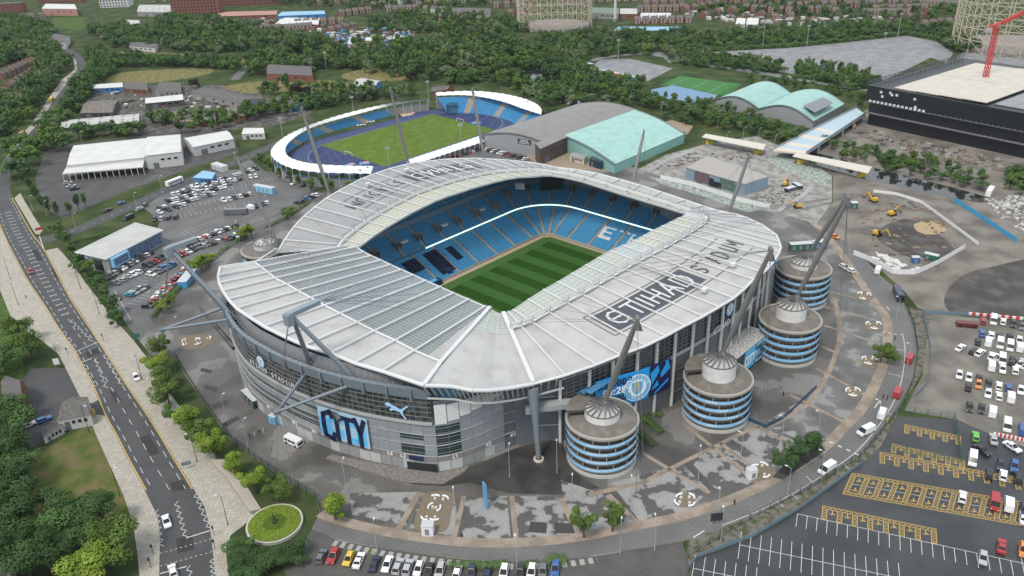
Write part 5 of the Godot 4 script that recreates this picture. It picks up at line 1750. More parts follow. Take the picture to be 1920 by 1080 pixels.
func yellow_row(b: MB,w: MB,a: Vector2,e: Vector2,depth: Vector2,n: int,both: bool) -> void:
	var d := (e - a) / n
	var u := d.normalized()
	var dn := depth.normalized()
	lattice(b,a,e + u * 1.2,e + u * 1.2 + dn * 1.2,a + dn * 1.2,n * 3,.04)
	if both:
		lattice(b,a + depth - dn * 1.2,e + u * 1.2 + depth - dn * 1.2,e + u * 1.2 + depth,a + depth,n * 3,.04)
	for i in n + 1:
		var p := a + d * i
		lattice(b,p + dn * 1.2,p + depth - dn * (1.2 if both else 0.0),p + depth - dn * (1.2 if both else 0.0) + u * 1.2,p + dn * 1.2 + u * 1.2,int(depth.length() / 1.3),.04)
		if i < n:
			for f in [.28,.72] if both else [.4]:
				var c: Vector2 = p + depth * f + u * (1.2 + (d.length() - 1.2) * .5)
				b.ribbon(PackedVector2Array([c - dn * .8,c + dn * .5,c + dn * .5 + u * .8]),.2,.041)
				b.ribbon(PackedVector2Array([c + u * .5,c - u * .2 + dn * .9,c - u * .7 + dn * .2]),.15,.041)
			if both:
				w.ribbon(PackedVector2Array([p + depth * .5 + u * 1.3,p + depth * .5 + d - u * .1]),.12,.04)

func build_bays() -> void:
	var y := MB.new()
	var w := MB.new()
	var q := func(a: Array) -> PackedVector2Array: return v2(a)
	var r1 := v2([92.5,-178.9,133.3,-164.4,86.7,-170.6])
	yellow_row(y,w,r1[0],r1[1],(r1[2] - r1[0]),12,true)
	var r2 := v2([103.8,-187.4,138.5,-173.3,101.8,-182.7])
	yellow_row(y,w,r2[0],r2[1],r2[2] - r2[0],10,false)
	var r3 := v2([79.9,-166.4,103.9,-156.8,77.7,-161.3])
	yellow_row(y,w,r3[0],r3[1],r3[2] - r3[0],7,false)
	var r4 := v2([116.5,-199.9,128.8,-193.8,114.5,-195.8])
	yellow_row(y,w,r4[0],r4[1],r4[2] - r4[0],4,false)
	var r5 := v2([108.9,-191,124.4,-182.8,106.9,-187.2])
	yellow_row(y,w,r5[0],r5[1],r5[2] - r5[0],5,false)
	# white bays: a spine with ticks both ways
	for e in [[[72.3,-163.7,121.2,-143.5],30,5.0,5.0],[[54.5,-153.5,89.3,-140.8],24,5.0,5.0],[[41.3,-146.4,55.5,-141.6],8,4.5,4.5]]:
		var p := v2(e[0])
		w.ribbon(p,.14,.04)
		var d := (p[1] - p[0]).normalized()
		var s := Vector2(-d.y,d.x)
		var L := p[0].distance_to(p[1])
		for i in int(L / 2.45) + 1:
			var c := p[0] + d * 2.45 * i
			w.ribbon(PackedVector2Array([c - s * (e[2] if e[1] != 30 or i > 20 else 0.0),c + s * e[3]]),.13,.041)
	ground_piece("bay_markings",y.done(),mat("bay_yellow",.55,.36,.09,.7))
	ground_piece("bay_markings",w.done(),mat("bay_white",.55,.55,.53,.7))
	# rows of the west car park
	var v := MB.new()
	for e in [[[-156.1,-352.8,-123.7,-392.9],1.0],[[-167.3,-363.1,-135.6,-406.9],1.0],[[-160.8,-317,-150.1,-346.2],1.0],[[-156.3,-297.3,-145.6,-326.2],1.0],[[-168.1,-312.6,-150.6,-285.7],0.0],[[-175.3,-408,-128.9,-437.5],1.0],[[-173.3,-394.3,-130.2,-419],1.0],[[-175.6,-425.6,-132.2,-451.3],1.0]]:
		var p := v2(e[0])
		var d := (p[1] - p[0]).normalized()
		var s := Vector2(-d.y,d.x)
		if e[1] == 0.0:
			v.ribbon(p,.15,.036)
			continue
		for i in int(p[0].distance_to(p[1]) / 2.5):
			var c := p[0] + d * 2.5 * i
			v.ribbon(PackedVector2Array([c - s * 2.5,c + s * 2.5]),.12,.036)
	ground_piece("bay_markings",v.done(),M["bay_white"])
	# retail car park bays
	var t := MB.new()
	for e in [[-212.4,-445.1,-198.8,-475.4],[-207.3,-472.4,-191.1,-501.5]]:
		var p := v2(e)
		var d := (p[1] - p[0]).normalized()
		var s := Vector2(-d.y,d.x)
		for i in int(p[0].distance_to(p[1]) / 2.6):
			var c := p[0] + d * 2.6 * i
			t.ribbon(PackedVector2Array([c - s * 5,c + s * 5]),.12,.03)
	ground_piece("bay_markings",t.done(),M["bay_white"])

func off2(p: Vector2,y: float) -> Vector3:
	return Vector3(p.x,y,p.y)

# ------------------------------------------------------------------ athletics arena
func build_athletics() -> void:
	var far := Vector3(-51.3,0,-580.7)
	var right := Vector3(-7.3,0,-534.8)
	var near := Vector3(-72.5,0,-465.7)
	var left := Vector3(-119.7,0,-514.5)
	var c := (far + right + near + left) * .25
	var x := ((far - left) + (right - near)).normalized()
	var z := ((near - left) + (right - far)).normalized()
	z = (z - x * x.dot(z)).normalized()
	var hl := ((far - left).length() + (right - near).length()) * .25
	var hw := ((near - left).length() + (right - far).length()) * .25
	var blue := rough_mat("track_blue",[[.3,.012,.028,.115],[.7,.015,.033,.13]],50.0,.02,.8,5.0)
	var oval := func(r: float,k: int) -> PackedVector2Array:
		var o := PackedVector2Array()
		var s := hl * .80
		for i in k:
			var a := -PI * .5 + PI * i / (k - 1)
			var p := c + x * (s + cos(a) * r) + z * sin(a) * r
			o.append(Vector2(p.x,p.z))
		for i in k:
			var a := PI * .5 + PI * i / (k - 1)
			var p := c + x * (-s + cos(a) * r) + z * sin(a) * r
			o.append(Vector2(p.x,p.z))
		return o
	var b := MB.new()
	b.poly(oval.call(hw + 13.0,24),.05)
	ground_piece("running_track",b.done(),blue)
	b = MB.new()
	for i in 9:
		var o: PackedVector2Array = oval.call(hw + .8 + i * 1.2,24)
		o.append(o[0])
		b.ribbon(o,.13 if i else .4,.062)
	for e: float in [-.6,-.2,.25,.7]:   # runway and sector lines in the end zones
		var p := c + x * hl * 1.02 + z * hw * e
		var q := c + x * (hl + 24) + z * hw * e * .5
		b.ribbon(PackedVector2Array([Vector2(p.x,p.z),Vector2(q.x,q.z)]),.15,.062)
		p = c - x * hl * 1.02 + z * hw * e
		q = c - x * (hl + 26) + z * hw * e * .4
		b.ribbon(PackedVector2Array([Vector2(p.x,p.z),Vector2(q.x,q.z)]),.15,.062)
	ground_piece("lane_lines",b.done(),mat("lane_white",.22,.25,.34,.7))
	b = MB.new()
	b.poly(PackedVector2Array([Vector2(far.x,far.z),Vector2(right.x,right.z),Vector2(near.x,near.z),Vector2(left.x,left.z)]),.07)
	ground_piece("infield_grass",b.done(),rough_mat("infield",[[.3,.10,.165,.025],[.55,.12,.18,.03],[.8,.14,.195,.038]],50.0,.012,.95,3.0,5))
	b = MB.new()
	b.poly(v2([-76.6,-586.2,-69.5,-592.6,-64.5,-588.8,-66.8,-580.4,-73,-576.9]),.075)
	ground_piece("sand_pit",b.done(),mat("pit_sand",.45,.32,.22,.95))
	# white membrane canopies in bays over blue seats
	var cloth := mat("canopy_white",.70,.70,.69,.6)
	cloth.backlight_enabled = true
	cloth.backlight = Color(.15,.15,.15)
	var steel := mat("canopy_post",.5,.51,.52,.5)
	var seat := mat("arena_seat_blue",.045,.22,.42,.7)
	var conc := mat("terrace_concrete",.30,.28,.25,.85)
	var stands := [
		["curved_stand","long athletics stand under a wavy white canopy,curving round the track",[-55.8,-593.8,-80.3,-583,-104.4,-559,-121,-541.2,-130.2,-525.3,-134.5,-506.4,-134.8,-488.1,-129,-470.2,-117.1,-457.9,-100.7,-450.7,-75.6,-445.8],[-55.5,-590.7,-82,-581.4,-104.8,-563,-122.7,-541.4,-135.2,-519,-140.7,-499,-141,-478.3,-135.1,-460.8,-122,-443.6,-105.6,-434.2,-74.4,-427.6],40,7.0,8.5,7.0],
		["end_stand","athletics end stand with blue seats under a tall white canopy",[-48.8,-593.3,-31,-592.7,-15.2,-583.7,0.1,-566.9,10.7,-549.6,23.4,-531],[-49.7,-594.8,-23.6,-595.1,-2.7,-584.2,13.1,-567,22.2,-547.7,24,-532.7],18,10.0,12.0,15.0],
		["side_canopy","straight white canopy strip along the track beside the stadium",[-58.3,-464,-44.9,-478.1,-31.1,-492.6,-16.3,-508.7],[-54.2,-452.4,-40.9,-465.6,-28.2,-478.6,-13.6,-493.1],14,4.0,4.5,0.0]]
	for s in stands:
		var inn := resample(smooth(v2(s[2]),4),s[4])
		var out := resample(smooth(v2(s[3]),4),s[4])
		var o3 := off2(out[0],0)
		var t := thing(s[0],s[1],"stand",o3)
		for i in s[4]:
			var m := MB.new(o3)
			var st := 5
			for j in st:
				var f := float(j) / st
				var g := float(j + 1) / st
				var h0 := sin(f * PI) * .4
				var h1 := sin(g * PI) * .4
				m.quad(off2(inn[i].lerp(inn[i + 1],f),s[5] + h0 * .5),off2(inn[i].lerp(inn[i + 1],g),s[5] + h1 * .5),off2(out[i].lerp(out[i + 1],g),s[6] + h1),off2(out[i].lerp(out[i + 1],f),s[6] + h0))
			part(t,"canopy_panel",m.done(),cloth)
			var p := MB.new(o3)
			p.tube(off2(out[i],0),off2(out[i],s[6]),.16,.16,6)
			p.bar(off2(out[i],s[6] - .1),off2(inn[i],s[5] - .1),.2,.3)
			part(t,"post",p.done(),steel)
		if s[7] > 0.0:
			var te := MB.new(o3)
			var si := MB.new(o3)
			var rows := 9
			for i in s[4]:
				var d0 := (inn[i] - out[i]).normalized()
				var d1 := (inn[i + 1] - out[i + 1]).normalized()
				var a0 := out[i] + d0 * 1.0
				var a1 := out[i + 1] + d1 * 1.0
				var up: float = s[6] - 3.5
				if i % 5 == 4:
					part(t,"seat_terrace",te.done(),seat)
					te = MB.new(o3)
				for r in rows:
					var f0: float = s[7] * r / rows
					var f1: float = s[7] * (r + 1) / rows
					var y := up * (1.0 - float(r) / rows)
					var y1 := up * (1.0 - float(r + 1) / rows)
					var mb := si if i % 5 == 4 else te
					mb.quad(off2(a0 + d0 * f0,y),off2(a1 + d1 * f0,y),off2(a1 + d1 * f1,y),off2(a0 + d0 * f1,y))
					mb.quad(off2(a0 + d0 * f1,y),off2(a1 + d1 * f1,y),off2(a1 + d1 * f1,y1),off2(a0 + d0 * f1,y1))
			part(t,"seat_terrace",te.done(),seat)
			part(t,"aisle_stairs",si.done(),conc)
			var bw := MB.new(o3)
			for i in s[4]:
				bw.quad(off2(out[i],0),off2(out[i + 1],0),off2(out[i + 1],s[6] - 3.5),off2(out[i],s[6] - 3.5))
			part(t,"back_wall",bw.done(),mat("stand_back_grey",.2,.2,.2,.8))
	# floodlights
	var k := 0
	for e in [[Vector3(-149.8,0,-540.3),11.3,"beside the canopy's outer curve"],[Vector3(-111,0,-596.3),10.2,"behind the long canopy"],[Vector3(-57.1,0,-615.6),15.0,"between the two canopies"],[Vector3(-69.1,0,-462.9),11.5,"in front of the track's near bend"],[Vector3(-28.7,0,-506.6),11.5,"beside the straight canopy strip"],[Vector3(15.9,0,-558.5),11.2,"at the tall end stand"],[Vector3(-159.6,0,-752.6),14.0,"far behind beside the red school"]]:
		floodlight(e[0],e[1],"floodlight pole with a lamp cluster," + e[2])
		k += 1
	# goals
	for e in [[c + x * (hl - 3),"white goal frame on the infield beside the far bend"],[c - x * (hl + 1.5),"white goal frame by the track's near bend"]]:
		var g := thing("goal",e[1],"goal",e[0],atan2(-x.z,x.x),"goals on the athletics infield")
		var m := MB.new()
		for s in [-3.6,3.6]:
			m.tube(Vector3(0,0,s),Vector3(0,2.6,s),.14,.14,6)
			m.tube(Vector3(0,2.6,s),Vector3(1.8,0,s),.08,.08,6)
		m.tube(Vector3(0,2.6,-3.6),Vector3(0,2.6,3.6),.14,.14,6)
		part(g,"goal_frame",m.done(),mat("white_steel",.78,.79,.8,.45))
	# throwing cage
	var cg := thing("throwing_cage","dark netted throwing cage standing at the track's far bend","cage",Vector3(-37.1,0,-580.4))
	var m := MB.new()
	var nt := MB.new()
	for i in 9:
		var a := PI * .25 + PI * 1.5 * i / 8
		var a2 := PI * .25 + PI * 1.5 * (i + 1) / 8
		m.tube(Vector3(cos(a) * 4.5,0,sin(a) * 4.5),Vector3(cos(a) * 4.5,7,sin(a) * 4.5),.12,.12,6)
		if i < 8:
			nt.quad(Vector3(cos(a) * 4.5,.3,sin(a) * 4.5),Vector3(cos(a2) * 4.5,.3,sin(a2) * 4.5),Vector3(cos(a2) * 4.5,7,sin(a2) * 4.5),Vector3(cos(a) * 4.5,7,sin(a) * 4.5))
	part(cg,"post",m.done(),mat("cage_post",.03,.03,.035,.6))
	part(cg,"net",nt.done(),glass("cage_net",.02,.02,.025,.45,.9))
	for e in [[Vector3(-93.1,0,-469.7),"blue padded landing mat beside the track's near bend"],[Vector3(-84.9,0,-471.7),"blue and pink landing mat by the near canopy end"],[Vector3(-20.1,0,-551.4),"white and pink landing mat on the far bend"]]:
		var t := thing("landing_mat",e[1],"mat",e[0],rng.randf(),"landing mats in the athletics arena")
		var q := MB.new()
		q.box(Vector3(0,.45,0),Vector3(6,.9,4.5))
		part(t,"cushion",q.done(),mat("mat_blue",.10,.25,.45,.7))
		q = MB.new()
		q.box(Vector3(.8,1.0,0),Vector3(3,.25,3))
		part(t,"cover",q.done(),mat("mat_pink",.5,.25,.3,.7))
	for e in [[Vector3(-99.8,0,-558.6),"white round start boards lying on the track,nearer the near bend"],[Vector3(-94.6,0,-566),"white round start boards lying on the track,nearer the far bend"]]:
		var t := thing("track_board",e[1],"board",e[0],0.0,"white boards on the track")
		for i in 3:
			var q := MB.new()
			q.lathe(Vector3(i * 2.2 - 2.2,0,i * -.8),[[0,.3],[1.0,.3],[1.0,.06]],12)
			part(t,"disc",q.done(),M["canopy_white"])

func floodlight(at: Vector3,h: float,label: String,group := "floodlight poles") -> void:
	var t := thing("floodlight",label,"floodlight",at,0.0,group)
	var m := MB.new()
	m.tube(Vector3.ZERO,Vector3(0,h,0),.26,.15,8)
	part(t,"pole",m.done(),mat("galvanised",.42,.44,.46,.5,.3))
	for r in 2:
		for i in 3:
			var q := MB.new()
			q.box(Vector3((i - 1) * 1.0,h + .1 + r * .9,0),Vector3(.75,.6,.5))
			part(t,"lamp",q.done(),mat("lamp_housing",.30,.32,.35,.5))
	m = MB.new()
	m.bar(Vector3(-1.4,h + .5,0),Vector3(1.4,h + .5,0),.12,.9)
	part(t,"lamp_frame",m.done(),mat("galvanised",.42,.44,.46,.5,.3))

# ------------------------------------------------------------------ big halls
func hall_box(t: Node3D,o: Vector3,p: PackedVector2Array,hs: Array,m: Material,called := "wall") -> void:   # one wall per side,hs = eave heights
	for i in p.size():
		var j := (i + 1) % p.size()
		var b := MB.new(o)
		b.quad(off2(p[i],0),off2(p[j],0),off2(p[j],hs[j]),off2(p[i],hs[i]))
		part(t,called,b.done(),m)

func vault(called: String,label: String,cat: String,a: Array,hs: Array,rise: float,roof: Material,wall: Material,group := "") -> Node3D:   # a: corners A B C D; AB and DC are the gables
	var p := v2(a)
	var o := off2(p[0],0)
	var t := thing(called,label,cat,o,0.0,group)
	hall_box(t,o,p,hs,wall)
	var n := 16
	var g := MB.new(o)
	for i in n:
		var f := float(i) / n
		var e := float(i + 1) / n
		var y0: float = lerpf(hs[0],hs[1],f) + sin(f * PI) * rise
		var y1: float = lerpf(hs[0],hs[1],e) + sin(e * PI) * rise
		var z0: float = lerpf(hs[3],hs[2],f) + sin(f * PI) * rise
		var z1: float = lerpf(hs[3],hs[2],e) + sin(e * PI) * rise
		if i % 2 == 0:
			g = MB.new(o)
		var ov := (p[0] - p[3]).normalized() * .8
		var rs := (p[1] - p[0]).normalized() * .02 * (i / 2 % 2)
		g.quad(off2(p[0].lerp(p[1],f) + ov,y0 + .3),off2(p[0].lerp(p[1],e) + ov,y1 + .3),off2(p[3].lerp(p[2],e) - ov,z1 + .3),off2(p[3].lerp(p[2],f) - ov,z0 + .3))
		if i % 2 == 1:
			part(t,"roof_sheet",g.done(),roof)
		for q in [[p[0],p[1],y0,y1,hs[0],hs[1]],[p[3],p[2],z0,z1,hs[3],hs[2]]]:
			var w := MB.new(o)
			w.quad(off2(q[0].lerp(q[1],f),lerpf(q[4],q[5],f)),off2(q[0].lerp(q[1],e),lerpf(q[4],q[5],e)),off2(q[0].lerp(q[1],e),q[3]),off2(q[0].lerp(q[1],f),q[2]))
			part(t,"gable",w.done(),wall)
	var ed := MB.new(o)
	for q in [[p[0],p[1],hs[0],hs[1]],[p[3],p[2],hs[3],hs[2]]]:
		for i in n:
			var f := float(i) / n
			var e := float(i + 1) / n
			ed.bar(off2(q[0].lerp(q[1],f),lerpf(q[2],q[3],f) + sin(f * PI) * rise + .15),off2(q[0].lerp(q[1],e),lerpf(q[2],q[3],e) + sin(e * PI) * rise + .15),1.2,.5)
	part(t,"roof_edge",ed.done(),mat("hall_edge",.12,.13,.14,.6))
	return t

# gabled or flat shed. a: corners A B C D at the eaves; the ridge runs from AD's middle to BC's
func shed(called: String,label: String,cat: String,a: Array,h: float,rise: float,roof: Material,wall: Material,lights := 0,group := "",door: Material = null) -> Node3D:
	var p := v2(a)
	var o := off2(p[0],0)
	var t := thing(called,label,cat,o,0.0,group)
	hall_box(t,o,p,[h,h,h,h],wall)
	var r0 := p[0].lerp(p[3],.5)
	var r1 := p[1].lerp(p[2],.5)
	var ov := (p[0] - p[3]).normalized() * .35
	for q in [[p[0] + ov,p[1] + ov],[p[3] - ov,p[2] - ov]]:
		var b := MB.new(o)
		b.quad(off2(q[0],h),off2(q[1],h),off2(r1,h + rise + .05),off2(r0,h + rise + .05))
		var sh := part(t,"roof_slope",b.done(),roof)
		for i in lights:
			for f in [.3,.62]:
				var s := float(i + .5) / lights
				var c: Vector2 = q[0].lerp(q[1],s)
				var e: Vector2 = r0.lerp(r1,s)
				var y: float = h + rise * f + .12
				var d: Vector2 = (q[1] - q[0]).normalized()
				var l := MB.new(o)
				var u: Vector2 = (e - c)
				l.quad(off2(c + u * (f - .08) - d * .8,h + rise * (f - .08) + .14),off2(c + u * (f - .08) + d * .8,h + rise * (f - .08) + .14),off2(c + u * (f + .08) + d * .8,h + rise * (f + .08) + .14),off2(c + u * (f + .08) - d * .8,h + rise * (f + .08) + .14))
				part(sh,"roof_light",l.done(),mat("roof_light_dark",.09,.09,.09,.4))
	for q in [[p[0],p[3],r0],[p[1],p[2],r1]]:
		var b := MB.new(o)
		b.tri(off2(q[0],h),off2(q[1],h),off2(q[2],h + rise))
		part(t,"gable",b.done(),wall)
	# near side: a door and a strip of windows
	var c0 := p[0]
	var c1 := p[1]
	if (p[2] + p[3]).y > (p[0] + p[1]).y:
		c0 = p[3]
		c1 = p[2]
	var L := c0.distance_to(c1)
	var d := (c1 - c0) / L
	var nn := Vector2(-d.y,d.x)
	if nn.y < 0:
		nn = -nn
	var bs := Basis(Vector3(d.x,0,d.y),Vector3.UP,Vector3(nn.x,0,nn.y))
	var dm := MB.new(o)
	dm.box(off2(c0 + d * L * .25,minf(h * .35,1.7)) + bs.z * .05,Vector3(minf(4.0,L * .15),minf(h * .7,3.4),.2),bs)
	part(t,"door",dm.done(),door if door else mat("shed_door",.12,.13,.14,.6))
	for i in 3:
		var wm := MB.new(o)
		wm.box(off2(c0 + d * L * (.45 + i * .18),h * .6) + bs.z * .05,Vector3(minf(3.0,L * .1),1.1,.15),bs)
		part(t,"window",wm.done(),mat("window_and_shade_dark",.03,.035,.04,.15,.2))
	return t

func build_halls() -> void:
	var mint := seam_mat("mint_roof",.285,.485,.435,1.8,.88,.5)
	var mintw := mat("mint_wall",.22,.42,.38,.5)
	var grey := seam_mat("hall_grey_roof",.215,.205,.196,1.8,.88,.6)
	var gw := mat("hall_grey_wall",.27,.28,.29,.6)
	var g := vault("sports_hall","large sports hall with a shallow curved brown-grey roof","hall",[-13.3,-493.9,23.2,-470.6,87.4,-536.6,49.7,-558.1],[9.0,9.0,9.0,9.0],3.0,grey,gw)
	# dark band under its roof edge and the name board
	var nb := MB.new(g.position)
	var ga := Vector3(-13.3,9,-493.9)
	var gb := Vector3(23.2,9,-470.6)
	var gd := Vector3(gb.x - ga.x,0,gb.z - ga.z).normalized()
	var gn := Vector3(-gd.z,0,gd.x)
	nb.box(ga.lerp(gb,.66) + gn * .15 - Vector3.UP * 1.0,Vector3(9,3.0,.2),Basis(gd,Vector3.UP,gn))
	var board := part(g,"name_board",nb.done(),mat("board_dark",.03,.03,.035,.6))
	var row := 0
	for s in ["MANCHESTER","REGIONAL ARENA","INDOOR ATHLETICS"]:
		var tx := part(board,"lettering",text(s,.55,.04),mat("letter_white",.8,.8,.8,.5))
		tx.transform = Transform3D(Basis(gd,Vector3.UP,gn),ga.lerp(gb,.66) + gn * .3 + Vector3.UP * (-.1 - row * .9) - g.position)
		row += 1
	var an := shed("brick_annex","brown brick entrance block at the corner of the sports hall","building",[16.7,-467.5,34,-486.3,35.9,-478.1,19,-456.7],10.0,.3,grey,rough_mat("brown_brick",[[.3,.09,.07,.065],[.7,.13,.10,.09]],6.0,.05,.85),0)
	var mh := vault("mint_hall","sports hall with a broad pale mint roof and walls","hall",[34.4,-482.9,59.8,-437.6,109.3,-489.9,85.5,-535.3],[9.5,5.2,5.2,9.5],1.6,mint,mintw)
	var lx := MB.new(mh.position)
	var ma := Vector3(60.5,5.2,-443.1)
	var mb2 := Vector3(110.7,5.2,-496)
	var md := Vector3(mb2.x - ma.x,0,mb2.z - ma.z).normalized()
	for i in 6:
		var pp := ma.lerp(mb2,(i + .5) / 6.0)
		var q := MB.new(mh.position)
		q.box(Vector3(pp.x,2.6,pp.z) + Vector3(-md.z,0,md.x) * .2,Vector3(ma.distance_to(mb2) / 6 - 2.0,.9,.4),Basis(md,Vector3.UP,Vector3(-md.z,0,md.x)))
		part(mh,"window",q.done(),mat("mint_window",.02,.07,.08,.2))
		q = MB.new(mh.position)
		q.box(Vector3(pp.x,3.4,pp.z) + Vector3(-md.z,0,md.x) * .3 + md * 5.0,Vector3(1.2,4.4,.7),Basis(md,Vector3.UP,Vector3(-md.z,0,md.x)))
		part(mh,"wall_fin",q.done(),mat("mint_fin",.04,.16,.17,.5))
	shed("kiosk","pale flat kiosk by the mint hall's front wall","kiosk",[36.6,-463.2,44.3,-455.2,47,-460.9,39.6,-469],3.5,.2,gw,mat("kiosk_cream",.5,.46,.38,.7))
	shed("kiosk","dark blue glazed porch at the mint hall's front corner","porch",[47.1,-452.7,53.3,-445.2,55.9,-451.6,50,-459.4],4.5,.1,mat("porch_roof",.05,.06,.07,.5),mat("porch_navy",.01,.035,.07,.3))
	# twin vaults of the tennis centre
	var t1 := vault("tennis_centre","mint twin-vault tennis centre,its hall beside the hard courts","hall",[143.2,-567.8,170.7,-544.8,204.3,-583.8,179.3,-606.9],[4.5,4.5,4.5,4.5],6.0,mint,gw)
	var t2 := vault("tennis_centre","mint vaulted tennis hall with a grey solar array on its roof","hall",[170.8,-544.5,195,-509.3,229.9,-548.6,204.4,-583.5],[4.5,4.5,4.5,4.5],6.0,mint,gw)
	var so := MB.new(t2.position)
	var sp := v2([193,-525.3,196.6,-512.8,216.4,-534.2,213.1,-544.8])
	so.quad(off2(sp[0],10.9),off2(sp[1],9.5),off2(sp[2],9.5),off2(sp[3],10.9))
	part(t2,"solar_array",so.done(),mat("solar_grey",.13,.13,.15,.3))
	# courts
	var tc := MB.new()
	sheet("tennis_courts",[112.1,-629,131.4,-640,157.5,-604.8,145.7,-579.8,132.5,-589.6,110.2,-605.8],.03,mat("court_blue",.14,.24,.36,.8))
	sheet("five_a_side_pitch",[120.9,-641.8,143.2,-672,184.1,-634.9,162.4,-600.8,131.4,-640],.03,rough_mat("court_green",[[.3,.05,.15,.05],[.7,.07,.19,.06]],20.0,.02,.9))
	for e in [[125.6,-635.6,147.9,-663.3],[139.5,-622.8,162.3,-651.4],[151.3,-612.4,173.1,-640.3]]:
		tc.ribbon(v2(e),.4,.04)
	for e in [[113,-622,149.3,-587],[130.4,-634.8,122.3,-600.6],[143.8,-623.9,134.8,-589.2]]:
		tc.ribbon(v2(e),.3,.042)
	ground_piece("court_lines",tc.done(),mat("lane_white",.22,.25,.34,.7))
	fence("court_fence","green mesh fence round the small green pitches",[112.3,-625.5,143.6,-673.9,184.9,-634.7,157.8,-598.3],3.2,mat("fence_green",.03,.12,.07,.6),6.0)
	build_black_arena()
	# footbridge deck to the black arena
	var bp := v2([152.9,-453.9,168.6,-444.9,232.4,-520.7,233.2,-536.8])
	var bo := off2(bp[0],0)
	var br := thing("arena_footbridge","wide pale blue deck bridge leading to the black arena","bridge",bo)
	var n := 18
	for i in n:
		var q := MB.new(bo)
		var f := float(i) / n
		var e := float(i + 1) / n
		var pp := PackedVector2Array([bp[0].lerp(bp[3],f),bp[1].lerp(bp[2],f),bp[1].lerp(bp[2],e),bp[0].lerp(bp[3],e)])
		q.prism(pp,4.0,5.0)
		part(br,"deck_panel",q.done(),mat("deck_cream",.55,.5,.42,.8) if i in [0,2,5,8] else mat("deck_blue",.36,.46,.52,.7))
	for sd in [[0,3],[1,2]]:
		var q := MB.new(bo)
		q.bar(off2(bp[sd[0]],5.6),off2(bp[sd[1]],5.6),.15,1.3)
		part(br,"parapet",q.done(),mat("parapet_grey",.3,.33,.36,.6))
		for i in 6:
			var pt := bp[sd[0]].lerp(bp[sd[1]],i / 5.0)
			var w := MB.new(bo)
			w.tube(off2(pt,0),off2(pt,4.0),.5,.5,8)
			part(br,"pier",w.done(),mat("pier_concrete",.3,.29,.27,.8))
	# tram platforms with cream canopies
	for e in [[[119,-485.4,122.7,-491.8,152.4,-465.7,147.7,-455.9],"long cream canopy over the tram platform by the mint hall"],[[160.3,-442.3,164.7,-448.6,195.5,-419.3,189.5,-409.5],"long cream canopy over the tram platform by the footbridge"]]:
		var p := v2(e[0])
		var o := off2(p[0],0)
		var t := thing("tram_shelter",e[1],"shelter",o,0.0,"tram platform canopies")
		var q := MB.new(o)
		q.prism(p,4.3,4.75)
		part(t,"canopy",q.done(),mat("canopy_cream",.52,.49,.42,.6))
		for i in 9:
			var a := p[0].lerp(p[3],i / 8.0 * .96 + .02).lerp(p[1].lerp(p[2],i / 8.0 * .96 + .02),.3)
			var w := MB.new(o)
			w.tube(off2(a,0),off2(a,4.3),.14,.14,6)
			part(t,"post",w.done(),mat("post_grey",.35,.36,.37,.5))
		for f in [.1,.9]:
			var c := p[0].lerp(p[3],f).lerp(p[1].lerp(p[2],f),.5)
			var w := MB.new(o)
			w.box(off2(c,1.4),Vector3(4.0,2.6,2.4),Basis(Vector3.UP,.4))
			part(t,"ticket_box",w.done(),mat("tram_yellow",.6,.45,.05,.6))
	# blue-grey block with poster front
	var ib := shed("poster_building","flat blue-grey building with large posters,behind the stadium's far end","building",[96.8,-424.5,120.7,-395.3,135.6,-405.1,112.4,-443.3],6.5,.15,rough_mat("gravel_roof",[[.3,.30,.28,.26],[.7,.38,.36,.34]],20.0,.03,.95),mat("bluegrey_wall",.20,.27,.34,.6))
	var ia := Vector3(96.8,6.5,-424.5)
	var ic := Vector3(120.7,6.5,-395.3)
	var idd := Vector3(ic.x - ia.x,0,ic.z - ia.z).normalized()
	var inn := Vector3(-idd.z,0,idd.x)
	for e in [[.28,"poster_red"],[.72,"poster_green"]]:
		var pm := rough_mat(e[1],[[.35,.02,.02,.03],[.5,.25,.05,.04],[.62,.05,.08,.2],[.75,.6,.5,.4]] if e[1] == "poster_red" else [[.35,.02,.03,.02],[.5,.06,.2,.05],[.62,.03,.06,.15],[.75,.6,.65,.6]],9.0,.03,.6)
		var q := MB.new(ib.position)
		q.box(ia.lerp(ic,e[0]) + inn * .2 - Vector3.UP * 3.0,Vector3(9.5,5.0,.15),Basis(idd,Vector3.UP,inn))
		part(ib,"poster",q.done(),pm)
	var q2 := MB.new(ib.position)
	q2.box(ia.lerp(ic,.52) + inn * .2 - Vector3.UP * 4.6,Vector3(8,3.0,.15),Basis(idd,Vector3.UP,inn))
	part(ib,"entrance",q2.done(),mat("window_and_shade_dark",.03,.035,.04,.15,.2))

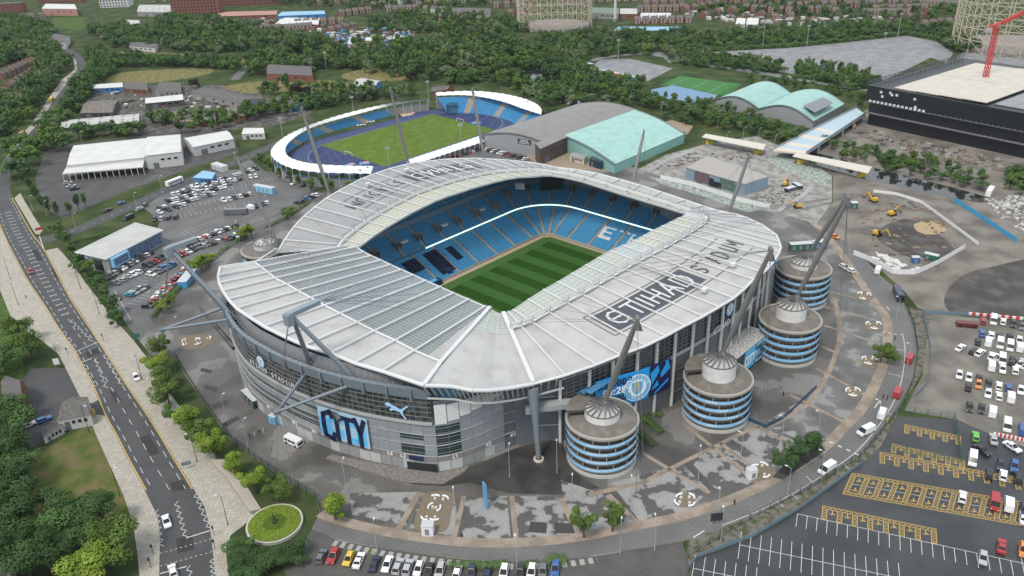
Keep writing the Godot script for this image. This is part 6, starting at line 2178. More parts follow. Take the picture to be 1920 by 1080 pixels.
func build_black_arena() -> void:
	var a := Vector3(230.2,0,-514.9)
	var b := Vector3(302,0,-415.9)
	var d3 := Vector3(308.2,24,-601.7)
	var d := Vector3(d3.x,0,d3.z)
	var t := thing("black_arena","huge black box arena under construction with cream roof sheets","arena",a)
	var x := (b - a).normalized()
	var W := a.distance_to(b)
	var z := (d - a)
	z -= x * x.dot(z)
	var D := z.length()
	z = z.normalized()
	var skin := mat("arena_black",.008,.009,.012,.45)
	var ledge := mat("arena_ledge",.13,.13,.14,.7)
	for e in [[0.0,7.5,-1.5],[8.2,14.5,-1.0],[15.2,25.0,1.0]]:
		var m := MB.new()
		var o: float = e[2]
		m.box((x * W + z * D) * .5 + Vector3.UP * (e[0] + e[1]) * .5,Vector3(W + o * 2,e[1] - e[0],D + o * 2),Basis(x,Vector3.UP,z))
		part(t,"cladding_band",m.done(),skin)
	for y in [7.9,14.9]:
		var m := MB.new()
		m.box((x * W + z * D) * .5 + Vector3.UP * y,Vector3(W + 2.2,.5,D + 2.2),Basis(x,Vector3.UP,z))
		part(t,"ledge",m.done(),ledge)
		for i in 40:
			var q := MB.new()
			q.box(x * W * (i + .5) / 40 - z * 1.3 + Vector3.UP * (y + .6),Vector3(.15,1.0,.15),Basis(x,Vector3.UP,z))
			part(t,"rail_post",q.done(),mat("rail_grey",.3,.3,.31,.6))
	# pale bolts and white sheets on the top band
	for e in [[.07,22.3],[.12,22.8],[.13,21.8],[.155,22.2],[.08,19.8],[.25,21.8],[.26,17.2]]:
		var q := MB.new()
		q.box(x * W * e[0] - z * 1.15 + Vector3.UP * e[1],Vector3(1.6,1.4,.2),Basis(x,Vector3.UP,z))
		part(t,"cladding_marker",q.done(),mat("white_steel",.78,.79,.8,.45))
	for i in 14:
		var q := MB.new()
		q.box(x * W * (.02 + i * .022) - z * 1.5 + Vector3.UP * 15.9,Vector3(1.5,1.2,.5),Basis(x,Vector3.UP,z))
		part(t,"white_sheeting",q.done(),mat("sheeting",.6,.62,.64,.7))
	# roof: cream sheets left,grey deck right,dark steel screen on the near-left edge
	var cream := rough_mat("roof_cream",[[.3,.46,.425,.37],[.7,.50,.465,.405]],60.0,.012,.8)
	var deckg := rough_mat("roof_deck_grey",[[.3,.20,.21,.22],[.7,.27,.28,.29]],20.0,.02,.7)
	for i in 4:
		for j in 2:
			var q := MB.new()
			q.box(x * W * (.12 + i * .115 + .055) + z * D * (.02 + j * .44 + .22) + Vector3.UP * (25.4 + i * .25),Vector3(W * .113,.5,D * .435),Basis(x,Vector3.UP,z))
			part(t,"roof_sheet",q.done(),cream)
	for i in 5:
		var q := MB.new()
		q.box(x * W * (.60 + i * .08 + .04) + z * D * .5 + Vector3.UP * 25.4,Vector3(W * .078,.4,D * .9),Basis(x,Vector3.UP,z))
		part(t,"roof_deck",q.done(),deckg)
	var sc := MB.new()
	for i in 22:
		var p := z * D * i / 21.0 + Vector3.UP * 25
		sc.bar(p,p + Vector3.UP * 3.2,.25,.25)
		sc.bar(p + x * 2.5,p + Vector3.UP * 3.2,.15,.15)
	for y in [1.2,2.2,3.2]:
		sc.bar(Vector3.UP * (25 + y),z * D + Vector3.UP * (25 + y),.25,.35)
	part(t,"steel_screen",sc.done(),mat("screen_steel",.07,.08,.09,.5))
	# tower crane standing through the roof
	var red := mat("crane_red",.5,.05,.04,.6)
	var cb := Vector3(305.9,25,-521.3)
	var c := thing("tower_crane","red lattice tower crane rising through the black arena's roof","crane",Vector3(cb.x,0,cb.z))
	var lat := func(m: MB,p: Vector3,q: Vector3,w: float,n: int):
		var f := m.frame_of(p,q)
		var cs := [f.x * w + f.y * w,f.x * -w + f.y * w,f.x * -w - f.y * w,f.x * w - f.y * w]
		for k in 4:
			m.bar(p + cs[k],q + cs[k],.45,.45)
			for i in n:
				var s := float(i) / n
				var e := float(i + 1) / n
				m.bar(p.lerp(q,s) + cs[k],p.lerp(q,e) + cs[(k + 1) % 4],.24,.24)
	var m := MB.new()
	lat.call(m,Vector3(0,0,0),Vector3(0,56,0),1.1,22)
	part(c,"mast",m.done(),red)
	m = MB.new()
	lat.call(m,Vector3(-8,57,6),Vector3(44,68,-22),.8,24)
	part(c,"jib",m.done(),red)
	m = MB.new()
	m.box(Vector3(0,58,0),Vector3(2.6,2.6,2.6))
	part(c,"cab",m.done(),mat("white_steel",.78,.79,.8,.45))
	m = MB.new()
	m.box(Vector3(-8,56,6),Vector3(3.5,2.6,2.2))
	part(c,"counterweight",m.done(),mat("counterweight_grey",.35,.3,.3,.8))

# a fence: posts and panels each a part
func fence(called: String,label: String,a: Array,h: float,m: Material,step: float,panel: Material = null,cat := "fence",group := "") -> void:
	var p := v2(a)
	var o := off2(p[0],0)
	var t := thing(called,label,cat,o,0.0,group)
	var L := 0.0
	for i in p.size() - 1:
		L += p[i].distance_to(p[i + 1])
	var n := maxi(1,int(L / step))
	var r := resample(p,n)
	for i in n + 1:
		var q := MB.new(o)
		q.bar(off2(r[i],0),off2(r[i],h),.12,.12)
		part(t,"post",q.done(),m)
		if i < n:
			q = MB.new(o)
			if panel:
				q.bar(off2(r[i],h * .52),off2(r[i + 1],h * .52),.08,h * .92)
				part(t,"panel",q.done(),panel)
			else:
				for k in 3:
					q.bar(off2(r[i],h * (.25 + k * .35)),off2(r[i + 1],h * (.25 + k * .35)),.05,.06)
				for k in 5:
					var pt := r[i].lerp(r[i + 1],(k + .5) / 5)
					q.bar(off2(pt,.1),off2(pt,h),.04,.04)
				part(t,"mesh_panel",q.done(),m)

func build_town() -> void:
	var tone := {"white": rough_mat("roof_white",[[.3,.50,.50,.48],[.7,.55,.55,.53]],70.0,.012,.7),"pale": rough_mat("roof_pale",[[.3,.38,.38,.36],[.7,.43,.43,.41]],60.0,.012,.8),"dark": rough_mat("roof_dark",[[.3,.10,.095,.09],[.7,.16,.15,.14]],20.0,.03,.9),
		"stripe": rough_mat("roof_taupe",[[.35,.10,.085,.075],[.55,.16,.14,.12],[.7,.34,.32,.29]],22.0,.03,.9),"brick": rough_mat("brick_red",[[.3,.17,.075,.055],[.7,.23,.105,.075]],14.0,.04,.9),"rose": mat("brick_rose",.36,.19,.16,.9),"green": mat("wall_green",.14,.18,.14,.7),"blue": mat("wall_blue",.045,.18,.40,.6),
		"grey": mat("wall_grey",.24,.24,.24,.7),"light": mat("wall_light",.48,.48,.47,.7),"teal": mat("roof_blue_pale",.22,.40,.55,.6),"slate": rough_mat("roof_slate",[[.3,.10,.095,.095],[.7,.15,.14,.14]],12.0,.04,.85),"tan": mat("wall_tan",.42,.36,.28,.8),"dk": mat("wall_dark",.06,.06,.06,.8)}
	for e in [
		["warehouse","long white retail warehouse behind its columned canopy",[-260.7,-471.3,-218.4,-481.4,-232.8,-523.5,-275.6,-512.7],6.5,1.0,"white","light",0],
		["warehouse","tall white middle block of the retail warehouse",[-216.5,-478,-196.6,-483.9,-210.4,-522.2,-230.5,-518.8],8.5,1.0,"white","light",0],
		["warehouse","low white retail shed at the end of the warehouse row",[-195.6,-500.6,-174.7,-516.3,-184.6,-536,-208.5,-522],6.0,1.0,"white","light",0],
		["shed","small white flat shed behind the athletics canopy's outer curve",[-174.9,-534.1,-159.5,-533.3,-163.6,-546.6,-177.4,-548.5],4.0,.3,"white","light",0],
		["shed","long pale-roofed green shed with small dark roof lights",[-308.4,-563,-256.7,-570.7,-265.7,-595,-316.1,-583.4],5.0,1.2,"pale","green",7],
		["shed","white-roofed dark blue shed in the middle of the yard",[-274.4,-627.8,-247.6,-635.2,-254.2,-653.4,-280.8,-645.4],4.5,.8,"white","dk",0],
		["shed","long dark felt-roofed shed beside the yellow skip",[-250,-659.8,-196.6,-615.9,-187.7,-630.8,-238.2,-672.4],4.5,1.6,"dark","grey",0],
		["shed","brown patched roof workshop with pale roof strips",[-233.1,-571,-203.1,-570.9,-211.2,-595.2,-245.6,-603.3],4.0,1.5,"stripe","brick",0],
		["shed","dark striped workshop beside the big road's trees",[-315.1,-607.5,-290.1,-605.4,-301.6,-643.9,-326.3,-646],4.0,1.5,"stripe","dk",0],
		["shed","white-topped blue-fronted shed at the yard's far corner",[-341.6,-689.6,-317,-691.3,-324.3,-708.1,-348.5,-706.2],4.0,.5,"white","blue",0],
		["shed","low red brick workshop with a slate roof behind the yard",[-313.6,-685.1,-290.2,-675.6,-301.2,-702.3,-323.1,-712],4.0,2.0,"slate","brick",0],
		["shed","flat dark shed block beside the grey tank yard",[-282.5,-668.9,-259.7,-665.2,-272.3,-699.4,-292,-706.7],4.0,.6,"dark","grey",0],
		["shed","small brown workshop with torn roof sheets",[-204.2,-581,-185.7,-582.7,-194.6,-608,-210.9,-605.8],4.0,1.5,"stripe","brick",0],
		["shed","taupe-roofed bright blue shed by the trees",[-176.6,-619.2,-153.8,-603,-142.3,-618.8,-170.6,-636.6],4.5,1.2,"dark","blue",0],
		["school","red brick school with steep grey hipped roofs",[-202.6,-712.9,-160.2,-697.2,-167.7,-730.3,-207.5,-744.3],6.0,4.5,"slate","brick",0],
		["shed","grey hip-roofed hall with blue walls by the dry meadow",[-121.8,-662.5,-101.6,-648.2,-100.2,-674,-118,-688.7],4.5,2.0,"pale","blue",0],
		["cabin","bright blue flat cabin at the car park's top edge",[-179.3,-448.8,-167.1,-445.6,-168.4,-455.9,-177.4,-460.8],3.4,.1,"teal","blue",0],
		["pub","white rendered corner pub beside the road's far bend",[-491.2,-926.4,-465.1,-905.3,-481.5,-950.5,-507.9,-973.4],6.5,2.5,"slate","light",0],
		["hall","white hall in a clump of trees below the mills",[-447.2,-1021.3,-424.2,-1004.6,-444.3,-1056.4,-464.2,-1065.3],6.0,2.0,"pale","light",0],
		["station_hut","long slate-roofed hut with skylights at the railway",[-389.6,-885.7,-356,-867.2,-360.7,-891.8,-397.8,-914.9],4.5,2.0,"slate","light",3],
		["shed","rust-red brick hut beside the tall end stand",[-56.5,-632.5,-44.4,-637.5,-40,-649.3,-55.9,-648.3],4.0,1.5,"dark","brick",0],
		["market_shed","long red-roofed market shed below the mills",[-358.7,-1071.5,-278.3,-1068.7,-286.1,-1101.8,-353.3,-1109.8],5.0,1.0,"rose","brick",0],
		["market_shed","bright blue-roofed market shed at the top",[-275,-1055.1,-216.5,-1057.6,-223.1,-1085.6,-276.6,-1090.3],5.0,1.0,"teal","blue",0],
		["market_shed","white-roofed long warehouse below the blue market shed",[-263.2,-992.4,-209.3,-976.1,-216.7,-1024.3,-261.6,-1039.3],5.0,1.0,"white","brick",0],
		["warehouse","grey-roofed warehouse with roof strips beside the mill",[-478.1,-1134.7,-424,-1116.3,-447.8,-1190.3,-501.8,-1204.7],6.0,1.5,"pale","grey",6],
		["warehouse","rose brick works with a pale flat roof",[-625.2,-1180.2,-568.3,-1160.5,-595.2,-1213,-644.5,-1231.5],9.0,.3,"white","rose",0],
		["hangar","white gabled barn among the scrap yards",[-155.9,-852.2,-142.6,-849.5,-147.4,-889.7,-158.4,-895.2],4.0,2.5,"white","light",0],
		["shed","long white scrap yard roof beside the gabled barn",[-140.3,-866.7,-122.3,-862.9,-125.2,-881.8,-142.4,-885.5],4.0,.6,"white","grey",0],
		["shed","pale tent roof at the end of the scrap yard",[-113.4,-869.7,-93.3,-859.5,-100.4,-888.5,-110.5,-893.9],3.0,2.5,"white","light",0],
		["shed","long slate terrace roof behind the first gas holder",[-60.3,-1018.5,-12.7,-998.4,-13,-1049.2,-62.3,-1071.1],5.0,2.5,"slate","tan",0],
		["shed","green-grey depot shed right behind the gas holder",[100.5,-979.3,131.5,-959.7,137.8,-1007.1,107.7,-1019.3],6.0,3.0,"green","grey",0],
		["shed","white arched depot shed beside the tall white chimney",[133.1,-963.2,152.2,-958.4,157,-993.6,139.6,-1002.4],6.0,3.0,"pale","brick",0],
		["shed","long white-fronted shed on the ridge of trees",[153.2,-944.7,185.9,-936.7,192.3,-969.9,159.6,-978.2],4.0,1.0,"white","light",0],
		["storage_tent","first of two white rounded storage tents",[244,-886.8,252.5,-881.3,262.5,-914,255.4,-919.4],3.0,3.5,"white","light",0],
		["storage_tent","second white rounded storage tent with a dark mouth",[253.6,-881.1,265,-878.4,276.9,-914.2,265.1,-917],3.0,3.5,"white","light",0],
		["depot","long low grey canopy beside the canal trees",[114.1,-870.2,188.7,-859.9,192.6,-878.5,122.8,-894.5],3.5,.3,"teal","grey",0],
		["cottage","slate-roofed red brick corner building beside the main road",[-163.2,-219.1,-159.1,-223.2,-163.6,-232.9,-171.8,-236.7],6.5,3.5,"slate","brick",0],
		["shed","white gabled building with a painted mural on its end",[-143.5,-212.8,-134.3,-215.4,-139.2,-224.8,-144.6,-225.2],4.5,2.5,"dark","light",0],
		["shed","low white lean-to below the mural wall",[-145.4,-206.6,-141.8,-211.8,-144.9,-216.3,-148,-210.9],2.6,.3,"dark","light",0],
		["cottage","red-roofed white house at the picture's bottom edge",[-128.2,-146.8,-122.4,-146.1,-126,-152.4,-131.6,-153],5.0,2.5,"slate","light",0]]:
		shed(e[0],e[1],e[0].replace("_"," ") if e[0] != "cottage" else "house",e[2],e[3],e[4],tone[e[5]],tone[e[6]],e[7])
	# columned canopy of the retail warehouse
	var cp := v2([-259,-461.2,-214.9,-468.5,-220.4,-485.5,-263.2,-476.3])
	var co := off2(cp[0],0)
	var ct := thing("warehouse_canopy","white canopy on slim columns along the retail warehouse front","canopy",co)
	var q := MB.new(co)
	q.prism(cp,4.2,4.7)
	part(ct,"canopy_roof",q.done(),tone.white)
	for i in 14:
		var pt := cp[0].lerp(cp[1],i / 13.0)
		q = MB.new(co)
		q.tube(off2(pt,0),off2(pt,4.2),.18,.18,6)
		part(ct,"column",q.done(),M["column_offwhite"])
	# club shop with a long printed wall
	var sp := v2([-192.5,-337.2,-177,-330.7,-164.4,-361.5,-180,-369])
	var so := off2(sp[0],0)
	var s := thing("club_shop","flat-roofed club shop with blue printed side wall and leaning eaves","shop",so)
	hall_box(s,so,sp,[8,7.0,7.0,8],mat("shop_grey",.26,.27,.27,.6))
	q = MB.new(so)
	var sh := [8.2,7.2,7.2,8.2]
	var ov := [Vector2(-1.2,.6),Vector2(-.2,.8),Vector2(.8,.2),Vector2(.2,-.6)]
	for tri in [[0,1,2],[0,2,3]]:
		q.tri(off2(sp[tri[0]] + ov[tri[0]],sh[tri[0]]),off2(sp[tri[1]] + ov[tri[1]],sh[tri[1]]),off2(sp[tri[2]] + ov[tri[2]],sh[tri[2]]))
	part(s,"roof",q.done(),tone.pale)
	q = MB.new(so)
	for i in 4:
		q.bar(off2(sp[i] + ov[i],sh[i] - .2),off2(sp[(i + 1) % 4] + ov[(i + 1) % 4],sh[(i + 1) % 4] - .2),.3,.5)
	part(s,"roof_edge",q.done(),mat("white_steel",.78,.79,.8,.45))
	var d := (sp[2] - sp[1]).normalized()
	var n := Vector2(-d.y,d.x)
	var bs := Basis(Vector3(d.x,0,d.y),Vector3.UP,Vector3(n.x,0,n.y))
	var L := sp[1].distance_to(sp[2])
	var print_m := rough_mat("shop_print",[[.25,.01,.02,.06],[.42,.02,.06,.16],[.52,.06,.2,.42],[.62,.25,.3,.4],[.72,.5,.38,.3],[.8,.03,.06,.16]],11.0,.025,.5)
	for i in 6:
		q = MB.new(so)
		q.box(off2(sp[1] + d * L * (.40 + i * .1),3.9) + bs.z * .15,Vector3(L * .097,5.2,.2),bs)
		part(s,"printed_panel",q.done(),print_m)
	q = MB.new(so)
	q.box(off2(sp[1] + d * L * .17,4.4) + bs.z * .9,Vector3(9.5,4.4,1.8),bs)
	var bx := part(s,"window_box",q.done(),mat("shop_sky",.22,.45,.65,.5))
	q = MB.new(so)
	q.box(off2(sp[1] + d * L * .17,4.4) + bs.z * 1.85,Vector3(7.6,3.0,.1),bs)
	part(bx,"printed_panel",q.done(),print_m)
	var d2 := (sp[1] - sp[0]).normalized()
	var b2 := Basis(Vector3(d2.x,0,d2.y),Vector3.UP,Vector3(-d2.y,0,d2.x))
	q = MB.new(so)
	q.box(off2(sp[0].lerp(sp[1],.62),3.0) + b2.z * .1,Vector3(5.0,5.0,.2),b2)
	part(s,"entrance_glass",q.done(),mat("window_and_shade_dark",.03,.035,.04,.15,.2))
	crest(s,Transform3D(b2,off2(sp[0].lerp(sp[1],.25),6.0) + b2.z * .2 - so),.9)
	# mural on the white gable
	var mu := Vector3(-139.1,3,-218.1)
	var mt := thing("mural","orange and yellow painted mural on the white building's end wall","mural",mu,.12)
	q = MB.new()
	q.box(Vector3(0,0,.6),Vector3(9.5,3.0,.12))
	part(mt,"painted_board",q.done(),rough_mat("mural_paint",[[.25,.1,.08,.06],[.42,.55,.35,.08],[.55,.6,.25,.12],[.65,.15,.3,.1],[.8,.65,.55,.35]],7.0,.03,.7))
	# gas holders
	for e in [[Vector3(57.7,0,-931.2),66.0,46.0,"cream lattice gas holder frame at the top middle of the town"],[Vector3(449.6,0,-734),88.0,50.0,"pale lattice gas holder frame behind the red crane"]]:
		var c: Vector3 = e[0]
		var r: float = e[1] * c.distance_to(Vector3(0,152,0)) / 1540.0
		var h: float = e[2]
		var g := thing("gas_holder",e[3],"gas holder",c,0.0,"lattice gas holders")
		var cm := mat("holder_cream",.42,.38,.28,.7)
		var k := 22
		for i in k:
			var a := TAU * i / k
			var b := TAU * (i + 1) / k
			var p0 := Vector3(cos(a) * r,0,sin(a) * r)
			var p1 := Vector3(cos(b) * r,0,sin(b) * r)
			q = MB.new()
			q.bar(p0,p0 + Vector3.UP * h,.75,.75)
			part(g,"column",q.done(),cm)
			q = MB.new()
			for j in 5:
				var y := h * (j + 1) / 5
				q.bar(p0 + Vector3.UP * y,p1 + Vector3.UP * y,.5,.6)
				q.bar(p0 + Vector3.UP * (y - h / 5),p1 + Vector3.UP * y,.3,.3)
				q.bar(p1 + Vector3.UP * (y - h / 5),p0 + Vector3.UP * y,.3,.3)
			part(g,"bracing",q.done(),cm)
		q = MB.new()
		q.lathe(Vector3.ZERO,[[r * .93,0],[r * .93,2.5],[0,4.5]],32)
		part(g,"tank_crown",q.done(),rough_mat("tank_grey",[[.3,.2,.17,.16],[.7,.3,.27,.25]],30.0,.02,.9))
	# tall white chimney
	var ch := thing("chimney","tall slim white chimney beside the first gas holder","chimney",Vector3(126.3,0,-951.2))
	q = MB.new()
	q.tube(Vector3.ZERO,Vector3.UP * 34,1.7,1.1,12)
	part(ch,"stack",q.done(),mat("white_steel",.78,.79,.8,.45))
	q = MB.new()
	q.tube(Vector3.ZERO,Vector3.UP * 3,2.2,2.2,12)
	part(ch,"base",q.done(),tone.grey)
	# brick mills along the top edge
	for e in [[Vector3(-691.4,0,-1220.6),34.0,14.0,12.0,4,"brick mill at the picture's top corner beside the rose works"],[Vector3(-664.2,0,-1309.1),62.0,16.0,14.0,4,"long brick mill behind the rose works"],[Vector3(-550.8,0,-1235.2),40.0,20.0,11.0,3,"white painted mill building with rows of windows"],[Vector3(-399.5,0,-1128.4),62.0,22.0,20.0,5,"tall brick mill block with a pale roof edge"],[Vector3(-348,0,-1202.3),100.0,20.0,15.0,4,"very long brick mill with many windows"]]:
		var t := thing("mill",e[5],"mill",e[0],deg_to_rad(2),"brick mills at the top")
		var w: float = e[1]
		var dd: float = e[2]
		var h: float = e[3]
		q = MB.new()
		q.box(Vector3(0,h * .5,-dd * .5),Vector3(w,h,dd))
		var wall := part(t,"wall",q.done(),tone.light if "white" in e[5] else tone.brick)
		q = MB.new()
		q.box(Vector3(0,h + .3,-dd * .5),Vector3(w + .6,.6,dd + .6))
		part(t,"roof",q.done(),tone.pale if "pale" in e[5] else tone.dark)
		for fl in e[4]:
			for i in int(w / 4.2):
				q = MB.new()
				q.box(Vector3(-w * .5 + 2.4 + i * 4.2,h * (fl + .55) / e[4],.02),Vector3(1.9,h / e[4] * .5,.2))
				part(wall,"window",q.done(),mat("window_and_shade_dark",.03,.035,.04,.15,.2))
	build_houses(tone)

func build_houses(tone: Dictionary) -> void:
	# one pair of prototypes,copied along the streets
	var kinds := []
	for e in [["house",tone.brick,tone.slate,7.5,8.5],["house",rough_mat("brick_brown",[[.3,.14,.085,.065],[.7,.19,.12,.09]],14.0,.04,.9),rough_mat("roof_brown",[[.3,.13,.10,.085],[.7,.18,.14,.12]],12.0,.04,.85),7.0,8.5],["house",tone.light,tone.slate,7.0,8.0]]:
		var t := Node3D.new()
		t.set_meta("kind_name","house")
		var w: float = e[3]
		var dp: float = e[4]
		var h := 5.2
		var b := MB.new()
		b.box(Vector3(0,h * .5,0),Vector3(w,h,dp))
		for s in [-1,1]:
			b.tri(Vector3(s * w * .5,h,-dp * .5),Vector3(s * w * .5,h,dp * .5),Vector3(s * w * .5,h + 2.6,0))
		part(t,"wall",b.done(),e[1])
		b = MB.new()
		for s in [-1,1]:
			b.quad(Vector3(-w * .5 - .1,h - .1,s * (dp * .5 + .3)),Vector3(w * .5 + .1,h - .1,s * (dp * .5 + .3)),Vector3(w * .5 + .1,h + 2.7,0),Vector3(-w * .5 - .1,h + 2.7,0))
		var r := part(t,"roof",b.done(),e[2])
		b = MB.new()
		b.box(Vector3(w * .4,h + 3.0,0),Vector3(.7,1.6,1.0))
		part(r,"chimney",b.done(),tone.brick)
		for x in [-w * .25,w * .25]:
			for y in [1.5,4.0]:
				b = MB.new()
				b.box(Vector3(x,y,dp * .5 + .02),Vector3(1.3,1.3,.1))
				part(t,"window",b.done(),mat("window_white",.45,.47,.48,.4))
		b = MB.new()
		b.box(Vector3(0,1.05,dp * .5 + .02),Vector3(1.0,2.1,.1))
		part(t,"door",b.done(),mat("shed_door",.12,.13,.14,.6))
		kinds.append(t)
	var streets := [[[215,-999.9,258,-1022.9],5,0,"on the street with red gables"],[[204.1,-932.7,225.6,-949.8],2,0,"below the red gables"],[[244.9,-968.2,264.1,-979.3],2,0,"beside the storage tents"],[[284,-935.6,309.6,-992.4],2,0,"just past the storage tents"],[[293.6,-918.6,311.8,-921.5],2,0,"behind the belt hedge"],[[336.5,-961,365.4,-957.7],4,0,"on the terrace above the ridge"],[[368.3,-941.3,381.8,-938],2,0,"next to the white gable end"],[[394.8,-923.4,435.9,-920.7],7,1,"of the long pale terrace"],[[423.9,-887.3,456.1,-908.2],3,0,"by the far lamp mast"],[[285.4,-1042.4,344.6,-1044.8],7,1,"on the first street along the top edge"],[[357,-1023.2,412.6,-1035.4],6,0,"on the second street along the top edge"],[[470.9,-992.5,509,-957],8,0,"on the third street along the top edge"],
		[[-107.2,-1118.8,-73.1,-1129],4,1,"on the street of brown roofs"],[[-49.1,-1142.3,14.4,-1135],6,0,"behind the long slate terrace"],[[-168.3,-1134.8,-121.6,-1162],5,2,"among the trees left of the brown roofs"],[[9.2,-1018.5,32,-1033.7],3,0,"beside the first gas holder"],[[-458.9,-763.4,-461.5,-824.7],8,1,"of the brown terrace by the left edge"],[[-423.4,-708.5,-435,-777.1],7,1,"of the second brown terrace by the left edge"],[[-411.7,-670.1,-423.1,-712.3],3,1,"of the lowest brown terrace by the left edge"],[[-475.5,-1023.1,-471.9,-1045],2,0,"below the playing field"],[[-190.5,-945.5,-170.4,-969],4,0,"above the scrap yards"],[[-243.7,-971.3,-220.5,-976.8],4,0,"beside the long hedge of the market"],[[176.8,-1053.2,220.8,-1059.8],5,0,"behind the depot sheds"],[[74.5,-1089.6,109.3,-1099.4],4,1,"inside the depot behind the gas holder"],[[-285,-966.4,-256.6,-974.1],4,0,"below the white-roofed warehouse"],[[-330.5,-1039.8,-273.9,-1007.4],6,0,"in front of the red market shed"],[[-199.6,-1070.1,-168.9,-1088.6],5,1,"on the upper street of scrap yards"],[[-142.1,-1090.8,-108.3,-1091.2],5,0,"under the brown roofs"],[[148.3,-931.4,202.7,-925.8],7,0,"above the canal wood"],[[242.5,-1053.9,283.8,-1061.4],5,1,"at the very top above red gables"],[[400,-985.6,461.9,-986.3],8,0,"behind the long pale terrace"],[[335,-994.2,384.6,-993.9],6,1,"on the middle brick street"],[[415.7,-948.9,466.9,-943.7],7,0,"on the street above the pale terrace"],[[27.2,-1092.8,41.4,-1108],2,0,"left of the gas holder's top"],[[-509.7,-1278.3,-479.3,-1281.3],3,1,"beside the mill roofs"],[[-246.3,-1175.2,-190.5,-1191.1],6,0,"at the top beside the blue market"],[[-533.4,-921.2,-521.5,-943.6],4,1,"in the trees by the far road bend"],[[-69.4,-1005.6,-25,-979.6],6,1,"in front of the slate terrace"],[[419.6,-841.7,456.9,-852.5],5,0,"beside the second gas holder"],[[-182.9,-1189,-116.1,-1181.1],7,0,"on the far top street,first block"],[[-93.8,-1078.5,-72.9,-1064.4],3,2,"beside the far slate terrace"],[[-332.6,-1229.9,-262.7,-1221.5],7,1,"on the far top street behind the market"],[[116.9,-1107,171.1,-1102],6,0,"on the far top street behind the depot"],[[164,-1012.9,213.7,-1008.6],7,1,"on the depot's back street"],[[284.3,-990.5,323,-956.5],6,0,"on the slanting brick street"],[[403.7,-1028.6,458.8,-1022.6],7,1,"on the far top street,last block"],[[-6.7,-1092.4,20.5,-1094.6],3,1,"close to the gas holder frame"],[[-239.2,-1006.9,-189.6,-1010.7],6,1,"between market and scrap yard"],[[-635.4,-1141.2,-613.4,-1153.8],3,0,"under the picture's top corner trees"]]
	for s in streets:
		var p := v2(s[0])
		var d := p[1] - p[0]
		for i in s[1]:
			var c: Vector2 = p[0] + d * (float(i) / maxf(1,s[1] - 1))
			var k: int = s[2] if i % 4 else (s[2] + 1) % 2
			dup(kinds[k],off2(c,0),atan2(-d.y,d.x),"%s house,%s %s" % [["red brick","brown brick","white"][k],ordinal(i),s[3]],"house","terraced houses of the town")
	for k in kinds:
		k.free()

# loose heaps nobody could count: rubble,scrap and stacked building material
func debris(called: String,label: String,a: Array,n: int,size: float,mats: Array,flat := .5) -> void:
	var poly := v2(a)
	var mn := poly[0]
	var mx := poly[0]
	for q in poly:
		mn = mn.min(q)
		mx = mx.max(q)
	var o := off2(poly[0],0)
	var root := Node3D.new()
	root.name = numbered(called)
	add_child(root)
	root.position = o
	tag(root,label,called.replace("_"," "),"","stuff")
	for m in mats:
		var b := MB.new(o)
		var k := 0
		var tries := 0
		while k < n and tries < n * 12:
			tries += 1
			var q := Vector2(rng.randf_range(mn.x,mx.x),rng.randf_range(mn.y,mx.y))
			if not Geometry2D.is_point_in_polygon(q,poly):
				continue
			k += 1
			var s := size * rng.randf_range(.4,1.5)
			b.box(off2(q,s * flat * .4),Vector3(s * rng.randf_range(.7,2.2),s * flat,s),Basis(Vector3.UP,rng.randf() * TAU))
		part(root,"pieces",b.done(),m)

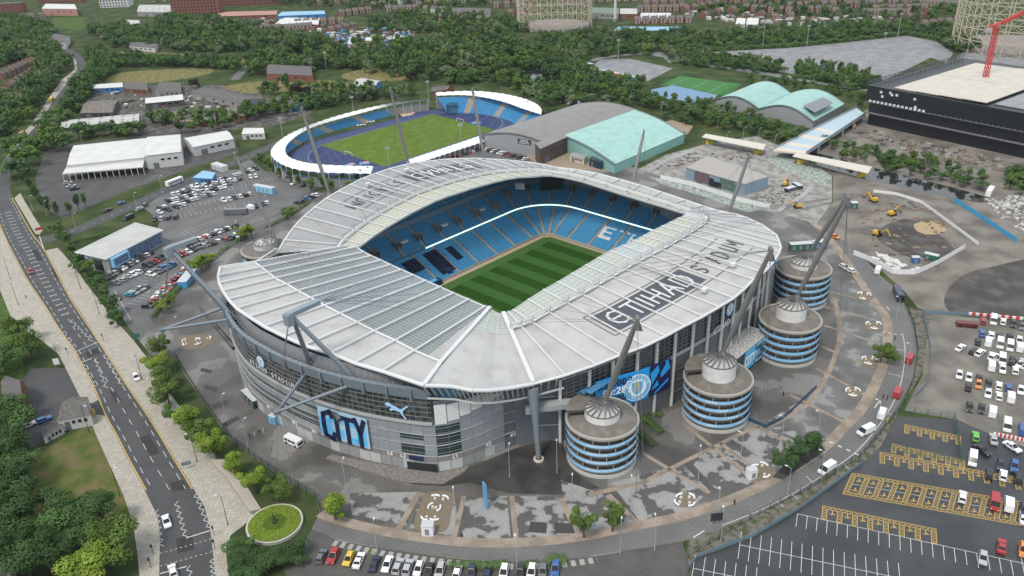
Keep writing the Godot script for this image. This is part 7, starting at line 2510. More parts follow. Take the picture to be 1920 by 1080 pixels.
func build_debris() -> void:
	rng.seed = 808
	var pale := mat("debris_pale",.5,.5,.48,.8)
	var dk := mat("debris_dark",.09,.08,.07,.9)
	var br := mat("debris_brown",.2,.14,.10,.9)
	var bl := mat("debris_blue",.08,.22,.4,.6)
	var rd := mat("debris_red",.26,.10,.08,.7)
	debris("rubble","broken concrete rubble strewn beside the poster building",[123.6,-400.9,137.9,-411.6,149.1,-394.2,146.8,-379.3,131.9,-373.6,123.7,-381.7],120,.6,[mat("debris_grey",.3,.29,.28,.9),dk])
	debris("building_material","stacked white building blocks beyond the blue hoarding",[234.4,-377.3,258.3,-382.2,230.6,-334.1,229.3,-346.7],70,1.0,[pale,M["debris_grey"]],.7)
	debris("building_material","scattered site material at the foot of the black arena",[216.1,-496.2,230.5,-499,278.8,-430.5,269.3,-413.6,229.2,-451.1],70,1.2,[M["debris_grey"],br,dk],.6)
	debris("site_clutter","loose planks and pipes on the demolition ground",[168.2,-366.4,199.6,-384.8,205.9,-349.1,197.9,-328.3,168.9,-306.2,156,-318.1],40,1.4,[dk,br],.3)
	debris("building_material","pale sheets laid along the site's inner fence",[158.2,-323.4,164.6,-306.6,169.9,-303.5,166.2,-300.3,156.5,-303.2,152.8,-315.6],40,1.5,[pale],.3)
	debris("scrap_heap","mixed scrap and parked wrecks in the far scrap yards",[-205.6,-962.8,-159,-973.7,-94.3,-931.1,-93.7,-861.5,-134.4,-841.2,-180.8,-891.7],70,3.0,[pale,dk,br,bl],.7)
	debris("yard_clutter","pallets,skips and parts lying about the industrial yard",[-323.3,-686.7,-271.4,-684,-193.5,-623.5,-178.7,-613.4,-212.3,-618.4,-263.4,-626,-298.2,-631.2],34,2.0,[pale,dk,br],.6)
	debris("tram_works","stacks of kerbs and cones along the tram works",[79.2,-442.3,107.9,-471.5,147.8,-466.5,152.5,-450.7,116.8,-455.1,85.9,-437.8],50,.8,[M["debris_grey"],dk,br],.6)
	debris("market_clutter","crowded market stalls below the red shed",[-400.3,-1093.4,-277.9,-1063.8,-198.5,-990,-204.2,-955.5,-289,-981.4,-375.4,-1038.4],60,3.4,[pale,br,dk],.8)
	debris("roof_clutter","low sheds and vans packed among the far houses",[208.7,-969.3,266.2,-883.3,320,-877.6,410.7,-869.9,424.5,-901.4,327,-932.5,230.9,-1030],90,2.8,[pale,dk,br],.8)

# ------------------------------------------------------------------ vehicles
func frustum(b: MB,x0: float,x1: float,w: float,y0: float,X0: float,X1: float,W: float,y1: float) -> void:
	var lo := [Vector3(x0,y0,-w),Vector3(x1,y0,-w),Vector3(x1,y0,w),Vector3(x0,y0,w)]
	var hi := [Vector3(X0,y1,-W),Vector3(X1,y1,-W),Vector3(X1,y1,W),Vector3(X0,y1,W)]
	for i in 4:
		var j := (i + 1) % 4
		b.quad(lo[j],lo[i],hi[i],hi[j])
	b.quad(hi[3],hi[2],hi[1],hi[0])

var car_kinds := {}
func make_car(kind: String) -> Node3D:
	var t := Node3D.new()
	t.set_meta("kind_name",{"hatch": "parked_car","saloon": "parked_car","suv": "parked_car","van": "parked_van"}[kind])
	var d: Array = {"hatch": [2.05,.86,.90,1.45,-1.95,.95],"saloon": [2.3,.88,.88,1.40,-1.45,1.0],"suv": [2.25,.92,1.02,1.68,-2.1,1.05],"van": [2.6,.98,1.15,2.1,-2.5,1.7]}[kind]
	var L: float = d[0]
	var W: float = d[1]
	var body := MB.new()
	frustum(body,-L,L,W * .96,.28,-L - .03,L + .06,W,.58)
	frustum(body,-L - .03,L + .06,W,.58,-L + .06,L - .1,W * .95,d[2])
	if kind == "van":
		frustum(body,-L + .06,1.55,W * .95,d[2],-L + .1,1.1,W * .88,d[3])
	else:
		frustum(body,d[4] + .38,.12,W * .74,d[3] - .05,d[4] + .42,.05,W * .7,d[3])
		for s in [-1,1]:
			body.bar(Vector3(d[4] + .05,d[2],s * W * .9),Vector3(d[4] + .42,d[3] - .03,s * W * .73),.09,.09)
			body.bar(Vector3(d[5] + .12,d[2],s * W * .9),Vector3(.1,d[3] - .03,s * W * .73),.08,.08)
			body.bar(Vector3(-.45,d[2],s * W * .92),Vector3(-.5,d[3] - .03,s * W * .74),.1,.06)
	part(t,"body",body.done(),null)
	var g := MB.new()
	if kind == "van":
		frustum(g,1.3,L - .55,W * .93,d[2] + .02,.9,1.25,W * .85,d[3] - .12)
	else:
		frustum(g,d[4],d[5] + .1,W * .91,d[2],d[4] + .38,.14,W * .73,d[3] - .04)
	part(t,"window",g.done(),mat("car_glass",.012,.014,.016,.06))
	for x in [-L * .62,L * .63]:
		for s in [-1,1]:
			var w := MB.new()
			w.tube(Vector3(x,.32,s * (W - .18)),Vector3(x,.32,s * (W + .02)),.32,.32,10)
			part(t,"wheel",w.done(),mat("tyre",.02,.02,.02,.8))
	for s in [-1,1]:
		var h := MB.new()
		h.box(Vector3(L - .05,.68,s * W * .72),Vector3(.2,.16,.32))
		part(t,"headlight",h.done(),mat("headlight",.6,.62,.64,.2))
		h = MB.new()
		h.box(Vector3(-L + .03,.76,s * W * .78),Vector3(.12,.16,.26))
		part(t,"tail_light",h.done(),mat("tail_light",.3,.02,.02,.3))
	return t

const PAINT = {"w": ["white",.72,.73,.73],"k": ["black",.015,.016,.018],"g": ["grey",.12,.125,.13],"s": ["silver",.38,.39,.40],"r": ["red",.34,.02,.025],"b": ["blue",.03,.10,.30],"n": ["navy",.015,.025,.06],"y": ["yellow",.62,.42,.03],"G": ["green",.12,.42,.06],"o": ["orange",.62,.2,.03],"m": ["maroon",.12,.02,.025],"t": ["teal",.02,.22,.30]}
func car(code: String,at: Vector3,turn: float,where: String,group: String) -> void:
	var kind: String = {"v": "van","u": "suv","l": "saloon","h": "hatch"}[code[1]] if code.length() > 1 else ["hatch","saloon","hatch","suv"][rng.randi() % 4]
	var p: Array = PAINT[code[0]]
	if not car_kinds.has(kind):
		car_kinds[kind] = make_car(kind)
	var o := dup(car_kinds[kind],at,turn + (PI if rng.randf() < .4 else 0.0) + rng.randf_range(-.03,.03),"%s %s,%s" % [p[0],{"van": "van","suv": "tall car","saloon": "saloon car","hatch": "small car"}[kind],where],"van" if kind == "van" else "car",group)
	o.scale = Vector3.ONE * 1.12
	var m := mat("paint_" + p[0],p[1],p[2],p[3],.28)
	m.clearcoat_enabled = true
	m.clearcoat = .6
	o.get_node("body").material_override = m

func car_row(a: Array,codes: String,where: String,group: String,ang := PI * .5) -> void:   # a: both ends of the row of centres
	var p := v2(a)
	var c := codes.split(" ")
	var d := p[1] - p[0]
	var k := 0
	for i in c.size():
		if c[i] == "-":
			continue
		var q := p[0] + d * (float(i) / maxf(1,c.size() - 1))
		car(c[i],off2(q,.03),atan2(-d.y,d.x) + ang,"%s in the %s" % [ordinal(k),where],group)
		k += 1

func car_spots(a: Array,codes: String,dirn: Array,where: String,group: String) -> void:
	var p := v2(a)
	var d := v2(dirn)
	var e := d[1] - d[0]
	var c := codes.split(" ")
	for i in c.size():
		car(c[i],off2(p[i],.03),atan2(-e.y,e.x),"%s %s" % [ordinal(i),where],group)

func build_cars() -> void:
	rng.seed = 31
	var G := "cars in the club car park"
	car_row([-177.3,-324.1,-167.6,-349.6],"k k g s k w w k s g w k k g w k","row along the club shop wall",G)
	car_row([-170,-318.8,-167.3,-324.9],"g s s","short row facing the bay corner",G)
	car_row([-159.3,-307,-155.7,-314.1],"t s g s g","lowest middle row",G)
	car_row([-165.8,-326.9,-163.4,-331.5],"w w k","pair of rows under the lamp post",G)
	car_row([-147.6,-295.7,-143.4,-331.4],"k k r w w s r s r k r t k r w","row along the clipped hedge",G)
	car_row([-157.5,-326.1,-152.2,-336.1],"w g g b t b","second middle row",G)
	car_row([-162.9,-335.9,-157,-349.8],"k k r k k g r","third middle row",G)
	car_row([-152,-345.2,-147.8,-352],"k r w k","short row behind the tripod",G)
	car_row([-153.6,-358.7,-136.4,-380],"k k g k w r w k g w s k w k k","front long row under the tall lamps",G)
	car_row([-148.3,-353.3,-129,-368.5],"k g g s g k k w k r k k w k g","back long row under the tall lamps",G)
	car_row([-181.8,-402.6,-172.8,-413.2],"w k k w","upper bays by the lane",G)
	car_row([-180.9,-392.9,-170.7,-394.8],"k s k k","bays beside the mini roundabout",G)
	car_row([-183.8,-420,-159.2,-439.1],"k w w g w k w - s w k k w w","lower upper-lot row",G)
	car_row([-184.4,-429.9,-158,-445.2],"w w k k - w b w w k k w g","middle upper-lot row",G)
	car_row([-177.8,-441.2,-145.6,-455.6],"w w - k w k g w w k - w w","upper upper-lot row",G)
	car_row([-152.5,-416.6,-140.7,-426],"w w k w k w","row by the parked lorry",G)
	car_row([-134.8,-403.8,-128.2,-410.8],"wv k g k w","row by the tall mast's foot",G)
	car_row([-110.8,-409,-103.9,-419.4],"k k b k w","row by the stadium's rounded end",G)
	car_row([-171.2,-444,-149.2,-469.5],"w r k w k - w w k w k","top row by the white awning",G)
	car_row([-180.1,-434.5,-156.7,-451.4],"w k w w s k - w w k w b","fifth upper-lot row",G)
	car_row([-184.1,-408.9,-161.8,-428.3],"k w - w w g k w w - s k w","row above the mini roundabout",G)
	car_row([-254.5,-456.1,-245.8,-445.3],"s s k","retail car park by the canopy","cars in the retail car park")
	car_row([-120.1,-440.9,-113.4,-437.5],"w k","lawn edge by the athletics canopy","cars beside the athletics canopy")
	car_row([-32.9,-476.6,-16.8,-491.6],"r k r n r w k k","row below the straight white canopy","cars by the sports hall")
	car_row([-11.9,-489.9,3.7,-475.2],"w k w k w w k r k","row along the sports hall wall","cars by the sports hall")
	car_row([7.4,-471.6,10.8,-468.1],"n w","pair by the sports hall's brick corner","cars by the sports hall")
	car_spots([-50.4,-154.4,-47.3,-154.4,-43.3,-153.3,-40.7,-152.5,-36.6,-151.2,-33.4,-151,-30.6,-150,-28.2,-149.5,-25.5,-149.1,-22.9,-148.4,-20.2,-148.1,-15.9,-147.7,-12.5,-147.2,-8.5,-147,-4.6,-146.8,-0.7,-146.6,2.1,-146.6,4.9,-146.8,7.9,-147.4],"g r y wl n wl s s wh k s wh n n w k w g bu",[-42.9,-155.3,-43.6,-151.4],"in the bottom parking row","cars in the bottom parking row")
	var R := "vehicles on the gravel lot"
	var dr := [169.2,-252.6,164,-243.6]
	car_spots([170.9,-258.3,174.6,-258.4,177.6,-257.4,180.4,-255.6,182.3,-253.5],"r wv w k g",dr,"in the gravel lot's first row",R)
	car_spots([166,-249.8,168.3,-248.1,170.6,-246.8,173.4,-245.5,175.5,-243.5],"b w k k w",dr,"in the gravel lot's second row",R)
	car_spots([161.7,-244.5,164.8,-243.6,168.1,-242.2,170.5,-240.3,173.3,-239.4],"k wv wv wv wv",dr,"in the gravel lot's third row",R)
	car_spots([160.9,-234.4,163.3,-232.1,166.4,-231.2,169.1,-230],"w wv k s",dr,"in the gravel lot's fourth row",R)
	car_spots([157.8,-228.5,160.5,-226.7,164,-225.5],"wv w w",dr,"in the gravel lot's fifth row",R)
	car_spots([145,-224.3,147.2,-222.5,150,-221.4,144.5,-217.4,148.2,-218.4,151.5,-218.5,154,-217.1,156.5,-216,159.4,-214.3],"w w k k o k w b w",dr,"round the gravel lot's grass end",R)
	car_row([153.7,-240.8,169.2,-227.7],"w - k w - w s - k w w","diagonal row across the gravel lot",R,PI * .45)
	car_spots([148.5,-213.2,151,-211.6,154.1,-210.5,139.3,-206.6,142.3,-205.3,144.6,-203.5,145.1,-196.4,148.5,-194.1],"w w wv k k wv wv bv",dr,"in the gravel lot's lower rows",R)
	var Y := "vehicles on the marked car park"
	car_spots([133.5,-192,137.9,-190.5],"G s",[134.4,-193.7,132.5,-189.6],"by the striped barrier",Y)
	car_spots([141.3,-186.8,132.1,-185.9],"wl kl",[140.2,-189.6,142,-184.6],"driving past the striped barrier",Y)
	car_spots([127.4,-181.9,133.8,-179.2,137.1,-178.3,128.7,-175.6,132.1,-174.8,135.5,-173.5],"wv n b k w k",dr,"in the upper yellow bays",Y)
	car_spots([117,-167,124,-164.2,127.3,-163.4,130,-161.2,128.3,-158.4],"w rv wv n w",dr,"in the wide yellow bays",Y)
	car_spots([117.5,-149.1,111.1,-145.6,122,-147.6],"r s o",dr,"in the white bays",Y)
	var V := "vehicles on the roads"
	car_spots([103.3,-196.5],"wv",[100.5,-194.6,106.6,-198.1],"van stopped on the ring road by the fresh tarmac",V)
	car_spots([111.5,-204.8,120.9,-215.4,133.6,-235,151,-302.7],"wv rv rv wv",[109.8,-201.9,114.3,-208.6],"van along the ring road",V)
	car_spots([85.9,-180.2],"wv",[83,-178.3,89,-182.5],"people carrier on the ring road bend",V)
	car_spots([138.9,-307.3,139.9,-304.2,146.4,-338.6],"w w o",[138.1,-310,141.2,-303.5],"by the white hoarding",V)
	car_spots([-94.6,-169.3,-86.6,-151.4],"wl w",[-96.6,-172.7,-92.5,-165.4],"on the main road's lower end",V)
	car_spots([-214.5,-334.4],"rh",[-219.8,-341,-209.4,-328],"on the main road by the hatching",V)
	car_spots([-131.3,-242.2],"wh",[-133.8,-245.8,-128.6,-238.1],"on the right pavement",V)
	car_spots([-155.5,-216.1,-151.7,-218.7],"s b",[-156.5,-215.3,-154.8,-216.9],"in the cottage yard","cars in the cottage yard")
	car_spots([-211.6,-408.7,-208.3,-418.6,-194.1,-413.1,-195.2,-395.8,-194.6,-408.5],"k b g kv s",[-213.8,-405.9,-206.4,-422.4],"along the access road",V)
	for k in car_kinds.values():
		k.free()
	# buses and lorries
	for e in [["double_decker_bus","red double decker bus at the main road junction",Vector3(-333.7,0,-558.9),[-332.1,-552.4,-335.9,-568.3],4.2,10.5,"r"],["bus","yellow single decker bus on the main road",Vector3(-365.7,0,-666.5),[-363.1,-657.5,-368.4,-675.7],3.0,10.0,"y"],["minibus","white minibus parked by the stadium's south wall",Vector3(-67.8,0,-201.9),[-69.9,-203.1,-65.7,-200.2],2.4,6.2,"w"],["coach","blue-fronted pale coach parked at the ring road's edge",Vector3(149.4,0,-280.3),[150.1,-284.4,148,-274.7],3.2,9.5,"n"],["lorry","dark lorry with a long printed trailer in the club car park",Vector3(-140.4,0,-396.8),[-145.2,-396.6,-135,-396.3],3.2,12.0,"g"],["lorry","white flatbed lorry beside the white retail block",Vector3(-205.2,0,-486.3),[-208.9,-485.7,-201.5,-487.9],2.6,10.0,"s"],["lorry","dark red low lorry by the gravel lot fence",Vector3(163.7,0,-256.1),[161.7,-256.7,166.1,-255.5],1.7,7.0,"m"],["coach","white coach on the lane beside the awning",Vector3(-190.1,0,-448.8),[-192,-445.4,-188.2,-452.2],3.0,11.0,"w"],["lorry","white box lorry at the far right by the blue hoarding",Vector3(240.7,0,-384.2),[236.8,-379.3,244.7,-389.1],3.4,9.0,"w"]]:
		var dd := v2(e[3])
		var w := dd[1] - dd[0]
		var t := thing(e[0],e[1],e[0].replace("_"," "),e[2],atan2(-w.y,w.x),"buses and lorries")
		var h: float = e[4]
		var l: float = e[5]
		var p: Array = PAINT[e[6]]
		var b := MB.new()
		frustum(b,-l * .5,l * .5,1.22,.4,-l * .5 + .05,l * .5 - .1,1.18,h)
		part(t,"body",b.done(),mat("paint_" + p[0],p[1],p[2],p[3],.28))
		for y in ([] if e[0] in ["tanker","lorry"] else ([1.7] if h < 4 else [1.6,3.3])):
			for i in int(l / 1.7):
				for s in [-1,1]:
					b = MB.new()
					b.box(Vector3(-l * .5 + 1.2 + i * 1.6,y,s * 1.215),Vector3(1.3,.75,.06))
					part(t,"window",b.done(),M["car_glass"])
		b = MB.new()
		b.box(Vector3(l * .5 - .06,h * .55,0),Vector3(.1,h * .35,2.0))
		part(t,"windscreen",b.done(),M["car_glass"])
		for x in [-l * .3,l * .32]:
			for s in [-1,1]:
				b = MB.new()
				b.tube(Vector3(x,.48,s * .95),Vector3(x,.48,s * 1.24),.48,.48,12)
				part(t,"wheel",b.done(),M["tyre"])

# ------------------------------------------------------------------ street furniture
func lamp(at: Vector3,h: float,ang: float,label: String,group: String,m: Material) -> void:
	var t := thing("lamp_post",label,"lamp post",at,ang,group)
	var b := MB.new()
	b.tube(Vector3.ZERO,Vector3(0,1.2,0),.13,.13,8)
	b.tube(Vector3(0,1.2,0),Vector3(0,h,0),.1,.06,8)
	b.tube(Vector3(0,h,0),Vector3(1.1,h + .25,0),.05,.05,6)
	part(t,"post",b.done(),m)
	b = MB.new()
	b.box(Vector3(1.3,h + .28,0),Vector3(.8,.16,.32))
	part(t,"lamp_head",b.done(),mat("lamp_head",.6,.61,.62,.4))

func build_lamps() -> void:
	var gal := mat("galvanised",.42,.44,.46,.5,.3)
	var blk := mat("post_black",.02,.02,.022,.5)
	for e in [[[-183.6,-315.4,-165.2,-291.2,-128.8,-241.1,-117.5,-225.3,-94.7,-194.6,-77.7,-167.5],10.0,PI,"black lamp post,%s down the right pavement of the main road",blk],[[-220.5,-328.4,-203.5,-302.5,-161.6,-251.3,-133.9,-211.4,-111.8,-180.8],10.0,0.0,"black lamp post,%s down the left pavement of the main road",blk],
		[[-48.1,-179.2,-36.4,-154.9,-17.1,-165.3,-2.7,-182.7,-1.4,-147.3,10.7,-183.4,13.8,-168.7,24.3,-151.8,29.2,-167.2,33,-152.6,49.6,-178.5,50.6,-161.2,49.9,-154.4],10.5,1.5,"silver lamp post,%s from the left on the forecourt",gal],[[72,-171.2,83.1,-177.2,107.6,-199.4,88.3,-194.8,77.3,-193.5,63.4,-186.4,141.1,-262.7,130.7,-230.5],9.0,2.4,"silver lamp post,%s along the ring road from the forecourt",gal],
		[[-129.9,-361.5,-138,-345.1,-142.3,-323.2,-145,-303.4,-143.6,-289.5,-195.5,-407.8,-191.8,-434.1,-124.3,-395.2,-125.3,-267.2,-92,-214.9,-81.5,-201.2],9.5,1.0,"white lamp post,%s round the club car park lanes",gal],[[-283.2,-538.6,-313.9,-561.4,-254,-402.6,-253.6,-413.9,-217.2,-384.6,-241.9,-405],8.0,.5,"grey lamp post,%s by the retail park roads",gal],[[134,-484.3,146.7,-493.9,155.3,-490.5,160.6,-475.4,170,-481.8,107.2,-556.4,122.3,-540.6,136.9,-519.2,61.3,-592.7,88.8,-580.9],7.0,.3,"thin lamp post,%s along the tram line",gal]]:
		var p := v2(e[0])
		for i in p.size():
			lamp(off2(p[i],.03),e[1],e[2] + rng.randf_range(-.2,.2),e[3] % ordinal(i),"lamp posts",e[4])
	for e in [[Vector3(268.7,0,-740.6),"on the near side of the big far car park"],[Vector3(369.2,0,-784.7),"on the far side of the big far car park"],[Vector3(315.9,0,-693.3),"close to the black arena"],[Vector3(97.4,0,-708.1),"on the small far car park"],[Vector3(240.8,0,-776.4),"at the far car park's hedge"]]:
		floodlight(e[0],23.0,"very tall light mast " + e[1],"tall light masts")
	# traffic signals and signs by the crossings
	for e in [[Vector3(-93.9,0,-157.9),"beside the lower crossing's left kerb"],[Vector3(-80.2,0,-163.8),"beside the lower crossing's right kerb"],[Vector3(-78.5,0,-158.9),"just below the lower crossing's right kerb"],[Vector3(-92.8,0,-153.3),"just below the lower crossing's left kerb"],[Vector3(-163.1,0,-259.7),"beside the upper crossing's left kerb"],[Vector3(-154.2,0,-269.4),"beside the upper crossing's right kerb"]]:
		var t := thing("traffic_light","black traffic light " + e[1],"traffic light",e[0],0.0,"traffic lights")
		var b := MB.new()
		b.tube(Vector3.ZERO,Vector3(0,3.2,0),.07,.07,6)
		part(t,"post",b.done(),blk)
		b = MB.new()
		b.box(Vector3(0,3.0,.1),Vector3(.36,1.0,.3))
		part(t,"signal_head",b.done(),blk)
	for e in [[Vector3(-96.6,0,-191.7),1.9,1.2,.35,"blue-grey street name board on two legs by the flower bed steps","sign_slate"],[Vector3(50.3,0,-160.7),2.4,2.6,.1,"dark information board on two posts by the ring road","board_dark"],[Vector3(-233.8,0,-381.4),2.2,1.4,.5,"red and white board at the retail park junction","sign_red"],[Vector3(-162.6,0,-251.3),1.6,2.4,.2,"white estate sign beside the roadside trees","sign_white"],[Vector3(-141.3,0,-268.4),2.0,1.8,.3,"green board on posts by the fence gate","fence_green"]]:
		var t := thing("sign_board",e[4],"sign",e[0],e[3],"sign boards")
		var b := MB.new()
		for s in [-.5,.5]:
			b.tube(Vector3(s * e[1],0,0),Vector3(s * e[1],1.6 + e[2],0),.06,.06,6)
		part(t,"post",b.done(),gal)
		b = MB.new()
		b.box(Vector3(0,1.6 + e[2] * .5,.08),Vector3(e[1] * 1.4,e[2],.08))
		part(t,"board",b.done(),{"sign_slate": mat("sign_slate",.14,.18,.2,.5),"board_dark": M["board_dark"],"sign_red": mat("sign_red",.4,.05,.05,.5),"sign_white": mat("sign_white",.7,.7,.7,.5),"fence_green": M["fence_green"]}[e[5]])
	var tt := thing("totem_sign","tall slim blue and white totem sign on the forecourt","sign",Vector3(-9.3,0,-170.6),2.05)
	var tb := MB.new()
	tb.box(Vector3(0,4.2,0),Vector3(2.0,8.2,.35))
	part(tt,"panel",tb.done(),mat("totem_blue",.10,.30,.55,.4))
	tb = MB.new()
	tb.box(Vector3(0,4.4,.2),Vector3(1.5,5.0,.05))
	part(tt,"face",tb.done(),mat("sign_white",.7,.7,.7,.5))

func build_fences() -> void:
	var green := mat("fence_green",.03,.12,.07,.6)
	var dkg := mat("fence_dark_green",.012,.045,.03,.6)
	fence("mesh_fence","dark green mesh fence curving along the stadium concourse",[-131.5,-257,-122.5,-256.4,-115.2,-244.5,-104.2,-228.1,-88,-205.3,-77,-194.4,-64.4,-183.5,-56.4,-177.4,-53.8,-171.4],2.4,dkg,3.4)
	fence("mesh_fence","green mesh fence along the ring road's outer edge",[40.8,-150,62.2,-163.8,80.2,-173.8,97.3,-185.4,107.1,-195.5,119.1,-208.2,129.5,-223.1,138.7,-240.2,145.1,-257.2,149,-271.6],2.2,dkg,3.6)
	fence("site_fence","green mesh fence round the fresh tarmac bays",[118.2,-206.3,132.3,-201.5,124,-181.4,107.3,-187.7],2.4,green,3.5)
	var slate := mat("wall_slate_blue",.13,.19,.24,.6)
	fence("low_wall","low slate-blue wall between ring road and marked car park",[40.5,-146.7,43,-149.8,58.7,-156.2,72.3,-164.6,86.5,-175,98.6,-184.1,98.3,-186],1.3,slate,4.0,slate,"wall")
	fence("low_wall","slate-blue fence beside the gravel lot's old track",[125.7,-213.6,133.2,-220.7,142.3,-238.1,148.5,-254.2,152.4,-266.7,168.3,-263.8],1.4,slate,4.0,slate,"wall")
	var white := mat("hoarding_white",.68,.69,.69,.6)
	fence("hoarding","white site hoarding behind the stadium's far end",[83.2,-425.6,98.3,-411.9,116.9,-386.2,128.2,-376.2],2.6,white,3.0,white,"hoarding","site hoardings")
	fence("hoarding","white site hoarding running up from the far corner",[131,-370.9,144.7,-384.7,156.7,-398.9],2.6,white,3.0,white,"hoarding","site hoardings")
	fence("hoarding","white angled hoarding in front of the demolition site",[147.6,-319.9,151,-314.2,156.3,-299.7,165.1,-298.9,178.6,-307.9,196.3,-321.6],2.4,white,3.0,white,"hoarding","site hoardings")
	fence("hoarding","stepped white crowd barrier across the demolition site",[186.2,-393.3,195.7,-388.3,202.9,-376.3,203.5,-349.3,204,-324.8],1.6,mat("barrier_pale",.5,.5,.48,.7),2.6,white,"hoarding","site hoardings")
	fence("hoarding","bright blue hoarding along the site's far side",[219.1,-376.7,220.2,-357.6,221.3,-326.1],2.4,mat("hoarding_blue",.05,.28,.5,.6),3.0,M["hoarding_blue"],"hoarding","site hoardings")
	fence("hoarding","white hoarding along the tram works",[78.2,-436,95.7,-457.7,110.8,-470.1],2.4,white,3.0,white,"hoarding","site hoardings")
	fence("hoarding","navy banner fence in front of the glazed box hall",[70.6,-205,74.7,-200.7,81.7,-205.1,97,-220.7],1.3,mat("rail_navy",.02,.06,.12,.5),3.0,M["rail_navy"],"fence","site hoardings")
	for e in [[Vector3(177.9,0,-262.2),"red and white striped water barrier by the gravel lot",[168.7,-264.6,187.2,-259]],[Vector3(144.8,0,-192.3),"red and white striped barrier in the marked car park",[139.4,-193.2,147.2,-189.6]]]:
		var p := v2(e[2])
		var t := thing("striped_barrier",e[1],"barrier",off2(p[0],0),0.0,"striped barriers")
		var n := 16
		for i in n:
			var b := MB.new(off2(p[0],0))
			b.bar(off2(p[0].lerp(p[1],float(i) / n),.5),off2(p[0].lerp(p[1],(i + .96) / n),.5),.5,1.0)
			part(t,"barrier_block",b.done(),mat("barrier_red",.5,.04,.03,.6) if i % 2 else white)
	# cut stone steps beside the main road's pavement
	var sp := v2([-90.7,-194.2,-83.6,-186.2,-72.8,-171.4,-70.4,-173.3,-78.9,-185.9,-87.1,-195.5])
	var st := thing("stone_steps","broad cream stone steps down from the pavement to the concourse","steps",off2(sp[0],0))
	for i in 9:
		var f := i / 9.0
		var g := (i + 1) / 9.0
		var b := MB.new(off2(sp[0],0))
		b.prism(PackedVector2Array([sp[0].lerp(sp[5],f),sp[1].lerp(sp[4],f),sp[2].lerp(sp[3],f),sp[2].lerp(sp[3],g),sp[1].lerp(sp[4],g),sp[0].lerp(sp[5],g)]),0,.2 + (8 - i) * .12)
		part(st,"step",b.done(),mat("step_cream",.46,.42,.35,.85) if i % 2 else mat("step_grey",.33,.30,.26,.85))
	# white benches and stones where cables are anchored
	var bench := Node3D.new()
	bench.set_meta("kind_name","anchor_bench")
	var bb := MB.new()
	for i in 5:
		var a := -.6 + i * .3
		bb.tube(Vector3(cos(a) * 1.7 - 1.7,.32,sin(a) * 1.7),Vector3(cos(a + .3) * 1.7 - 1.7,.32,sin(a + .3) * 1.7),.3,.3,8)
	part(bench,"bench_body",bb.done(),mat("bench_white",.68,.69,.72,.5))
	var bl := MB.new()
	bl.lathe(Vector3(-1.2,0,0),[[.5,0],[.42,.5],[.2,.6],[0,.6]],14)
	part(bench,"anchor_cone",bl.done(),mat("anchor_cream",.48,.44,.36,.8))
	for e in [[[-23.3,-176,-20.3,-175.4,-24.7,-171.8,-21.5,-170.8,-25.5,-166.5,-22.6,-166.2],"plot of the sandy forecourt square"],[[42.6,-172.3,46.6,-172.1,41.6,-169,46,-168.3],"plot below the nearest ramp tower"],[[66.2,-183.4,69.4,-184.2,64.2,-178.5,68.9,-178.4],"plot beside the dark forecourt trees"],[[136,-284.6,139.7,-283.4,135.5,-279.3],"plot by the farthest ramp tower"],[[129.3,-260.8,134,-260.8,130.6,-256.3],"plot by the third ramp tower"],[[118.6,-237.4,122.7,-237.1,119,-233.3],"plot beside the ring road trees"],[[105.9,-218.8,109.8,-219.2,106.9,-215.2],"plot beside the cable statue"],[[-123.7,-267.1,-122.4,-263.9,-118.2,-268.3,-116.5,-264.2,-113.6,-268.7],"plot under the left tripod"]]:
		var p := v2(e[0])
		var mid := Vector2.ZERO
		for q in p:
			mid += q / p.size()
		for i in p.size():
			dup(bench,off2(p[i],.07),atan2(-(p[i].y - mid.y),p[i].x - mid.x),"white curved anchor bench,%s in the %s" % [ordinal(i),e[1]],"bench","white anchor benches")
	bench.free()
	# site machines
	var dig := Node3D.new()
	dig.set_meta("kind_name","excavator")
	for s in [-1,1]:
		var b := MB.new()
		b.box(Vector3(0,.45,s * 1.1),Vector3(3.6,.9,.6))
		part(dig,"track",b.done(),M["tyre"])
	var b := MB.new()
	b.box(Vector3(-.6,1.6,0),Vector3(2.8,1.3,2.2))
	part(dig,"engine_house",b.done(),mat("digger_yellow",.55,.33,.03,.5))
	b = MB.new()
	b.box(Vector3(.9,2.0,.6),Vector3(1.2,1.8,.9))
	part(dig,"cab",b.done(),M["car_glass"])
	b = MB.new()
	b.bar(Vector3(1.0,1.6,-.3),Vector3(3.6,4.2,-.3),.4,.5)
	b.bar(Vector3(3.6,4.2,-.3),Vector3(5.6,1.6,-.3),.35,.4)
	part(dig,"boom",b.done(),M["digger_yellow"])
	b = MB.new()
	b.box(Vector3(5.6,1.1,-.3),Vector3(1.0,1.0,1.2))
	part(dig,"bucket",b.done(),mat("bucket_grey",.12,.12,.12,.6))
	for e in [[Vector3(145.9,0,-408.2),1.0,"beside the poster building's rubble"],[Vector3(181.1,0,-380.8),2.0,"at the demolition site's far bank"],[Vector3(182.3,0,-362.1),.4,"on the bare earth in the demolition site"],[Vector3(165.9,0,-339.2),5.4,"by the blue lorry and dark pits"],[Vector3(220.5,0,-507.6),1.2,"beside the black arena's near corner"],[Vector3(141.9,0,-376.2),3.0,"behind the stadium by the white hoarding"]]:
		dup(dig,e[0],e[1],"yellow excavator " + e[2],"excavator","excavators on the building sites")
	dig.free()
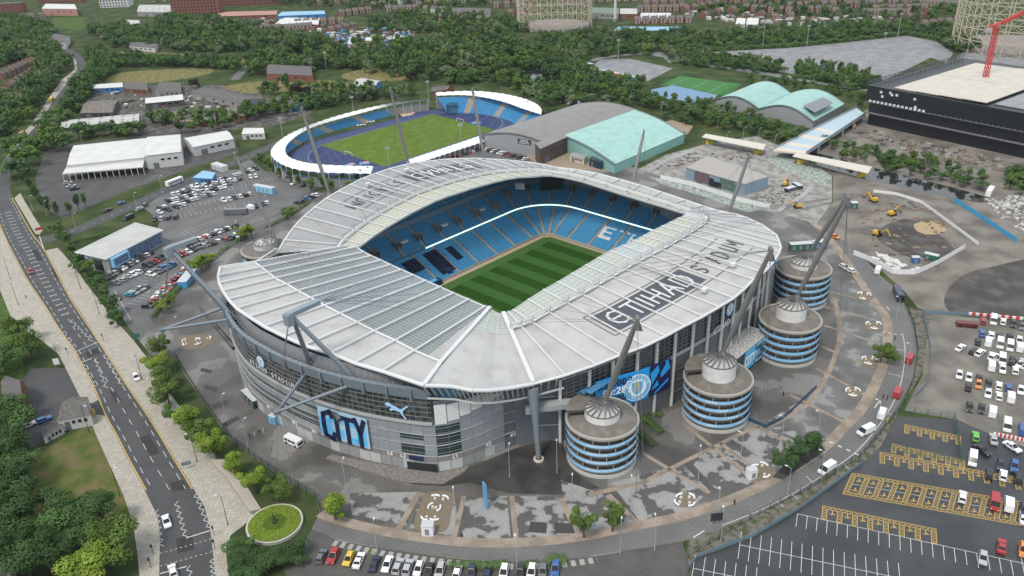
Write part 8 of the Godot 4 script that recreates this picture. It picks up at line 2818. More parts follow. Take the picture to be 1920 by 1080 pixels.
	# skips,containers,cabins
	for e in [[Vector3(-138.9,0,-318.7),13.0,4.0,3.0,"hoarding_blue",[-138.7,-312.6,-138.4,-325.5],"container","bright blue kiosk container beside the clipped hedge"],[Vector3(145.8,0,-400.1),6.0,2.6,2.0,"paint_navy",[143.7,-398.7,148.2,-401.4],"skip","blue skip full of rubble by the white hoarding"],[Vector3(151.1,0,-404.4),6.0,2.6,2.0,"paint_navy",[150.3,-406.1,151.4,-401.1],"skip","dark skip nearer the green slabs"],[Vector3(168.4,0,-373.4),3.0,3.0,3.0,"fence_green",[167.1,-373.5,169.6,-373.3],"container","green container on the demolition site's bank"],[Vector3(177.4,0,-312.3),5.5,2.5,2.6,"fence_green",[176.6,-314,179.3,-311.6],"container","dark green container behind the angled hoarding"],[Vector3(169.7,0,-310.3),3.0,2.2,2.6,"paint_blue",[169,-310.4,170.6,-310.3],"container","small blue container behind the angled hoarding"],[Vector3(128.4,0,-327.9),12.0,3.0,3.0,"fence_green",[124.8,-327.7,132,-328.2],"container","long green site cabin behind the farthest ramp tower"],[Vector3(135.6,0,-328.4),6.0,3.0,3.4,"paint_blue",[134.3,-328,138.1,-328.8],"container","blue site cabin behind the farthest ramp tower"],[Vector3(81.5,0,-690.8),9.0,3.0,3.0,"paint_blue",[78.5,-695.4,85.4,-686],"container","blue container in the small far car park"],[Vector3(93.9,0,-676.6),12.0,3.0,2.8,"paint_orange",[90.1,-681.2,98.2,-670],"container","orange-topped container row end in the small far car park"],[Vector3(102.9,0,-663.4),12.0,3.0,2.8,"paint_teal",[99.5,-669.7,107.4,-656.9],"container","pale teal container in the small far car park"],[Vector3(74.7,0,-719.6),7.0,3.0,2.8,"paint_navy",[72.2,-722.2,76.9,-714.8],"container","navy container beside the wood's edge"],[Vector3(-133.7,0,-429.4),14.0,3.0,3.4,"shop_sky",[-137.8,-431.5,-128.6,-426.3],"container","long sky blue fence box by the athletics lawn"],[Vector3(-171.2,0,-472.1),12.0,4.0,3.2,"white_steel",[-174.8,-475.5,-166,-467.6],"awning","long white awning in the upper car park"],[Vector3(83.5,0,-241.4),8.0,1.0,1.5,"paint_navy",[82,-240.1,85.3,-242.7],"kiosk","navy ticket kiosk at the glazed box hall"],[Vector3(-76.4,0,-213.3),2.6,2.0,2.8,"banner_sky",[-77.7,-214,-74.3,-211.8],"gate_kiosk","sky blue turnstile gate at the south wall"],[Vector3(-85.9,0,-225.7),9.0,4.5,3.0,"window_green_glass",[-89,-229,-82.7,-221.5],"shelter","glass smoking shelter at the stadium's left curve"],[Vector3(64.3,0,-178.7),2.5,2.0,3.0,"bench_white",[63.6,-178.5,64.9,-178.9],"kiosk","white round-top kiosk beside the forecourt plot"],[Vector3(-24.1,0,-161.8),3.0,2.4,3.2,"bench_white",[-24.7,-161.8,-23.4,-161.7],"kiosk","white kiosk on the buff strip below the sandy plot"]]:
		var dd := v2(e[5])
		var w := dd[1] - dd[0]
		var t := thing(e[6],e[7],e[6].replace("_"," "),e[0],atan2(-w.y,w.x),"boxes and cabins")
		var c := MB.new()
		frustum(c,-e[1] * .5,e[1] * .5,e[2] * .5,.05,-e[1] * .5,e[1] * .5,e[2] * .5,e[3])
		if not M.has(e[4]):
			var pk: Array = PAINT[{"paint_orange": "o","paint_teal": "t","paint_navy": "n","paint_blue": "b"}[e[4]]]
			mat(e[4],pk[1],pk[2],pk[3],.4)
		part(t,"box_shell",c.done(),M[e[4]])
		c = MB.new()
		c.box(Vector3(0,e[3] + .06,0),Vector3(e[1] + .15,.12,e[2] + .15))
		part(t,"roof_sheet",c.done(),mat("box_roof",.45,.47,.48,.6))
		for i in maxi(1,int(e[1] / 3.0)):
			c = MB.new()
			c.box(Vector3(-e[1] * .5 + 1.4 + i * 3.0,e[3] * .45,e[2] * .5 + .02),Vector3(1.1,e[3] * .6,.06))
			part(t,"door",c.done(),mat("box_door",.2,.22,.24,.5))

# glazed box hall with a blue billboard between the second and third ramp towers
func build_box_hall() -> void:
	var p := v2([71.8,-225.9,86.9,-241.7,81.4,-246.2,67.4,-231.9])
	var o := off2(p[0],0)
	var t := thing("glazed_hall","dark glazed box hall with a sky blue word billboard,between two ramp towers","hall",o)
	hall_box(t,o,p,[9,9,9,9],mat("hall_teal_glass",.015,.06,.065,.08,.2),"glass_wall")
	var b := MB.new(o)
	b.poly(p,9.0)
	part(t,"roof",b.done(),rough_mat("hall_roof_pale",[[.35,.16,.155,.15],[.5,.42,.41,.39],[.7,.55,.54,.52]],12.0,.03,.8))
	b = MB.new(o)
	for i in 4:
		b.bar(off2(p[i],9.1),off2(p[(i + 1) % 4],9.1),.4,.5)
	part(t,"roof_edge",b.done(),mat("holder_edge",.4,.42,.42,.5))
	var d := (p[1] - p[0]).normalized()
	var n := Vector2(-d.y,d.x)
	var bs := Basis(Vector3(d.x,0,d.y),Vector3.UP,Vector3(n.x,0,n.y))
	var L := p[0].distance_to(p[1])
	for e in [[.42,.30,"banner_sky"],[.80,.38,"tower_ribbon_sky"]]:
		b = MB.new(o)
		b.box(off2(p[0] + d * L * e[0],4.9) + bs.z * .2,Vector3(L * e[1],7.4,.15),bs)
		part(t,"billboard",b.done(),M[e[2]])
	b = MB.new(o)
	for e in [[.70,6.8,4,1.6],[.84,5.2,5,2.0],[.78,3.0,6,1.4],[.92,7.4,3,1.4]]:
		b.box(off2(p[0] + d * L * e[0],e[1]) + bs.z * .3,Vector3(e[2],e[3],.06),bs)
	part(t,"billboard_shapes",b.done(),mat("billboard_teal",.02,.12,.18,.5))
	var tx := part(t,"lettering",text("CITY",3.4,.08),M["letter_white"])
	tx.transform = Transform3D(bs.scaled_local(Vector3(.75,1,1)),off2(p[0] + d * L * .42,4.6) + bs.z * .32 - o)
	b = MB.new(o)
	for i in 9:
		b.bar(off2(p[0].lerp(p[1],i / 8.0),0) + bs.z * .06,off2(p[0].lerp(p[1],i / 8.0),9) + bs.z * .06,.14,.14)
	part(t,"mullions",b.done(),M["mullion_grey"])

# ------------------------------------------------------------------ people
func body_mesh(step: float) -> ArrayMesh:   # one continuous skin: stacked rings for each limb share the hips and shoulders
	var b := MB.new()
	for s in [-1,1]:
		b.tube(Vector3(.05 + step * s,.0,s * .1),Vector3(step * s * .5,.48,s * .1),.055,.07,8)
		b.tube(Vector3(step * s * .5,.48,s * .1),Vector3(0,.92,s * .09),.07,.1,8)
		b.tube(Vector3(0,1.42,s * .19),Vector3(-step * s * .5,1.1,s * .25),.06,.05,6)
		b.tube(Vector3(-step * s * .5,1.1,s * .25),Vector3(-step * s * .4 + .1,.84,s * .24),.05,.035,6)
		b.box(Vector3(.1 + step * s,.04,s * .1),Vector3(.26,.08,.1))
	for r in [[.88,.15,.95,.17],[.95,.17,1.2,.16],[1.2,.16,1.42,.2],[1.42,.2,1.5,.07],[1.5,.06,1.56,.06],[1.56,.08,1.68,.105],[1.68,.105,1.78,.06]]:
		b.tube(Vector3(0,r[0],0),Vector3(0,r[2],0),r[1],r[3],10)
	return b.done()

func build_people() -> void:
	var ms := [body_mesh(.16),body_mesh(.05),body_mesh(.22)]
	var cl := [mat("coat_black",.02,.02,.022,.8),mat("coat_navy",.02,.03,.07,.8),mat("coat_pale",.5,.5,.48,.8),mat("coat_hivis",.55,.62,.05,.7),mat("coat_red",.3,.03,.03,.8)]
	var pos := [[Vector3(-82,0,-205.4),0,"by the south wall,leftmost of a walking group"],[Vector3(-80.8,0,-206.4),2,"second in the walking group by the south wall"],[Vector3(-79.5,0,-207.2),0,"third in the walking group by the south wall"],[Vector3(-78.5,0,-208.2),2,"at the head of the walking group by the south wall"],[Vector3(56.9,0,-168.1),0,"walking alone on the ring road"],[Vector3(134.3,0,-248.4),1,"walking beside the ring road trees"],[Vector3(115.5,0,-213.4),0,"one of two walking on the ring road,nearer the stadium"],[Vector3(116.5,0,-212.7),0,"one of two walking on the ring road,nearer the fence"],[Vector3(111.8,0,-201.2),3,"standing behind the white van on the ring road"],[Vector3(78.7,0,-227),1,"at the glazed hall's door"],[Vector3(85.2,0,-217.2),0,"by the round benches under the third tower"],[Vector3(-91.2,0,-212),0,"on the curved lane by the mesh fence"],[Vector3(-164.6,0,-336.1),0,"between parked cars near the club shop"],[Vector3(-203.1,0,-308.2),1,"waiting at the bus shelter on the left pavement"],[Vector3(184.6,0,-389.5),3,"beside the far excavator"],[Vector3(161.5,0,-333.6),4,"beside the dark pits"],[Vector3(-37.5,0,-155),3,"by the bottom parking row"],[Vector3(17.1,0,-163.4),1,"under the thin pair of trees"]]
	for i in pos.size():
		var e: Array = pos[i]
		var t := thing("person","person in %s clothes %s" % [["black","navy","pale","high-visibility","red"][e[1]],e[2]],"person",e[0] + Vector3.UP * .06,i * 1.3,"people on foot")
		part(t,"figure",ms[i % 3],cl[e[1]])
	# people and gear by the tunnel,down at the pitch
	var st := Transform3D(Basis(Vector3.UP,deg_to_rad(46.18)),Vector3(5.8,0,-295.3))
	for i in 12:
		var q := st * Vector3(-27 + (i % 6) * 1.4,-3.0,-38.0 + (i / 6) * 1.6)
		var t := thing("person","person in a crowd by the players' tunnel,%s along its %s row" % [ordinal(i % 6),["back","front"][i / 6]],"person",q,i * 2.1,"people by the tunnel")
		part(t,"figure",ms[i % 3],cl[[0,1,2,1,4][i % 5]])

# ------------------------------------------------------------------ trees,hedges,shrubs
func leaf(b: MB,p: Vector3,n: Vector3,s: float) -> void:
	var t := n.cross(Vector3(rng.randf_range(-1,1),rng.randf_range(-1,1),rng.randf_range(-1,1))).normalized()
	var u := n.cross(t)
	var a := p + t * s
	var c := p - t * s
	var w := u * s * .62
	for q in [a,p + w + n * s * .12,c,a,c,p - w + n * s * .12]:
		b.put(q,(n + (q - p).normalized() * .3).normalized())

func crown_mesh(sd: int,leaves: int,lobes: int,sx: float,sy: float,size: float) -> ArrayMesh:   # fits a box of radius 1
	rng.seed = sd
	var b := MB.new()
	var bl := []
	for i in lobes:
		var d := Vector3(rng.randfn(),rng.randfn() * .9 + .15,rng.randfn()).normalized() * rng.randf_range(.3,.88)
		bl.append([Vector3(d.x * sx,d.y * sy,d.z * sx),rng.randf_range(.2,.44),rng.randf_range(.68,1.3),rng.randf_range(.9,1.1)])
	bl.append([Vector3.ZERO,.5,.9,1.0])
	for i in leaves:
		var l: Array = bl[rng.randi() % bl.size()]
		var n := Vector3(rng.randfn(),rng.randfn() + .25,rng.randfn()).normalized()
		var p: Vector3 = l[0] + n * l[1] * rng.randf_range(.72,1.12)
		var f: float = l[2] * rng.randf_range(.8,1.2)
		b.col = Color(f * l[3],f,f * rng.randf_range(.8,1.1))
		leaf(b,p,(n + Vector3(rng.randf_range(-.6,.6),rng.randf_range(-.2,.7),rng.randf_range(-.6,.6))).normalized(),size * rng.randf_range(.7,1.35))
	return b.done(true)

func trunk_mesh(sd: int,h: float) -> ArrayMesh:   # unit height,limbs into the crown
	rng.seed = sd
	var b := MB.new()
	b.tube(Vector3.ZERO,Vector3(.01,h,.01),.035,.022,7,false)
	for i in 5:
		var a := TAU * i / 5 + rng.randf()
		var e := Vector3(cos(a) * .2,h + rng.randf_range(.12,.3),sin(a) * .2)
		b.tube(Vector3(.01,h * rng.randf_range(.75,1.0),.01),e,.017,.007,5,false)
	b.tube(Vector3(.01,h,.01),Vector3(0,h + .35,0),.02,.006,6,false)
	return b.done()

var tones := {}
func leaf_mat(key: String,r: float,g: float,b: float) -> StandardMaterial3D:
	var m := mat("leaf_" + key,r,g,b,.75)
	m.vertex_color_use_as_albedo = true
	m.metallic_specular = .2
	m.backlight_enabled = true
	m.backlight = lin(r * .5,g * .6,b * .3)
	return m

func hedge(called: String,label: String,a: Array,w: float,h: float,m: Material,size := .35,dens := 9.0,group := "") -> void:
	var p := v2(a)
	var o := off2(p[0],0)
	var b := MB.new(o)
	for e in along(p,.5):
		var c: Vector2 = e[0]
		var d: Vector2 = e[1]
		var s := Vector2(-d.y,d.x)
		for i in int(dens):
			var u := rng.randf_range(-1,1)
			var y := rng.randf()
			if absf(u) < .75 and y < .8:
				y = rng.randf_range(.85,1.05)
			var q := c + s * u * w * .5 + d * rng.randf_range(-.4,.4)
			var f := rng.randf_range(.75,1.25)
			b.col = Color(f,f,f * .95)
			var ht := h * (1.0 + .18 * sin(c.x * .7 + c.y * .9))
			leaf(b,off2(q,y * ht + .1),Vector3(s.x * u * .8,.5 + y * .6,s.y * u * .8).normalized(),size * rng.randf_range(.7,1.3))
	var t := thing(called,label,called.replace("_"," "),o,0.0,group)
	part(t,"foliage",b.done(true),m)
	var st := MB.new(o)
	for e in along(p,2.5):
		st.tube(off2(e[0],0),off2(e[0],h * .7),.06,.04,5,false)
	part(t,"stems",st.done(),mat("bark",.09,.07,.055,.9))

func build_vegetation() -> void:
	var T := {"mid": leaf_mat("mid",0.086,0.152,0.039),"dark": leaf_mat("dark",0.054,0.102,0.036),"lime": leaf_mat("lime",0.198,0.279,0.044),"grey": leaf_mat("grey",0.146,0.194,0.097),"deep": leaf_mat("deep",0.070,0.135,0.044),"olive": leaf_mat("olive",0.105,0.165,0.040),"plum": leaf_mat("plum",0.043,0.030,0.033)}
	var bark := mat("bark",.09,.07,.055,.9)
	var shapes := {"round": [1.0,.95,10],"tall": [.62,1.15,9],"broad": [1.12,.78,12],"bush": [1.05,.8,8]}
	var crowns := {}
	var k := 0
	for s in shapes:
		for v in 3:
			for lod in 2:
				crowns[[s,v,lod]] = crown_mesh(100 + k,700 if lod else 4200,shapes[s][2] + v * 2,shapes[s][0],shapes[s][1],.12 if lod else .054)
				k += 1
	var trunks := [trunk_mesh(5,.34),trunk_mesh(6,.3),trunk_mesh(7,.38)]
	# [x,z,height,width,shape,tone,zone]
	var list := []
	rng.seed = 4242
	var word := {"mid": "mid green","dark": "dark green","lime": "bright green","grey": "grey-green","deep": "deep green","olive": "olive green","plum": "purple-leaved"}
	for e in [
		["street row beside the stadium road","lime","round",7.5,8.0,[-126.9,-255.2,-124,-245.1,-118.7,-235.4,-113.9,-225.7,-106.9,-214.4,-102.9,-211.1,-95.5,-201.6,-89.3,-195.6,-81.3,-187.9]],
		["row by the curved stadium fence","lime","round",7.0,6.8,[-73.7,-180.6,-66.3,-176.3,-49.2,-168.2]],
		["clump round the round flower bed","dark","bush",5.0,7.0,[-71.7,-156.4,-68,-153.7,-69.7,-149.9,-64.1,-149.6,-59.9,-153.3,-56.3,-155]],
		["roadside corner opposite the stadium","olive","broad",10.0,12.0,[-175.5,-258.8,-184.4,-267.8]],
		["thicket at the lower left edge","dark","broad",11.0,12.0,[-180.1,-249.1,-163.2,-215.2,-153.4,-203.8,-151.2,-194.9,-143.5,-188.5,-141.2,-178.3,-132.1,-170.5,-133.1,-165.6,-125.1,-159.5,-128.3,-155.1,-121.6,-151.3,-117.1,-152.8]],
		["group on the lawn's lower edge","deep","broad",9.0,11.0,[-119.6,-166.9,-110.3,-168.3,-111.8,-158.8,-114.8,-155]],
		["big bright pair beside the lower pavement","lime","broad",10.0,11.0,[-102.4,-154.4,-104.1,-150.4]],
		["row beside the club shop","deep","round",7.0,6.5,[-219.8,-372.7,-211.6,-362.9,-201.4,-347.4,-192.5,-334.1,-185.5,-327,-175.8,-313.3,-167.6,-302.4,-158.8,-289.8,-153.4,-280.8]],
		["dark row by the retail car park","dark","tall",7.5,4.6,[-269.3,-442.6,-258.4,-428,-248.8,-415.7,-241,-407.2,-234.3,-402,-230.1,-406.1,-228.3,-412,-226.6,-416.5,-281.7,-459.2]],
		["group at the road junction","mid","broad",11.5,14.0,[-290.8,-472.5,-296.9,-493.2,-316.6,-513.8,-320.6,-531.5,-306.2,-523.8,-301.3,-526.7,-301,-538.5,-289.6,-524]],
		["row along the athletics canopy","mid","round",6.0,5.0,[-137.8,-464.2,-131,-454,-122.9,-443.9,-115.7,-434.2,-108.2,-428.3,-102.3,-432.7,-96,-423.5,-92.1,-435.1,-86.8,-425.9,-83.4,-436.7,-78.9,-442.4,-149.4,-482.6,-143.7,-472.8]],
		["car park hedge line","lime","round",6.0,6.0,[-124,-365.4,-127,-361.2,-136.9,-330.3,-138.7,-327.2,-134.9,-334.5,-138.8,-295.9,-138.9,-290,-111.4,-386.6]],
		["forecourt by the ring road","dark","round",7.5,7.0,[73.8,-179.8,78.9,-183.6,84,-187.4]],
		["ring road edge","olive","round",6.5,5.0,[123.4,-234.3,125.5,-233.5]],
		["thin pair on the forecourt","olive","round",7.5,6.0,[15.9,-158.1,23.4,-160]],
		["slope below the yard sheds","mid","round",8.0,8.0,[-252.7,-584.1,-244.9,-585.8,-223,-555.7,-215.5,-557.3,-202.9,-559.5,-214.6,-570.5,-197.4,-568.1,-190,-575.3,-181.8,-579.7,-174.1,-587.2,-168.7,-596.7,-157.6,-590.6,-153.9,-609.7,-145.7,-608.5,-137.5,-607.3,-131.7,-614.2,-169.6,-653.3,-167.1,-670.8]],
		["line before the pale-roofed shed","deep","round",9.0,11.0,[-289.9,-549.3,-285.3,-553.8,-277.9,-555.3,-272.4,-559.8,-263.7,-554.7,-255.6,-549.8,-252.2,-557,-321.2,-569,-330,-595,-326.8,-576.4]],
		["clump by the grey blue-walled hall","mid","round",9.0,9.0,[-193.2,-671.4,-183.7,-659,-180.5,-682.3,-150.7,-653.8,-144,-663.4,-134.1,-651.2,-128.6,-660.9,-116.3,-644.9,-107.9,-650.5]],
		["dark copper pair behind the yard","plum","round",8.0,8.0,[-163.2,-648.8,-155.2,-651,-258.2,-695,-77.8,-690.2]]]:
		var p := v2(e[5])
		for i in p.size():
			var t: String = e[1]
			if t == "lime" and rng.randf() < .35:
				t = ["olive","mid"][rng.randi() % 2]
			elif t in ["deep","mid","dark"] and rng.randf() < .4:
				t = ["mid","deep","dark"][rng.randi() % 3]
			list.append([p[i].x,p[i].y,e[3] * rng.randf_range(.95,1.4),e[4] * rng.randf_range(.95,1.45),e[2],t,e[0]])
	for e in [
		["bank left of the main road",[-612.3,-1046,-547.8,-995.7,-466.6,-884.4,-428.6,-823.7,-402.7,-771.4,-388.5,-716.4,-371.4,-658.8,-356.6,-609,-349.5,-572.8,-348.5,-557.1,-401.3,-654.9,-397.4,-680.2,-420.3,-752.5,-436.6,-800.6,-471.5,-844.5,-499.4,-836.7],8.5,11.5],
		["bank right of the main road",[-430.9,-883.1,-402.5,-858,-360,-775.2,-352.9,-741,-346.1,-703.6,-333,-644.6,-314,-581.5,-311.2,-552.2,-319.7,-558.4,-331,-605.3,-346.1,-654.9,-358.9,-701.9,-369.3,-743.8,-379.8,-778.7,-406.3,-832.2],8.0,10.5],
		["slope behind the long canopy",[-250.6,-575.5,-199.9,-576.7,-173.6,-593,-139.1,-615.3,-100.3,-625.5,-64.5,-636.7,-103.1,-646.2,-143.9,-640.6,-170.4,-612.2,-196.2,-590.4,-250,-589.4],7.5,8.0],
		["wood behind the track",[-245.2,-794.7,-213.3,-886.3,-159.1,-829.7,-97.5,-845,9.8,-869.8,27.3,-758.1,18.4,-708.2,-2.2,-681.3,-27.9,-657.3,-63.1,-672.3,-78.2,-694.2,-146.2,-752.9,-180.3,-732.5,-223.4,-735.8],8.5,12.0],
		["wood across the canal",[34.3,-864.5,102.3,-862.2,140.1,-860.1,170.7,-772.4,143,-755.3,114.8,-760.8,80,-752.9,66.4,-710.2,79.7,-667.3,111,-634.5,98.6,-594.8,71.4,-595.8,47.8,-644.8,29.2,-695.9],8.0,9.0],
		["trees behind the tall end stand",[-49.9,-670.1,-19.9,-684.3,10.1,-642.1,32,-589.5,62.5,-584.9,92.5,-580.4,114.4,-555.4,111,-577.6,94.8,-595.4,53.8,-618,17.2,-668.4,6.9,-699.8,-28.7,-685.8],8.0,8.0],
		["belt above the big far car park",[122,-828.3,189.3,-861.8,209.7,-833,247.4,-855.2,312.7,-856.4,364.2,-877.4,410.3,-856.7,437.2,-813.1,415.9,-723.7,389.3,-717,402.3,-777.8,390.1,-811.6,321,-792.2,265.6,-776.6,195.3,-772.6],8.0,8.0],
		["hedge trees in front of the far car park",[146.8,-745,163.6,-773.8,187,-737.3,230.4,-691.2,225.8,-665.4,198.1,-674.3,153.4,-711.7],6.5,7.0],
		["hedge trees behind the black arena",[232.8,-660.3,247,-690.3,266.3,-670.2,286.8,-635.7,286,-614.3,257.2,-602.1,245.6,-624.6],6.5,7.0],
		["trees beside the tennis centre",[113.3,-545.9,145.4,-578.4,144.4,-558,166,-530.4,179.9,-487.2,169.2,-474.3,155.9,-495,131.8,-519.9],6.5,7.0],
		["canalside bushes below black arena",[190.9,-476.9,212.5,-455.2,237.8,-430.8,250,-398.9,238.9,-388.2,216.9,-411,190.5,-446.1],6.0,5.0],
		["trees behind the white lorry",[260.8,-406,282.8,-407.7,260.8,-370.8,249.5,-383.2],7.0,8.0],
		["wood below the mills",[-486,-1010.7,-457.6,-1041.7,-425.6,-1004.6,-370,-985.1,-300.3,-935.9,-235.6,-935.2,-218.2,-908.9,-230.9,-866.3,-268.8,-845.8,-336.2,-870.1,-415.7,-909.5],9.0,10.0],
		["hedge belt above the dry meadow",[-391,-837.1,-316.2,-812.9,-251.9,-786.2,-237.8,-753.6,-267,-770.1,-324.2,-792.2,-367.3,-792.9],7.5,9.0],
		["trees by the upper left edge",[-667.9,-1149,-595,-1089.2,-539.4,-1029.8,-482.4,-902,-470,-852.1,-483.3,-846.7,-491.9,-822.7],9.0,11.0],
		["trees among the far houses",[-159.2,-1019.1,-118.6,-1058.6,-64.4,-1028.4,11.4,-959.9,24.7,-904.7,-23.6,-895.7,-81.9,-921.6,-141.6,-934.8],10.5,9.5],
		["trees round the red market",[-434.1,-1093,-358.1,-1066.5,-299.5,-1020.9,-271.4,-984.6,-313,-958.7,-405.5,-1014.8],10.0,10.0],
		["trees among far brick streets",[225.6,-1005.6,321.5,-1032.7,431,-985.9,526.2,-1004.1,465.8,-870.4,390.8,-888.3,298.5,-954.8,232.9,-955.6],15.0,8.0],
		["scrub along the tram line",[16,-574,56.6,-563.8,119.6,-545,119.7,-527.9,91.4,-549.1,48.4,-555.2,19.2,-559.4],7.0,4.5],
		["scrub behind the tennis centre",[185.3,-634.7,211.2,-606.1,243.1,-575.5,244.3,-557.5,265.7,-584.5,245.8,-614.1,219,-643.6,192,-652],8.0,4.5],
		["scrub by the small pitches",[89.6,-586.9,109.1,-599.5,134.4,-580,140.6,-565.8,124.8,-552.5,105.4,-566.7],7.5,5.5],
		["trees along the top edge",[-342.9,-1211.4,-223.2,-1210.7,-79.1,-1170.9,13.9,-1105.8,-73.4,-1073.3,-209.1,-1126.4],16.0,9.0]]:
		var poly := v2(e[1])
		var mn := poly[0]
		var mx := poly[0]
		for q in poly:
			mn = mn.min(q)
			mx = mx.max(q)
		var got := []
		var tries := 0
		while tries < 6000 and got.size() < 170:
			tries += 1
			var q := Vector2(rng.randf_range(mn.x,mx.x),rng.randf_range(mn.y,mx.y))
			if not Geometry2D.is_point_in_polygon(q,poly):
				continue
			var ok := true
			for g in got:
				if g.distance_squared_to(q) < e[2] * e[2]:
					ok = false
					break
			if ok:
				got.append(q)
		for q in got:
			var r := rng.randf()
			var t: String = "deep" if r < .34 else ("mid" if r < .62 else ("dark" if r < .78 else ("grey" if r < .92 else "olive")))
			list.append([q.x,q.y,e[3] * rng.randf_range(.8,1.45),e[3] * rng.randf_range(.95,1.5),["round","broad","tall","round"][rng.randi() % 4],t,e[0]])
	# the nearest are things of their own,the rest one far wood
	list.sort_custom(func(a,b): return a[0] * a[0] + a[1] * a[1] < b[0] * b[0] + b[1] * b[1])
	var per_zone := {}
	for e in list.slice(0,295):
		if not per_zone.has(e[6]):
			per_zone[e[6]] = []
		per_zone[e[6]].append(e)
	for z in per_zone:
		var a: Array = per_zone[z]
		a.sort_custom(func(p,q): return p[0] / -p[1] < q[0] / -q[1])
		for i in a.size():
			var e: Array = a[i]
			var t := thing("tree","%s tree,%s from left,%s" % [word[e[5]],ordinal(i),z],"tree",Vector3(e[0],0,e[1]),rng.randf() * TAU,"trees: " + z)
			var near: bool = e[0] * e[0] + e[1] * e[1] < 330.0 * 330.0
			var tr := part(t,"trunk",trunks[i % 3],bark)
			tr.scale = Vector3.ONE * e[2]
			var bushy: bool = e[4] == "bush"
			var c := part(t,"crown",crowns[[e[4],i % 3,0 if near else 1]],T[e[5]])
			c.scale = Vector3(e[3] * .5,e[2] * (.40 if not bushy else .5),e[3] * .5)
			c.position.y = e[2] * (.62 if not bushy else .46)
	var wood := Node3D.new()
	wood.name = "far_wood"
	add_child(wood)
	tag(wood,"far green woodland and street trees spread across the town","woodland","","stuff")
	var buckets := {}
	for e in list.slice(295):
		var key := [e[4],rng.randi() % 3,e[5]]
		if not buckets.has(key):
			buckets[key] = []
		buckets[key].append(e)
	for key in buckets:
		var mm := MultiMesh.new()
		mm.transform_format = MultiMesh.TRANSFORM_3D
		mm.mesh = crowns[[key[0],key[1],1]]
		mm.instance_count = buckets[key].size()
		for i in buckets[key].size():
			var e: Array = buckets[key][i]
			mm.set_instance_transform(i,Transform3D(Basis(Vector3.UP,rng.randf() * TAU).scaled_local(Vector3(e[3] * .55,e[2] * .5,e[3] * .55)),Vector3(e[0],e[2] * .5,e[1])))
		var mi := MultiMeshInstance3D.new()
		mi.name = "crowns"
		mi.multimesh = mm
		mi.material_override = T[key[2]]
		wood.add_child(mi,true)
	# hedges and shrub beds
	rng.seed = 99
	for e in [["clipped hedge along the club car park,beside the stadium lane",[-142.2,-285.9,-140.8,-308.8,-138.6,-324],2.2,1.5],["clipped hedge along the club car park,below the tall mast",[-136.6,-330.8,-133,-350.6,-126,-368.9],2.2,1.5],["hedge at the car park's far end by the blue fence",[-119.6,-376.3,-111.2,-391.6,-105.4,-410],2.0,1.3],["low hedge by the bottom parking row,longer piece",[-17.7,-150,-10.5,-149.3,-3.3,-149.3],2.5,1.4],["low hedge by the bottom parking row,middle piece",[-0.3,-149,3.3,-149.2],2.5,1.4],["square hedge by the bottom parking row's end",[5.9,-149.9,10.6,-150.2],3.5,1.8],["clipped shrub strip beside the nearest ramp tower",[38.2,-208.7,41.4,-203.6,43.4,-199.4],3.0,1.2],["second shrub strip beside the nearest ramp tower",[36.4,-200.7,38.6,-196.4,40.2,-193.7],2.6,1.2],["shrub mound under the blue banner",[41.4,-210.2,45,-208],3.0,1.4],["hedge beside the club shop's end wall",[-209.6,-369.1,-203,-371.7,-196.9,-375.8],2.6,1.6]]:
		hedge("hedge",e[0],e[1],e[2],e[3],T.mid,.24,26.0,"clipped hedges")
	for e in [["long dense hedge round the big far car park",[143.2,-770.2,178.1,-783.8,193.6,-765.3,264,-771.7,318.1,-784.5,388.9,-808.9,403.5,-780.3,397.2,-734.7],5.0,3.5],["dense hedge in front of the big far car park",[145.4,-722.1,181.8,-715.4,224.4,-667.7],4.0,2.5],["dense hedge behind the black arena's corner",[230.6,-651,250.7,-627.3,273.2,-602.8],4.0,2.5]]:
		hedge("hedge",e[0],e[1],e[2],e[3],T.deep,.9,7.0,"long hedges of the far car park")
	# round flower bed with a clipped cone
	var fb := thing("flower_bed","round raised bed of low yellow-green planting with a small dark cone tree","flower bed",Vector3(-65.1,0,-166.9))
	var b := MB.new()
	b.lathe(Vector3.ZERO,[[7.4,0],[7.4,.9],[6.9,.9],[6.8,.5]],40)
	part(fb,"kerb_wall",b.done(),mat("bed_wall",.42,.40,.35,.8))
	b = MB.new()
	b.lathe(Vector3.ZERO,[[6.9,.6],[0,.8]],36)
	part(fb,"soil",b.done(),mat("soil_green",.05,.08,.025,.95))
	b = MB.new()
	for i in 5000:
		var a := rng.randf() * TAU
		var r := 6.8 * sqrt(rng.randf())
		var f := rng.randf_range(.7,1.3)
		b.col = Color(f,f,f) if rng.randf() > .16 else Color(2.6,1.6,.5)
		if r < 3.0 and r > 1.2:
			b.col = Color(.55,.6,.6)
		leaf(b,Vector3(cos(a) * r,.85 + rng.randf() * .25,sin(a) * r),Vector3(rng.randf_range(-.4,.4),1,rng.randf_range(-.4,.4)).normalized(),.22)
	part(fb,"foliage",b.done(true),T.lime)
	b = MB.new()
	for i in 700:
		var y := rng.randf()
		var a := rng.randf() * TAU
		var f := rng.randf_range(.8,1.2)
		b.col = Color(f,f,f)
		leaf(b,Vector3(cos(a) * (1.0 - y) * .95,.9 + y * 3.0,sin(a) * (1.0 - y) * .95),Vector3(cos(a),.4,sin(a)).normalized(),.16)
	part(fb,"cone_tree",b.done(true),T.dark)
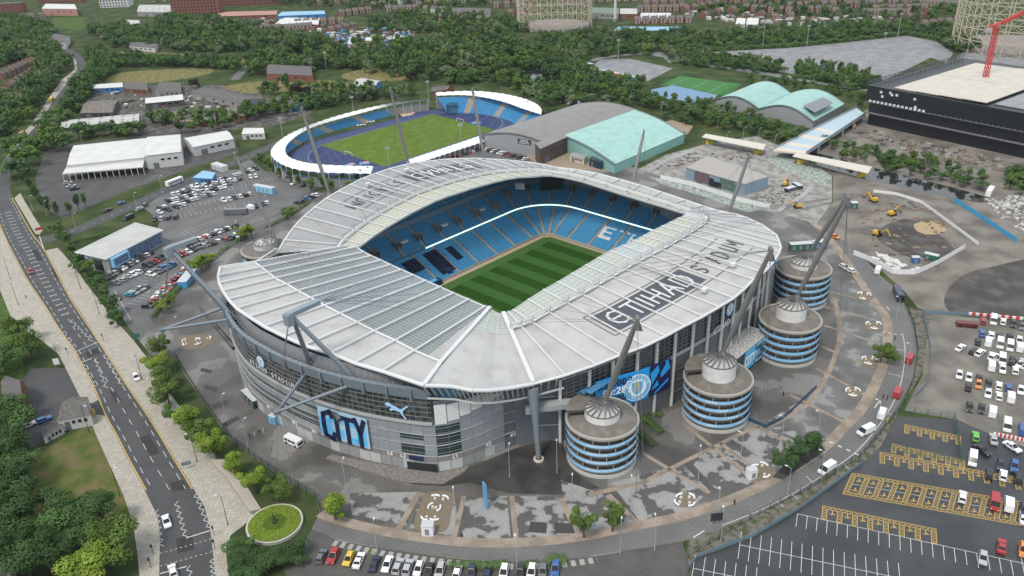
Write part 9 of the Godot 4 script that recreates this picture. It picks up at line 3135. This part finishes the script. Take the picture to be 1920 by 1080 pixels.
	# canal
	sheet("canal",[4.9,-721.3,26.5,-739.6,38.1,-694.3,35.4,-646.9,53.1,-609.8,67.1,-591.8,54.9,-586,29.4,-613.5,12.6,-659.8],.02,mat("canal_water",.02,.022,.02,.04))
	sheet("canal",[178,-462.7,202.3,-430.5,223.9,-401.9,237.5,-380.7,231.3,-374,212.5,-389.6,189.9,-414.2,170.7,-445.6],.025,M["canal_water"])

func _ready() -> void:
	rng.seed = 11
	var cam := Camera3D.new()
	cam.name = "camera"
	cam.position = Vector3(0,152,0)
	cam.basis = Basis(Vector3.RIGHT,deg_to_rad(-26.805)) * Basis(Vector3.BACK,deg_to_rad(-2.193))
	cam.fov = rad_to_deg(2.0 * atan(540.0 / 1540.0))
	cam.near = 1.0
	cam.far = 9000.0
	cam.current = true
	add_child(cam)
	var env := Environment.new()
	env.background_mode = Environment.BG_SKY
	var sky := Sky.new()
	var sm := ProceduralSkyMaterial.new()
	sm.sky_top_color = Color(.72,.76,.80)
	sm.sky_horizon_color = Color(.86,.88,.90)
	sm.ground_bottom_color = Color(.3,.31,.3)
	sm.ground_horizon_color = Color(.7,.72,.73)
	sm.sky_curve = .3
	sky.sky_material = sm
	env.sky = sky
	env.background_energy_multiplier = 1.0
	env.tonemap_mode = Environment.TONE_MAPPER_LINEAR
	env.tonemap_exposure = 1.76
	env.fog_enabled = true
	env.fog_density = 0.00003
	env.fog_light_color = Color(.80,.84,.88)
	env.sdfgi_enabled = true
	env.ssao_enabled = true
	env.ssil_enabled = true
	var we := WorldEnvironment.new()
	we.name = "world_environment"
	we.environment = env
	add_child(we)
	var sun := DirectionalLight3D.new()
	sun.name = "sun"
	sun.light_energy = 0.5
	sun.light_angular_distance = 14.0
	sun.light_color = Color(1,.97,.93)
	sun.shadow_enabled = true
	sun.rotation_degrees = Vector3(-58,-35,0)
	add_child(sun)
	build_ground()
	var st := build_stadium()
	build_roof_words(st)
	build_walls(st)
	build_bowl(st)
	build_masts(st)
	build_towers()
	build_athletics()
	build_halls()
	build_town()
	build_debris()
	build_cars()
	build_lamps()
	build_fences()
	build_box_hall()
	build_people()
	build_vegetation()
